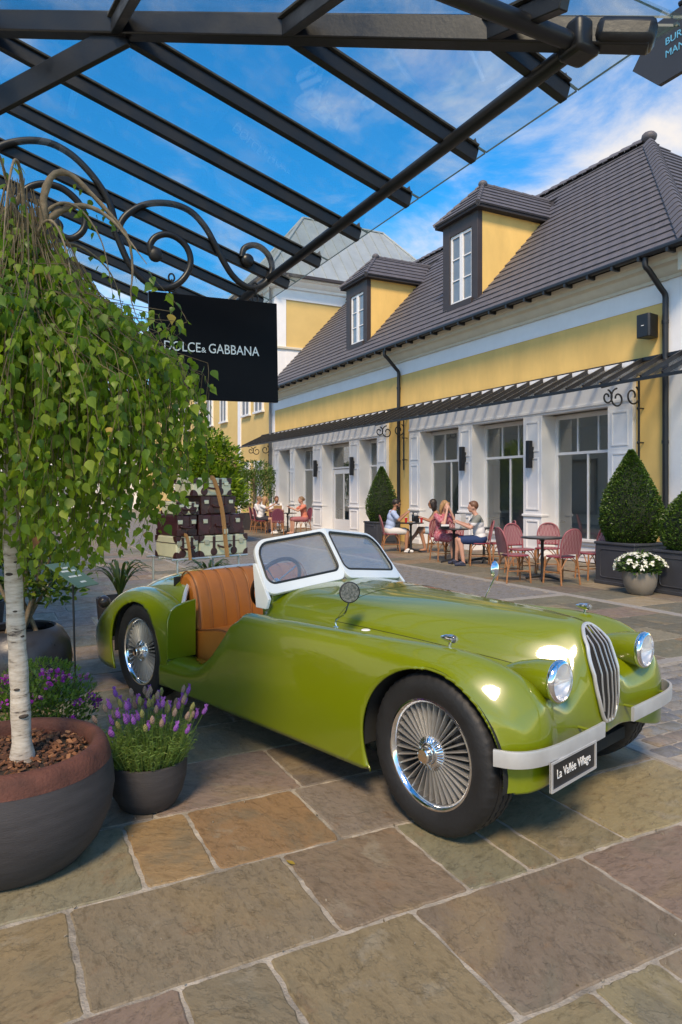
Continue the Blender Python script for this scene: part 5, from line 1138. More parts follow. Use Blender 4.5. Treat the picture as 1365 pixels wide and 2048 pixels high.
# front-facing pillars beside the seat
for sd_ in (1, -1):
    pts = [(.575,.385),(.800,.385),(.802,.55),(.798,.655),(.775,.715),(.73,.745),(.66,.765),(.575,.78)]
    m_ = MB(); m_.prism([(sd_*y, z) for y, z in pts], -2.292, -2.268, 'x'); m_.build('pillar_panel', PAINT, car, bevel=.004)
MB().box((-2.62,-.55,.20), (-2.60,.55,.90)).build('seat_bulkhead', INNER, car)
MB().box((-2.42,-.56,.215), (-1.0,.56,.235)).build('cockpit_floor', INNER, car)
MB().box((-3.5,-.50,.26), (-2.45,.50,.30)).build('chassis_pan', INNER, car); MB().box((-.9,-.42,.24),(.36,.42,.30)).build('chassis_pan', INNER, car)
# wheel wells
for cx, cz, rad in (ARCH_F, ARCH_R):
    for sd_ in (1, -1):
        m_ = MB(); m_.lathe([(rad+.012, 0), (rad+.012, .30), (.05, .30)], 40, Matrix.Translation((cx, sd_*.775, cz)) @ Matrix.Scale(-sd_, 4, (0, 1, 0)), axis='y', a0=R(-8), a1=R(188))
        m_.build('wheel_well', INNER, car)
# dashboard and cowl lip
m_ = MB(); m_.prism([(-1.43,.62),(-1.41,.945),(-1.46,.95),(-1.52,.90),(-1.50,.62)], -.56, .56, 'y'); m_.build('dashboard', PAINT, car, bevel=.01)
# shut lines of the bonnet: thin dark gaps following the surface
SEAM = mat('panel_gap', (.012,.016,.002), rough=.8)
def stream(vf, i0, i1): k = vf*120; a = int(k); return [(r_[a][0], r_[a][1], r_[a][2]+.0004) for r_ in rows[i0:i1]]
for sgn in (1, -1):
    MB().tube([(x, sgn*y, z) for x, y, z in stream(.365, 19, 95)], .0016, 5).build('bonnet_seam', SEAM, car)
cr_ = [(x, y, z+.0004) for x, y, z in rows[19][:45]]
MB().tube([(x, -y, z) for x, y, z in reversed(cr_[1:])]+cr_, .0016, 5).build('bonnet_seam', SEAM, car)
# ---- windscreen: two flat panes in a white frame, meeting in a V
def ws_side(sd_):
    A = Vector((-1.335, 0, .965)); B = Vector((-1.395, sd_*.615, .905)); Cc = Vector((-1.635, sd_*.560, 1.205)); D = Vector((-1.560, 0, 1.270))
    return A, B, Cc, D
ws_frame = MB(); ws_gask = MB(); panes = []
for sd_ in (1, -1):
    A, B, Cc, D = ws_side(sd_)
    nrm = (B-A).cross(D-A).normalized(); nrm = nrm if nrm.x > 0 else -nrm
    def P(u, v): return (A*(1-u)+B*u)*(1-v)+(D*(1-u)+Cc*u)*v
    def rr_(u0, u1, v0, v1, ru, rv, n=6):
        pts = []
        for cu, cv, a0 in ((u1-ru, v1-rv, 0), (u0+ru*.35, v1-rv*.35, 90), (u0+ru*.5, v0+rv*.5, 180), (u1-ru*.6, v0+rv*.6, 270)):
            k = {0:1, 90:.35, 180:.5, 270:.6}[a0]
            for i in range(n+1):
                a = R(a0+90*i/n); pts.append((cu+math.cos(a)*ru*k, cv+math.sin(a)*rv*k))
        return pts
    inner = rr_(.040, .950, .165, .955, .15, .28)
    outer = rr_(.0, 1.0, -.02, 1.03, .17, .30)
    if True:
        outer = [(max(u, 0.0) if u < .3 else u, v) for u, v in outer]
        fixed = []
        for (u, v), (ui, vi) in zip(outer, inner):
            if ui < .2 and vi > .5: u, v = 0.0, (1.03 if vi > .85 else v)
            fixed.append((u, v))
        outer = fixed
    n = len(inner); t = .014
    vv = [P(u, v)+nrm*t for u, v in inner]+[P(u, v)+nrm*t for u, v in outer]+[P(u, v)-nrm*t for u, v in inner]+[P(u, v)-nrm*t for u, v in outer]
    ff = []
    for i in range(n):
        j = (i+1) % n
        ff += [(i, j, n+j, n+i), (2*n+j, 2*n+i, 3*n+i, 3*n+j), (j, i, 2*n+i, 2*n+j), (n+i, n+j, 3*n+j, 3*n+i)]
    ws_frame.add(vv, ff)
    ws_gask.tube([P(u, v)+nrm*.012 for u, v in inner], .0085, 6, closed=True)
    gp = [P(u, v) for u, v in inner]
    panes.append(MB().add([p+nrm*.002 for p in gp]+[p-nrm*.002 for p in gp], [tuple(range(n)), tuple(range(2*n-1, n-1, -1))]))
    # the side foot of the frame, a triangular bracket
    f0 = P(1.0, .55); q = Vector((0, sd_*.012, 0))
    tri = [P(1.0, .60), P(1.0, .0)+Vector((.035, 0, -.02)), Vector((-1.375, sd_*.625, .825)), Vector((-1.475, sd_*.625, .825)), P(1.0, .60)+Vector((-.03, 0, 0))]
    ws_frame.add([p+q for p in tri]+[p-q for p in tri], [(0,1,2,3,4),(9,8,7,6,5)]+[(i, 5+i, 5+(i+1) % 5, (i+1) % 5) for i in range(5)])
wsf = ws_frame.build('windscreen_frame', WHITEP, car, bevel=.004)
ws_gask.build('rubber_seal', BLK, wsf)
for p_ in panes: p_.build('windscreen_pane', WSGLASS, wsf, smooth=0)
# ---- seat
m_ = MB(); NF = 120; prof = [(-2.30,.46),(-2.295,.56),(-2.31,.70),(-2.345,.83),(-2.385,.90),(-2.44,.943),(-2.50,.948),(-2.55,.905),(-2.565,.80),(-2.535,.60),(-2.49,.33)]
prof = spline([(a, b) for a, b in prof], 36)
rws = []
for i in range(NF+1):
    y = -.535+1.07*i/NF; fl = abs(((y+.535)/.118) % 1-.5)*2          # 1 at seams
    edge = min(1.0, (y+.535)/.05, (.535-y)/.05); shr = .030*(1-max(0, edge))**2
    dpt = .012*fl**6
    row = []
    for k, (x, z) in enumerate(prof):
        kk = k/35; wgt = 1 if kk < .62 else 0
        cx_, cz_ = -2.44, .72
        dx_, dz_ = cx_-x, cz_-z; L_ = math.hypot(dx_, dz_) or 1
        s_ = (shr+dpt*wgt)
        row.append((x+dx_/L_*s_, y, z+dz_/L_*s_))
    rws.append(row)
m_.grid(rws)
for r_ in (rws[0], rws[-1]): m_.add(r_, [tuple(range(len(r_)))])
bk = m_.build('seat_backrest', LEATHER, car, smooth=60)
sm_ = MB()
for i in range(10):
    y = -.535+.118*i
    if 0 < i < 9: sm_.tube([(x+(-2.44-x)*.0+ (.004 if x > -2.44 else 0), y+.0, z+.002) for x, z in prof[:23]], .0022, 4)
for s_ in (-1, 1): sm_.tube([(x, s_*.523, z) for x, z in prof[2:30]], .0055, 6)
sm_.build('seat_piping', STITCH, bk)
m_ = MB(); cp = spline([(-2.33,.30),(-2.00,.285),(-1.90,.31),(-1.865,.42),(-1.875,.53),(-1.93,.580),(-2.05,.585),(-2.20,.560),(-2.33,.545)], 30)
rws = []
for i in range(61):
    y = -.545+1.09*i/60; edge = min(1.0, (y+.545)/.05, (.545-y)/.05); s_ = .03*(1-max(0, edge))**2
    rws.append([(x+(-2.1-x)*s_*2, y, z+(.45-z)*s_*2) for x, z in cp])
m_.grid(rws)
for r_ in (rws[0], rws[-1]): m_.add(r_, [tuple(range(len(r_)))])
cu = m_.build('seat_cushion', LEATHER, car, smooth=60)
for y_ in (-.535, .535): MB().tube([(x, y_, z+.004) for x, z in cp[10:]], .005, 6).build('seat_piping', STITCH, cu)
# ---- steering wheel
sw_c = Vector((-1.70, -.30, .925)); sw_n = Vector((-.88, 0, .47)).normalized(); su = Vector((0, 1, 0)); sv = sw_n.cross(su)
ring = [sw_c+su*(.19*math.cos(2*PI*i/40))+sv*(.19*math.sin(2*PI*i/40)) for i in range(40)]
sw = MB().tube(ring, .0135, 8, closed=True).build('steering_wheel', WOODW, car)
m_ = MB()
for k in range(4):
    a = R(45+90*k); d_ = su*math.cos(a)+sv*math.sin(a); m_.tube([sw_c+d_*.02, sw_c+d_*.185], .005, 6)
m_.build('wheel_spoke', CHROME, sw)
MB().tube([sw_c+sw_n*.012, sw_c-sw_n*.02], .03, 14).build('wheel_hub', CHROME, sw)
MB().tube([sw_c-sw_n*.01, sw_c-sw_n*.28], .016, 8).build('steering_column', BLK, sw)
# ---- grille
def nose(z): # centre line of the nose, x at height z
    tb = [(.43,.462),(.50,.471),(.56,.475),(.69,.468),(.815,.425),(.87,.375),(.905,.34)]
    for (z0, x0), (z1, x1) in zip(tb, tb[1:]):
        if z <= z1: return x0+(x1-x0)*(z-z0)/(z1-z0)
    return .34
def gp_(y, z): return (nose(z)-1.35*y*y+.010, y, z)
WID = spline([(.458,.028),(.468,.045),(.50,.068),(.56,.092),(.64,.112),(.72,.120),(.79,.113),(.84,.093),(.875,.062),(.893,.030),(.898,.0)], 36)
outl = [gp_(w_, z) for z, w_ in WID]; outl = outl+[(x, -y, z) for x, y, z in reversed(outl[:-1])]
GBAR = mat('grille_bar_metal', (.46,.46,.45), rough=.35, metal=.7)
GR = mat('grille_mesh', (0.012, 0.012, 0.012), rough=0.8, bump=0.8, bscale=220)
m_ = MB(); m_.grid([[gp_(w_*t/6, z) for t in range(-6, 7)] for z, w_ in WID]); gb = m_.build('grille', GR, car, smooth=60)
MB().tube(outl, .0095, 8, closed=True).build('grille_surround', SATIN, gb)
for k in range(-2, 3):
    y0 = k*.040; pts = [gp_(y0*(.55+.45*min(1, w_/.11)), z) for z, w_ in WID if w_ > abs(y0)*(.55+.45*min(1, w_/.11))+.004]
    if k in (-3, 3) and len(pts) < 4: continue
    MB().tube([(x+.008, y, z) for x, y, z in pts], .0046, 6, flat=1.0).build('grille_bar', GBAR, gb)
# ---- headlights
for sd_ in (-1, 1):
    T = Matrix.Translation((0, sd_*.432, .718))
    m_ = MB(); m_.lathe([(.030,.20),(.060,.27),(.082,.36),(.088,.43),(.088,.447)], 32, T, axis='x'); pod = m_.build('headlight', PAINT, car, smooth=60)
    MB().lathe([(.086,.440),(.094,.446),(.096,.458),(.090,.472),(.080,.476),(.078,.466)], 36, T, axis='x').build('headlight_ring', CHROME, pod, smooth=60)
    MB().lathe([(.0,.408),(.02,.410),(.05,.428),(.078,.466)], 32, T, axis='x').build('reflector', REFL, pod, smooth=60)
    m_ = MB(); m_.lathe([(.0,.492),(.03,.490),(.06,.482),(.079,.470)], 36, T, axis='x'); m_.build('lens', LENS, pod, smooth=60)
    m_ = MB(); m_.ball((.438, 0, 0), .014, 10, 8, T); m_.box((.470,-.07,-.004),(.474,.07,.004), T); m_.build('bulb', WHITEP, pod)
    m_ = MB(); m_.ball((.30, sd_*.0+(-.088), -.01), .008, 8, 6, T); m_.build('adjuster_screw', CHROME, pod)
# ---- side lamps on the fender crests
for sd_ in (-1, 1):
    T = Matrix.Translation((0.03, sd_*.640, .868))
    m_ = MB(); m_.lathe([(0,-.065),(.008,-.055),(.017,-.025),(.020,.0),(.019,.015)], 16, T, axis='x'); m_.tube([(.03,sd_*.640,.868),(.02,sd_*.640,.825)], .008, 8)
    sl_ = m_.build('side_lamp', CHROME, car, smooth=60)
    MB().lathe([(0,.038),(.008,.035),(.015,.026),(.019,.015)], 16, T, axis='x').build('lamp_lens', LENS, sl_, smooth=60)
# ---- bumpers
BUMP = mat('grey_bumper_metal', (.46,.46,.45), rough=.42, metal=.35, var=.10, vscale=7, rvar=.1)
for sd_ in (-1, 1):
    pts = [(.517, sd_*.15), (.519, sd_*.30), (.519, sd_*.45), (.514, sd_*.57), (.498, sd_*.66), (.470, sd_*.725), (.427, sd_*.770), (.365, sd_*.795)]
    pts = spline(pts, 24); m_ = MB(); rws = []
    for i, (x, y) in enumerate(pts):
        a = pts[max(i-1, 0)]; b = pts[min(i+1, 23)]; tx, ty = b[0]-a[0], b[1]-a[1]; L_ = math.hypot(tx, ty); nx, ny = ty/L_*sd_, -tx/L_*sd_
        sec = [(.010,-.034),(.012,.028),(.010,.034),(-.002,.034),(-.004,.028),(-.004,-.034)]
        rws.append([(x+nx*o_, y+ny*o_, .460+h_) for o_, h_ in sec]+[(x+nx*.010, y+ny*.010, .460-.034)])
    m_.grid(rws); m_.add(rws[0][:6], [(0,1,2,3,4,5)]); m_.add(rws[-1][:6], [(5,4,3,2,1,0)])
    bp_ = m_.build('bumper', BUMP, car)
    MB().tube([(.44, sd_*.235, .470), (.517, sd_*.235, .470)], .007, 8).build('bumper_bracket', PAINT, bp_); MB().tube([(.40, sd_*.62, .47), (.505, sd_*.60, .47)], .007, 8).build('bumper_bracket', PAINT, bp_)
# ---- number plate
PX, PY0, PY1, PZ0, PZ1 = .522, -.628, -.243, .312, .436
m_ = MB(); m_.box((PX,PY0,PZ0),(PX+.004,PY1,PZ1)); plate = m_.build('number_plate', PLATEB, car)
for a, b in (((PX-.002,PY0,PZ0),(PX+.010,PY0+.010,PZ1)), ((PX-.002,PY1-.010,PZ0),(PX+.010,PY1,PZ1)), ((PX-.0025,PY0+.0105,PZ0),(PX+.0105,PY1-.0105,PZ0+.009)), ((PX-.0025,PY0+.0105,PZ1-.009),(PX+.0105,PY1-.0105,PZ1))): MB().box(a, b).build('plate_frame', SATIN, plate)
tm = text_mesh('La Vallée Village', .056, font_off=-.0003, extrude=.0008, sx=.80); tm.materials.append(PLATEW)
link('plate_lettering', tm, plate, (PX+.0052, (PY0+PY1)/2, (PZ0+PZ1)/2), (R(90), 0, R(90)))
# ---- mirrors
MIRR = mat('mirror_glass', (0.9, 0.9, 0.92), rough=0.02, metal=1.0)
for sd_, bx, bz in ((-1, -.76, .80), (1, -.66, .80)):
    c = Vector((-.655, sd_*.625, 1.005)) if sd_ < 0 else Vector((-.585, sd_*.625, 1.035))
    m_ = MB(); m_.tube(spline([(bx, sd_*.625, bz+.0), (bx, sd_*.625, bz+.045), (c.x-.04, sd_*.625, c.z-.12), (c.x-.005, sd_*.625, c.z-.055)], 14), .0048, 8)
    m_.lathe([(0,0),(.016,0),(.016,.012),(0,.016)], 12, Matrix.Translation((bx, sd_*.625, bz-.004)))
    ms_ = m_.build('mirror_stalk', CHROME, car)
    dv = Vector((1, -.52 if sd_ < 0 else .15, 0)).normalized()
    Mx = Matrix.Translation(c) @ dv.to_track_quat('X', 'Z').to_matrix().to_4x4()
    if sd_ < 0:
        MB().lathe([(0,.004),(.052,.004)], 28, Mx, axis='x').build('mirror_face', mat('mosaic_mirror', (.55,.60,.58), rough=.12, metal=.9, col2=(.10,.14,.13), vscale=90), ms_)
        MB().lathe([(.052,.006),(.057,.004),(.057,-.006),(.045,-.018),(0,-.024)], 28, Mx, axis='x').build('mirror_shell', BLK, ms_, smooth=60)
    else:
        MB().lathe([(.0,.022),(.03,.017),(.05,.006),(.056,-.004),(.052,-.008)], 28, Mx, axis='x').build('mirror_shell', CHROME, ms_, smooth=60)
        MB().lathe([(0,-.009),(.052,-.009)], 28, Mx, axis='x').build('mirror_face', BLK, ms_)
m_ = MB(); m_.lathe([(0,.004),(.020,.0035),(.024,0)], 20, Matrix.Translation((-.50,-.66,.832))); m_.build('filler_cap', WHITEP, car)
# ---- tail lamp pod, luggage rack
m_ = MB(); m_.ball((-3.66,-.62,.60), (.055,.055,.055), 16, 12); m_.build('tail_lamp', mat('dark_red_lamp', (.05,.035,.035), rough=.3, coat=.5), car, smooth=60)
m_ = MB()
for y in (-.30, .0, .30): m_.tube([(-2.97, y, .984), (-3.42, y, .984)], .009, 8)
for x in (-2.985, -3.2, -3.40): m_.tube([(x, -.36, .984), (x, .38, .984)], .009, 8)
for x, y, z in ((-3.0,-.30,.84),(-3.0,.30,.84),(-3.4,-.30,.70),(-3.4,.30,.70)): m_.tube([(x, y, .98), (x, y, z)], .009, 8)
m_.build('luggage_rack', SATIN, car)
# ---- wheels
def tyre_mesh():
    prof = [(.232,-.070),(.240,-.082),(.262,-.094),(.300,-.100),(.330,-.096),(.347,-.086),(.356,-.074),(.3585,-.060),(.359,-.046),(.352,-.044),(.352,-.036),(.3605,-.034),(.3605,-.006),(.353,-.004),(.353,.004),(.3605,.006),(.3605,.034),(.352,.036),(.352,.044),(.359,.046),(.3585,.060),(.356,.074),(.347,.086),(.330,.096),(.300,.100),(.262,.094),(.240,.082),(.232,.070)]
    n = 144; vv = []; ff = []; m = len(prof)
    for i in range(n):
        a = 2*PI*i/n
        for k, (r_, y) in enumerate(prof):
            if (k in (5, 6, 7, 20, 21, 22)) and i % 3 == 0: r_ -= .0045
            if (k in (11, 12, 15, 16)) and i % 3 == 1: r_ -= .004
            vv.append((r_*math.cos(a), y, r_*math.sin(a)))
    for i in range(n):
        j = (i+1) % n
        for k in range(m-1): ff.append((i*m+k, i*m+k+1, j*m+k+1, j*m+k))
    return MB().add(vv, ff).mesh('tyre', RUBBER, 40)
TY = tyre_mesh()
RIMM = MB().lathe([(.232,-.066),(.236,-.070),(.243,-.078),(.248,-.080),(.246,-.087),(.238,-.088),(.230,-.082),(.224,-.066)], 64, axis='y').mesh('rim', CHROME, 40)
DARKM = mat('brake_dark', (.02,.02,.02), rough=.5, metal=.6)
def spoke_mesh():
    s_ = MB(); n = 7; vv = []
    for i in range(n):
        t = i/(n-1); r_ = .066+(.226-.066)*t; wd = .003+.0044*t; y = -.052-.030*math.sin(PI*min(1, t*1.05)*.5)*0 - .022*(1-t)*1.0-.012*t
        vv += [(r_, y, -wd*.35), (r_, y, wd*.35), (r_, y+.016+.02*t, wd), (r_, y+.016+.02*t, -wd)]
    ff = [(0,1,2,3), tuple(4*(n-1)+k for k in (3,2,1,0))]
    for i in range(n-1):
        for k in range(4): ff.append((4*i+k, 4*i+(k+1) % 4, 4*(i+1)+(k+1) % 4, 4*(i+1)+k))
    return s_.add(vv, ff).mesh('spoke', CHROME, 30)
SPOKEM = mat('polished_spoke', (.72,.72,.71), rough=.34, metal=.85)
SPK = spoke_mesh(); SPK.materials[0] = SPOKEM
hb = MB(); hb.lathe([(.075,.0),(.074,-.055),(.066,-.072),(.052,-.082),(.044,-.086)], 40, axis='y')
HUB = hb.mesh('hub', CHROME, 40)
cp_ = MB(); cp_.lathe([(.044,-.080),(.040,-.098),(.036,-.100),(.034,-.122),(.028,-.126),(.0,-.127)], 28, axis='y')
for k in range(36):
    a = 2*PI*k/36; ca, sa = math.cos(a), math.sin(a); cp_.tube([(ca*.050,-.083,sa*.050),(ca*.076,-.070,sa*.076)], .0033, 5)
CAPM = cp_.mesh('hub_cap', CHROME, 30)
BARR = MB().lathe([(.224,-.067),(.216,-.03),(.212,.05)], 48, axis='y').mesh('wheel_barrel', mat('barrel_metal', (.20,.20,.20), rough=.35, metal=.8), 40)
BRK = MB().lathe([(.0,.012),(.208,.012),(.211,.04),(.0,.045)], 40, axis='y').mesh('brake_disc', DARKM, 40)
for x, tn in ((0.0, -3), (-2.745, 0)):
    for sd_ in (-1, 1):
        r0 = link('wheel', RIMM, car, (x, sd_*.675, .360), (0, random.uniform(0, .2), (PI if sd_ > 0 else 0)+R(tn)))
        link('tyre', TY, r0); link('wheel_barrel', BARR, r0); link('hub', HUB, r0); link('hub_cap', CAPM, r0)
        link('brake_disc', BRK, r0)
        for k in range(36): link('spoke', SPK, r0, (0, 0, 0), (0, 2*PI*k/36, 0))
# ------------------------------------------------------------------ suitcases on the luggage rack
CRM = mat('cream_leather', (.78,.70,.46), rough=.5, var=.08, vscale=8, bump=.1, bscale=90); BUR = mat('burgundy_leather', (.085,.022,.024), rough=.4, var=.2, vscale=8, bump=.1, bscale=90); BRN = mat('brown_leather', (.075,.032,.026), rough=.4, var=.2, vscale=8)
TRM = mat('oxblood_trim', (.060,.016,.014), rough=.45, var=.15); BRASS = mat('nickel_lock', (.62,.58,.46), rough=.3, metal=.9); STRAP = mat('tan_strap', (.46,.23,.09), rough=.6, var=.12)
CL = Vector((2.49, 2.80, 0)); CTH = R(-73.56); CM = Matrix.Translation(CL) @ Matrix.Rotation(CTH, 4, 'Z')
def suitcase(label, y0, y1, z0, z1, m, x1=-3.0, dep=.34):
    w_, h_ = y1-y0, z1-z0; loc = CM @ Vector((x1-dep/2, (y0+y1)/2, z0)); t = thing('suitcase', label, 'suitcase', loc, CTH, 'vintage suitcases stacked on the rack')
    hd, hw = dep/2, w_/2
    MB().box((-hd, -hw, 0), (hd, hw, h_-.002)).build('shell', m, t, bevel=.012, seg=3)
    MB().box((-hd-.002, -hw-.002, h_*.66), (hd+.002, hw+.002, h_*.66+.006)).build('lid_seam', TRM, t)
    for sx in (-1, 1):
        for sy in (-1, 1):
            for z in (0, h_-.002):
                b_ = MB(); s_ = 1 if z == 0 else -1; cx, cy = sx*(hd+.0035), sy*(hw+.0035); r_ = min(.05, h_*.33); pts = [(0, 0)]+[(r_*math.cos(a), r_*math.sin(a)) for a in [PI/2*i/5 for i in range(6)]]
                b_.add([(cx, cy-sy*a, z+s_*b) for a, b in pts], [tuple(range(len(pts)))]); b_.add([(cx-sx*a, cy, z+s_*b) for a, b in pts], [tuple(range(len(pts)))]); b_.add([(cx-sx*a, cy-sy*b, z-s_*.002) for a, b in pts], [tuple(range(len(pts)))])
                b_.build('corner_patch', TRM, t, smooth=0)
    for sy in (-1, 1):
        y = sy*hw*.42; MB().box((hd, y-.012, .02), (hd+.005, y+.012, h_-.012)).build('belt', TRM, t); MB().box((hd-.3, y-.012, h_-.003), (hd+.004, y+.012, h_+.0005)).build('belt', TRM, t)
        MB().lathe([(0,.007),(.030,.006),(.034,0)], 14, Matrix.Translation((hd, y, .035)), axis='x').build('belt_end', TRM, t)
        y = sy*hw*.72; MB().box((hd, y-.022, h_*.56), (hd+.009, y+.022, h_*.78)).build('lock', BRASS, t, bevel=.003)
    MB().tube(spline([(hd, -.06, h_*.50), (hd+.022, -.055, h_*.44), (hd+.028, 0, h_*.38), (hd+.022, .055, h_*.44), (hd, .06, h_*.50)], 16), .009, 8).build('handle', TRM, t, smooth=60)
suitcase('cream suitcase with oxblood trim at the bottom right of the stack', -.09, .39, .994, 1.170, CRM)
suitcase('cream suitcase at the bottom left of the stack, mostly behind birch leaves', -.31, -.105, .994, 1.172, CRM)
suitcase('burgundy suitcase second from the bottom on the right of the stack', -.10, .352, 1.173, 1.345, BUR)
suitcase('burgundy suitcase second from the bottom on the left of the stack', -.30, -.125, 1.175, 1.343, BUR)
suitcase('brown suitcase just below the topmost cream suitcase', -.075, .265, 1.348, 1.500, BRN)
suitcase('small cream suitcase half hidden by birch leaves left of the brown one', -.29, -.10, 1.346, 1.455, CRM, dep=.28)
suitcase('cream suitcase with dark belts on top of the stack', -.155, .222, 1.503, 1.655, CRM, dep=.3)
t = thing('luggage_strap', 'tan strap running down the front of the suitcase stack', 'strap', CM @ Vector((-2.975, .05, .98)), CTH, None)
MB().tube(spline([(-.03,-.035,.675),(.016,-.030,.66),(.020,.02,.52),(.024,.055,.36),(.026,.075,.19),(.027,.10,.0)], 20), .020, 4, flat=.12).build('webbing', STRAP, t, smooth=0); MB().box((.03, .06, .2), (.036, .10, .24)).build('buckle', BRASS, t)
t = thing('luggage_strap', 'tan strap round the bottom left cream suitcase', 'strap', CM @ Vector((-2.975, -.22, .98)), CTH, None)
MB().tube(spline([(-.02,-.02,.20),(.018,-.018,.19),(.022,.0,.1),(.022,.012,.0)], 14), .018, 4, flat=.12).build('webbing', STRAP, t, smooth=0)
# ------------------------------------------------------------------ cafe chairs and tables
RAT = mat('rattan_cane', (.34,.15,.06), rough=.5, var=.25, vscale=25)
HOOPP = mat('pink_bound_cane', (.30,.09,.10), rough=.55, var=.15, vscale=20)
def weave(name, c1, c2, sc=34):
    m = mat(name, c1, rough=.55); t = m.node_tree; b = t.nodes['Principled BSDF']; tcn = N(t, 'ShaderNodeTexCoord'); mp = N(t, 'ShaderNodeMapping'); mp.inputs['Rotation'].default_value = (0, R(45), R(0)); mp.inputs['Scale'].default_value = (sc, sc, sc)
    t.links.new(tcn.outputs['Object'], mp.inputs[0]); ck = N(t, 'ShaderNodeTexChecker'); ck.inputs['Scale'].default_value = 1.0; ck.inputs['Color1'].default_value = (*c1, 1); ck.inputs['Color2'].default_value = (*c2, 1)
    t.links.new(mp.outputs[0], ck.inputs['Vector']); t.links.new(ck.outputs['Color'], b.inputs['Base Color']); return m
WRED = weave('red_white_weave', (.17,.008,.022), (.36,.22,.22)); WPLM = weave('plum_weave', (.13,.022,.05), (.20,.06,.10))
def chair_proto(wv):
    t = thing('bistro_chair', 'chair', 'chair')
    # seat: rounded trapezoid, woven, with a bound edge
    out_ = [(.20*math.copysign(abs(math.cos(a))**.75, math.cos(a))+.0, (.215 if math.cos(a) > 0 else .19)*math.copysign(abs(math.sin(a))**.75, math.sin(a))) for a in [2*PI*i/28 for i in range(28)]]
    MB().prism(out_, .445, .462, 'z').build('seat', wv, t, bevel=.004); MB().tube([(x, y, .452) for x, y in out_], .013, 6, closed=True).build('seat_rim', WRED_EDGE, t, smooth=60)
    # hoop back: continuous bent cane from rear feet over the top
    hoop = [(-.20, -.185, .44), (-.225, -.20, .60), (-.255, -.195, .74), (-.285, -.15, .85), (-.30, -.075, .90), (-.303, 0, .912)]; hoop = hoop+[(x, -y, z) for x, y, z in reversed(hoop[:-1])]
    hs_ = spline(hoop, 40); MB().tube(hs_, .0145, 8).build('back_hoop', HOOPP, t, smooth=60)
    rows_ = []
    for k in range(9):
        s_ = k/8; z = .50+.40*s_; xb = -.212-.09*s_**1.1; half = .183 if z < .70 else .183*math.sqrt(max(0.0, 1-((z-.70)/.212)**2)); rows_.append([(xb-.03*(1-(q/4)**2)*.5, half*q/4, z) for q in range(-4, 5)])
    b_ = MB(); b_.grid(rows_); b_.grid([[(x-.008, y, z) for x, y, z in r_] for r_ in rows_], True); b_.build('backrest', wv, t, smooth=60)
    MB().tube([(-.205, -.19, .52), (-.225, 0, .515), (-.205, .19, .52)], .010, 6).build('back_rail', WRED_EDGE, t, smooth=60)
    for sy in (-1, 1):
        MB().tube([(.165, sy*.185, .445), (.19, sy*.205, 0)], .0145, 8).build('leg', RAT, t); MB().tube([(-.185, sy*.175, .445), (-.235, sy*.195, 0)], .0145, 8).build('leg', RAT, t)
        for sx, x0, x1 in ((1, .18, .06), (-1, -.205, -.06)): MB().tube(spline([(x0, sy*.195, .22), (x0*.75, sy*.19, .36), (x1, sy*.18, .44)], 8), .009, 6).build('brace', RAT, t, smooth=60)
        MB().tube([(.18, sy*.195, .20), (-.21, sy*.185, .20)], .009, 6).build('stretcher', RAT, t)
    for x0 in (.18, -.21):
        MB().tube(spline([(x0, -.185, .24), (x0, -.10, .38), (x0*.9, -.02, .44)], 8), .009, 6).build('brace', RAT, t, smooth=60); MB().tube(spline([(x0, .185, .24), (x0, .10, .38), (x0*.9, .02, .44)], 8), .009, 6).build('brace', RAT, t, smooth=60)
    MB().tube([(.18, -.195, .17), (.18, .195, .17)], .009, 6).build('stretcher', RAT, t)
    return t
WRED_EDGE = mat('red_bound_edge', (.24,.03,.05), rough=.5)
def fr_px(px, d):           # ground spot at sideways angle and distance ahead of the viewpoint
    r_ = (px-682)/1380*d; return Vector((d*math.sin(YAW)+r_*math.cos(YAW), d*math.cos(YAW)-r_*math.sin(YAW), 0))
protoA = chair_proto(WRED); protoB = chair_proto(WPLM); usedc = {id(protoA): 0, id(protoB): 0}
IMR = -YAW                   # heading that points to the right of the picture
def put_chair(proto, pos, head, label, group):
    o = proto if not usedc[id(proto)] else copy_tree(proto); usedc[id(proto)] = 1
    o.location = (pos[0], pos[1], .002); o.rotation_euler = (0, 0, head); o['label'] = label; o['group'] = group; return o
G1 = 'bistro chairs on the cafe terrace'
TA = Vector((8.49, 9.03, 0)); T1 = Vector((9.35, 14.54, 0)); T2 = Vector((8.75, 11.93, 0)); TF_ = Vector((9.42, 22.70, 0)); TG = Vector((9.55, 10.9, 0))
def towards(p, q): return math.atan2(q[1]-p[1], q[0]-p[0])
CH_ = []
pB = fr_px(1030, 11.65); put_chair(protoA, pB, towards(pB, TA)-.25, 'red and white empty bistro chair nearest the camera, left of the empty table', G1)
pB2 = fr_px(1042, 12.75); put_chair(protoA, pB2, towards(pB2, TA)+.2, 'empty bistro chair just behind the nearest red and white chair', G1)
pC = fr_px(1122, 11.4); put_chair(protoA, pC, towards(pC, TA)+.1, 'empty bistro chair at the right of the empty table, its back to the camera', G1)
pD = fr_px(1095, 13.0); put_chair(protoA, pD, towards(pD, TA), 'empty bistro chair on the window side of the empty table', G1)
pE = fr_px(1183, 12.0); put_chair(protoA, pE, IMR+PI+.2, 'bistro chair half hidden by the dark planter with the box cone', G1)
pM2 = Vector((8.97, 11.42, 0)); put_chair(protoA, pM2+Vector((.03, -.01, 0)), IMR+PI-.12, 'bistro chair under the man in the grey and white shirt', G1)
pG = fr_px(1000, 14.2); put_chair(protoA, pG, IMR+PI, 'bistro chair standing behind the chair of the man in grey and white', G1)
pBl = Vector((8.83, 12.45, 0)); put_chair(protoA, pBl, towards(pBl, T2), 'bistro chair under the blonde woman in the red dress', G1)
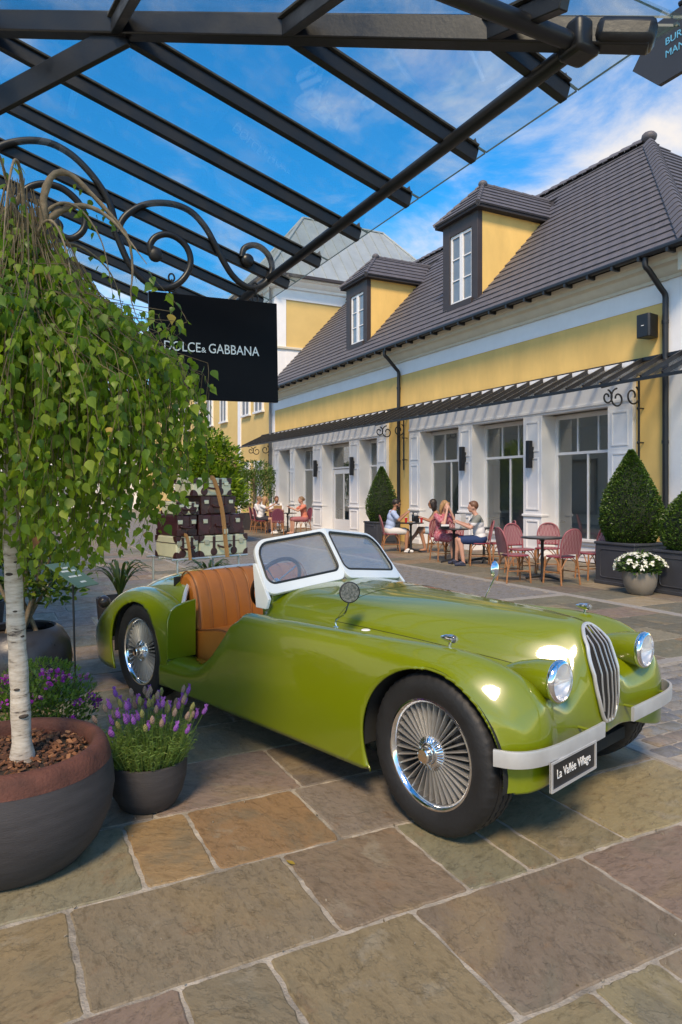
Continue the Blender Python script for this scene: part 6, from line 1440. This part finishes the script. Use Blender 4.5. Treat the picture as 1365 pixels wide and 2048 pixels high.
pW2 = fr_px(871, 17.3); put_chair(protoA, pW2, IMR+PI-.1, 'bistro chair under the dark-haired woman', G1)
pM1 = fr_px(783, 17.3); put_chair(protoA, pM1, IMR+.05, 'bistro chair under the man in the light blue shirt', G1)
pH = fr_px(909, 15.6); put_chair(protoA, pH, towards(pH, T2), 'empty bistro chair on the window side between the two occupied tables', G1)
f1 = fr_px(523, 24.6); put_chair(protoB, f1, IMR-.1, 'plum bistro chair under the woman in the white shirt', G1)
f2 = fr_px(515, 25.6); put_chair(protoB, f2, IMR-.1, 'plum bistro chair at the far left of the distant table', G1)
f3 = fr_px(556, 23.6); put_chair(protoB, f3, towards(f3, TF_)+.35, 'empty plum bistro chair with its back to the camera at the distant table', G1)
f4 = fr_px(606, 24.4); put_chair(protoB, f4, IMR+PI+.5, 'plum bistro chair under the woman in the salmon top', G1)
f5 = fr_px(552, 25.9); put_chair(protoB, f5, towards(f5, TF_), 'plum bistro chair under the man at the back of the distant table', G1)
TBL = mat('black_table_top', (.016,.016,.018), rough=.35, coat=.3)
def table(pos, label, r_=.33, square=False):
    t = thing('cafe_table', label, 'table', pos, group='black pedestal cafe tables')
    if square: MB().box((-.34, -.34, .715), (.34, .34, .74)).build('table_top', TBL, t, bevel=.008)
    else: MB().lathe([(0,.715),(r_-.02,.715),(r_,.722),(r_,.735),(r_-.015,.74),(0,.74)], 40).build('table_top', TBL, t)
    MB().lathe([(.05,.05),(.032,.12),(.026,.30),(.034,.36),(.026,.42),(.028,.66),(.06,.715)], 16).build('pedestal', IRON, t, smooth=60)
    for k in range(4):
        a = PI/4+k*PI/2; MB().tube([(.03*math.cos(a), .03*math.sin(a), .075), (.16*math.cos(a), .16*math.sin(a), .05), (.28*math.cos(a), .28*math.sin(a), .02)], [.03, .024, .02], 8, flat=.7).build('foot', IRON, t)
    return t
table(TA, 'round black table with nothing on it, in front of the right cafe window', .36); table(T1, 'black table with red cups between the man in blue and the dark-haired woman'); table(T2, 'black table in front of the blonde woman in the red dress'); table(TF_, 'black table among the distant group of diners'); table(fr_px(968, 14.9), 'black table half hidden behind the man in grey and white')
# things on the tables
REDC = mat('red_cup', (.50,.02,.02), rough=.4); BOT = mat('dark_bottle', (.012,.016,.02), rough=.15, coat=.5); PAPER = mat('white_paper', (.72,.72,.70), rough=.7); KRAFT = mat('kraft_paper', (.34,.20,.09), rough=.8, var=.1, vscale=6)
def cup(pos, label, m=REDC, h=.13, r_=.036):
    t = thing('cup', label, 'cup', pos); MB().lathe([(0,0),(r_*.75,0),(r_,h),(r_*.93,h),(r_*.7,.006)], 16).build('cup_wall', m, t, smooth=60); MB().lathe([(0,h+.004),(r_*1.02,h+.002),(r_*1.02,h-.004)], 16).build('cup_rim', PAPER if m is REDC else m, t)
rtv = Vector((math.cos(YAW), -math.sin(YAW), 0)); fwv = Vector((math.sin(YAW), math.cos(YAW), 0)); up_ = Vector((0, 0, .741))
cup(T1-rtv*.13-fwv*.12+up_, 'red drink can in front of the man in blue'); cup(T1+rtv*.26-fwv*.05+up_, 'red drink can in front of the dark-haired woman')
def bottle(pos, label):
    t = thing('bottle', label, 'bottle', pos); MB().lathe([(0,0),(.034,0),(.036,.01),(.036,.15),(.030,.18),(.014,.21),(.013,.25),(0,.25)], 16).build('bottle_body', BOT, t, smooth=60); MB().lathe([(.0145,.245),(.0145,.262),(0,.264)], 12).build('bottle_cap', IRON, t)
bottle(T1+rtv*.06+fwv*.05+up_, 'dark bottle in the middle of the table by the man in blue'); bottle(TF_+rtv*.05+up_, 'dark bottle on the distant table')
t = thing('handbag', 'small black handbag standing on the table by the man in blue', 'bag', T1+rtv*.13+fwv*.10+up_, -YAW)
MB().prism([(-.09,0),(.09,0),(.075,.17),(-.075,.17)], -.04, .04, 'y').build('bag_body', BOT, t, bevel=.012); MB().tube(spline([(-.05,0,.165),(-.04,0,.24),(.04,0,.24),(.05,0,.165)], 14), .006, 6).build('bag_handle', BOT, t)
t = thing('plate', 'white plate of food in front of the man in blue', 'plate', T1-rtv*.02-fwv*.16+up_); MB().lathe([(0,.004),(.08,.004),(.115,.016),(.112,.010),(.08,0),(0,0)], 24).build('dish', PAPER, t, smooth=60); MB().ball((0,0,.02), (.06,.05,.02), 12, 6).build('food', KRAFT, t, smooth=60)
t = thing('white_clutch', 'black and white clutch bag on the table edge by the blonde woman', 'bag', T2-rtv*.22-fwv*.18+up_, -YAW+.2); MB().box((-.10,-.03,0),(.10,.03,.09)).build('bag_body', BOT, t, bevel=.02); MB().box((-.09,-.033,.045),(.09,.033,.088)).build('bag_flap', PAPER, t, bevel=.01)
t = thing('menu_card', 'white menu standing open in front of the man in grey and white', 'menu', T2+rtv*.20+fwv*.02+up_, -YAW+.9); MB().box((-.11,-.002,0),(.11,.002,.30)).build('page', PAPER, t); MB().add([(-.11,.003,0),(-.11,.003,.30),(-.04,.17,.30),(-.04,.17,0)], [(0,1,2,3)]).build('page', PAPER, t)
t = thing('paper_bag', 'brown paper bag held up at the distant table', 'bag', TF_-rtv*.33-fwv*.28+up_, -YAW+.2)
MB().prism([(-.14,-.05),(.14,-.05),(.15,.27),(.05,.26),(-.05,.275),(-.15,.265)], -.06, .06, 'y').build('bag_body', KRAFT, t, bevel=.012); MB().tube(spline([(-.06,-.06,.26),(-.05,-.062,.34),(.05,-.062,.34),(.06,-.06,.26)], 12), .004, 5).build('bag_handle', KRAFT, t)
# ------------------------------------------------------------------ people
def cap(mb, a, b, ra, rb, n=14, flat=None):
    a = Vector(a); b = Vector(b); mb.ball(a, ra, n, 10); mb.ball(b, rb, n, 10); mb.tube([a, a.lerp(b, .5), b], [ra, (ra+rb)/2, rb], n)
def chain(mb, pts, rs, n=14):
    for (p, r0), (q, r1) in zip(list(zip(pts, rs)), list(zip(pts, rs))[1:]): cap(mb, p, q, r0, r1, n)
def fuse(mb, name, m, par, vox, sm=4):
    o = mb.build(name, m, par, smooth=0); o.data.polygons.foreach_set('use_smooth', [True]*len(o.data.polygons))
    rmod = o.modifiers.new('remesh', 'REMESH'); rmod.mode = 'VOXEL'; rmod.voxel_size = vox; rmod.use_smooth_shade = True
    s_ = o.modifiers.new('smooth', 'SMOOTH'); s_.factor = .5; s_.iterations = sm; return o
SKIN = {k: mat('skin_'+k, c, rough=.5, var=.06, vscale=12, spec=.35) for k, c in (('fair', (.50,.27,.185)), ('tan', (.38,.19,.115)), ('pink', (.54,.30,.22)))}
HAIRM = {k: mat('hair_'+k, c, rough=.5, var=.3, vscale=40) for k, c in (('dark', (.018,.011,.008)), ('blond', (.36,.20,.085)), ('auburn', (.13,.055,.026)), ('ash', (.22,.13,.065)))}
SHADE = mat('sunglass', (.008,.007,.007), rough=.15, coat=.5); SHOEW = mat('white_shoe', (.70,.70,.69), rough=.6); SHOEN = mat('navy_shoe', (.02,.028,.06), rough=.6); SANDAL = mat('tan_sandal', (.30,.16,.09), rough=.6)
def person(label, pos, head, skin, hair, hairstyle, top, bottom, sleeves='short', arms=None, legs=None, lean=.04, shoes='sneaker', shoem=None, glasses=False, female=False, vox=.011, hy=0.0, hp=0.0, dress=False, group=None, beard=False):
    t = thing('person', label, 'person', (pos[0], pos[1], 0), head)
    sk = SKIN[skin]; b_ = MB(); k = .93 if female else 1.0
    hipz = .54; sh = (.0+lean, 1.00*(.985 if female else 1)); shw = .175 if female else .20
    pel = Vector((-.06, 0, hipz)); che = Vector((-.05+lean, 0, .86)); nk = Vector((-.02+lean*1.3, 0, 1.05)); hd = Vector((.01+lean*1.6, 0, 1.19))
    # torso, neck
    for c, r_ in ((pel, (.13, .165, .12)), (pel.lerp(che, .5), (.115*k, .145*k, .16)), (che, (.120*k, .170*k, .16)), (che+Vector((.0, 0, .10)), (.09, shw*.95, .07))): b_.ball(c, r_, 18, 12)
    cap(b_, che+Vector((0, 0, .12)), nk, .058, .052); cap(b_, nk, hd-Vector((0, 0, .05)), .05, .052)
    # head with a face, turned by hy and tipped by hp
    Mh = Matrix.Translation(hd) @ Matrix.Rotation(hy, 4, 'Z') @ Matrix.Rotation(hp, 4, 'Y')
    b_.ball((0, 0, .02), (.098, .077, .108), 20, 16, Mh); b_.ball((.035, 0, -.045), (.058, .055, .062), 16, 12, Mh); b_.ball((.052, 0, -.088), (.026, .03, .02), 12, 8, Mh)
    b_.ball((.102, 0, -.012), (.020, .014, .020), 10, 8, Mh); b_.ball((.093, 0, .012), (.013, .010, .024), 10, 8, Mh); b_.ball((.088, 0, -.052), (.010, .024, .009), 10, 8, Mh); b_.ball((.085, 0, .038), (.014, .05, .012), 12, 8, Mh)
    for s_ in (-1, 1): b_.ball((-.005, s_*.078, -.005), (.020, .010, .030), 10, 8, Mh)
    # arms and hands
    arms = arms or {}
    wr = []
    for s_, nm in ((-1, 'r'), (1, 'l')):
        S0 = Vector((che.x+.0, s_*shw, .985)); E, W = arms.get(nm, ((.12, s_*.24, .74), (.34, s_*.12, .78))); E = Vector(E); W = Vector(W)
        chain(b_, [S0, E, W], [.052*k, .040*k, .027*k]); d = (W-E).normalized(); hdv = Vector(arms.get(nm+'h', d)).normalized(); sidev = Vector((0, 0, 1)).cross(hdv); sidev = sidev.normalized() if sidev.length > .1 else Vector((0, 1, 0)); nv = hdv.cross(sidev)
        pc = W+hdv*.048; cap(b_, W, pc+hdv*.015, .024, .030)
        for q, (o_, ln) in enumerate(((-.030, .060), (-.010, .072), (.010, .068), (.029, .052))):
            f0 = pc+hdv*.030+sidev*o_; f1 = f0+hdv*ln*.55-nv*.010; f2 = f1+hdv*ln*.3-nv*.026; chain(b_, [f0, f1, f2], [.0105, .0095, .0085], 8)
        th0 = W+hdv*.03+sidev*(-s_)*.026; chain(b_, [th0, th0+hdv*.035+sidev*(-s_)*.022, th0+hdv*.06+sidev*(-s_)*.018-nv*.012], [.012, .011, .009], 8); wr.append(W)
    # legs and feet
    legs = legs or {}
    ft = []
    for s_, nm in ((-1, 'r'), (1, 'l')):
        H0 = pel+Vector((.02, s_*.09, -.02)); K, A = legs.get(nm, ((.40, s_*.13, .52), (.40, s_*.13, .09))); K = Vector(K); A = Vector(A)
        chain(b_, [H0, H0.lerp(K, .5), K, K.lerp(A, .35)-Vector((.012, 0, 0)), A], [.088*k, .078*k, .056*k, .054*k, .036*k]); fd = Vector(legs.get(nm+'f', (1, s_*.12, 0))); fd.normalize()
        cap(b_, A+Vector((-.01, 0, -.03)), A+fd*.13+Vector((0, 0, -.055)), .034, .028); ft.append((A, fd))
    fuse(b_, 'body', sk, t, vox)
    # clothes
    c_ = MB(); e = .014
    for c, r_ in ((pel.lerp(che, .15), (.135, .172, .12)), (pel.lerp(che, .5), (.128*k, .16*k, .16)), (che, (.133*k, .182*k, .16)), (che+Vector((.0, 0, .095)), (.098, shw*.98, .066))): c_.ball(c, r_, 18, 12)
    for s_, nm in ((-1, 'r'), (1, 'l')):
        S0 = Vector((che.x, s_*shw, .985)); E, W = arms.get(nm, ((.12, s_*.24, .74), (.34, s_*.12, .78)))
        if sleeves == 'short': cap(c_, S0, S0.lerp(Vector(E), .62), .068*k, .064*k)
        elif sleeves == 'long': chain(c_, [S0, Vector(E), Vector(W)], [.066, .056, .040])
    if sleeves == 'short' or sleeves == 'long': cap(c_, nk-Vector((0, 0, .075)), nk-Vector((0, 0, .05)), .068, .060)
    fuse(c_, 'dress' if dress else 'shirt', top, t, max(vox, .012))
    p_ = MB(); p_.ball(pel, (.145, .182, .125), 18, 12)
    for s_, nm in ((-1, 'r'), (1, 'l')):
        H0 = pel+Vector((.02, s_*.09, -.02)); K = Vector(legs.get(nm, ((.40, s_*.13, .52), 0))[0]); f_ = .84 if not female else .62; f_ = .92 if dress else f_; cap(p_, H0, H0.lerp(K, f_), .104*k, (.082 if not dress else .10)*k)
    if dress: p_.ball((.17, 0, .50), (.20, .17, .075), 18, 10)
    fuse(p_, 'skirt' if dress else 'shorts', bottom, t, max(vox, .012))
    for (A, fd), nm in zip(ft, ('r', 'l')):
        s2 = MB(); yaw = math.atan2(fd.y, fd.x); Ms_ = Matrix.Translation(A) @ Matrix.Rotation(yaw, 4, 'Z')
        if shoes == 'sneaker': s2.ball((.03, 0, -.035), (.075, .044, .045), 16, 10, Ms_); s2.ball((.11, 0, -.055), (.075, .046, .030), 16, 10, Ms_); s2.box((-.055, -.040, -.088), (.175, .040, -.066), Ms_)
        else: s2.box((-.05, -.038, -.088), (.17, .038, -.074), Ms_); s2.ball((.11, 0, -.066), (.05, .044, .022), 14, 8, Ms_)
        fuse(s2, 'shoe', shoem or SHOEW, t, .010, 2)
    # hair
    h_ = MB(); hm = HAIRM[hair]
    h_.ball((-.016, 0, .042), (.100, .086, .100), 20, 14, Mh)
    if hairstyle == 'short': h_.ball((.028, 0, .088), (.058, .066, .040), 14, 10, Mh)
    if hairstyle in ('long', 'bob'):
        ln = .20 if hairstyle == 'long' else .10
        for k2 in range(-4, 5):
            a = k2*.36+PI; x, y = math.cos(a)*.075, math.sin(a)*.086; chain(h_, [Mh @ Vector((x, y, .03)), Mh @ Vector((x*1.12, y*1.15, -.07)), Mh @ Vector((x*1.05, y*1.05, -.07-ln*.8))], [.034, .033, .020], 10)
        for s_ in (-1, 1): chain(h_, [Mh @ Vector((.045, s_*.066, .075)), Mh @ Vector((.030, s_*.088, .0)), Mh @ Vector((.015, s_*.092, -.06))], [.028, .022, .016], 10)
    if hairstyle == 'bun': h_.ball((-.10, 0, .03), (.05, .055, .055), 14, 10, Mh); h_.ball((.02, 0, .095), (.06, .07, .035), 14, 10, Mh)
    ho = fuse(h_, 'hair', hm, t, .010, 2)
    if beard:
        d_ = MB(); d_.ball((.040, 0, -.070), (.060, .062, .045), 16, 10, Mh); d_.ball((.02, 0, -.03), (.05, .076, .035), 16, 10, Mh); fuse(d_, 'beard', hm, t, .010, 2)
    if glasses:
        for s_ in (-1, 1): MB().lathe([(0,.004),(.024,.002),(.026,-.004)], 14, Mh @ Matrix.Translation((.103, s_*.034, .018)), axis='x').build('lens', SHADE, t, smooth=60)
        g2 = MB(); g2.tube([Mh @ Vector((.108, -.012, .022)), Mh @ Vector((.108, .012, .022))], .004, 6)
        g2.build('glasses_bridge', SHADE, t)
        for s_ in (-1, 1): MB().tube([Mh @ Vector((.100, s_*.058, .024)), Mh @ Vector((.0, s_*.085, .020))], .0035, 6).build('glasses_arm', SHADE, t)
    return t
SKYB = mat('light_blue_polo', (.36,.46,.66), rough=.85, var=.06, vscale=10); OFFW = mat('off_white_shorts', (.60,.58,.55), rough=.85); NAVY = mat('navy_shorts', (.012,.035,.11), rough=.85); BEIGE = mat('beige_top', (.42,.30,.17), rough=.85, col2=(.05,.04,.035), vscale=22, detail=2); PALEB = mat('pale_blue_shorts', (.34,.46,.54), rough=.85)
FLOR = mat('floral_dress', (.36,.022,.06), rough=.85, col2=(.55,.27,.30), vscale=26, detail=2); SAL = mat('salmon_top', (.62,.20,.13), rough=.85); PINKS = mat('dusty_pink_skirt', (.36,.13,.14), rough=.85); WSH = mat('white_tshirt', (.70,.70,.70), rough=.85); DKS = mat('dark_shorts', (.03,.03,.04), rough=.85)
def two_tone():
    m = mat('grey_white_shirt', (.68,.68,.68), rough=.85); tt = m.node_tree; b = tt.nodes['Principled BSDF']; tcn = N(tt, 'ShaderNodeTexCoord'); sp_ = N(tt, 'ShaderNodeSeparateXYZ'); tt.links.new(tcn.outputs['Object'], sp_.inputs[0])
    gt_ = N(tt, 'ShaderNodeMath', operation='GREATER_THAN'); tt.links.new(sp_.outputs[2], gt_.inputs[0]); gt_.inputs[1].default_value = .885; mx = N(tt, 'ShaderNodeMix', data_type='RGBA'); tt.links.new(gt_.outputs[0], mx.inputs['Factor']); mx.inputs['A'].default_value = (.68,.68,.69,1); mx.inputs['B'].default_value = (.20,.21,.185,1); tt.links.new(mx.outputs['Result'], b.inputs['Base Color']); return m
GW = two_tone()
person('man in a light blue shirt and sunglasses eating at the table by the box cone', pM1, IMR+.05, 'tan', 'dark', 'short', SKYB, OFFW, arms={'r': ((.16,-.26,.80),(.34,-.06,.93)), 'l': ((.18,.25,.80),(.36,.06,.95)), 'rh': (.7,.3,.6), 'lh': (.6,-.3,.6)}, legs={'r': ((.38,-.20,.52),(.34,-.22,.095)), 'l': ((.42,.14,.52),(.46,.14,.095))}, glasses=True, hp=.22, beard=True, lean=.07)
person('dark-haired woman in sunglasses and pale blue shorts opposite the man in blue', pW2, IMR+PI-.1, 'tan', 'dark', 'bob', BEIGE, PALEB, sleeves='none', arms={'r': ((.16,-.22,.78),(.36,-.08,.86)), 'l': ((.14,.22,.78),(.34,.10,.84)), 'rh': (.9,.2,.2)}, legs={'r': ((.40,-.05,.58),(.62,.04,.27)), 'l': ((.38,.10,.52),(.26,.12,.095)), 'rf': (1,.1,-.25)}, glasses=True, female=True, shoes='sandal', shoem=SHOEN)
person('blonde woman in a red floral dress with both hands raised to her mouth', pBl, towards(pBl, T2)+.25, 'pink', 'blond', 'bob', FLOR, FLOR, arms={'r': ((.24,-.17,.80),(.20,-.05,1.10)), 'l': ((.24,.17,.80),(.20,.05,1.10)), 'rh': (-.2,.35,.8), 'lh': (-.2,-.35,.8)}, legs={'r': ((.40,-.10,.52),(.40,-.06,.095)), 'l': ((.40,.08,.52),(.36,.12,.095))}, female=True, shoes='sandal', shoem=SANDAL, dress=True, hp=.15)
person('man in a grey and white shirt and navy shorts reading a menu', pM2, IMR+PI-.12, 'pink', 'auburn', 'short', GW, NAVY, arms={'r': ((.16,-.26,.80),(.36,-.12,.88)), 'l': ((.16,.26,.78),(.36,.10,.86)), 'rh': (.9,.1,.35), 'lh': (.9,-.1,.35)}, legs={'r': ((.40,-.14,.52),(.42,-.14,.095)), 'l': ((.38,.20,.52),(.30,.22,.095))}, shoem=SHOEN, lean=.05)
person('blonde woman in a white shirt reaching over the distant table', f1, IMR-.05, 'fair', 'blond', 'long', WSH, DKS, arms={'r': ((.22,-.22,.90),(.44,-.16,1.02)), 'l': ((.16,.22,.80),(.36,.10,.86))}, female=True, vox=.016, lean=.08)
person('person with fair hair in a pale shirt at the far left of the distant table', f2, IMR-.1, 'fair', 'ash', 'short', WSH, DKS, vox=.016, glasses=True, shoem=SHOEN)
person('tanned man in a white shirt facing us at the distant table', f5, towards(f5, TF_), 'tan', 'auburn', 'short', WSH, DKS, vox=.016, beard=True)
person('woman in a salmon top with tied-up hair gesturing at the distant table', f4, IMR+PI+.35, 'pink', 'ash', 'bun', SAL, PINKS, arms={'r': ((.22,-.24,.84),(.46,-.18,.95)), 'l': ((.24,.20,.82),(.44,.12,.90))}, female=True, vox=.016, dress=True, shoes='sandal', shoem=SANDAL)
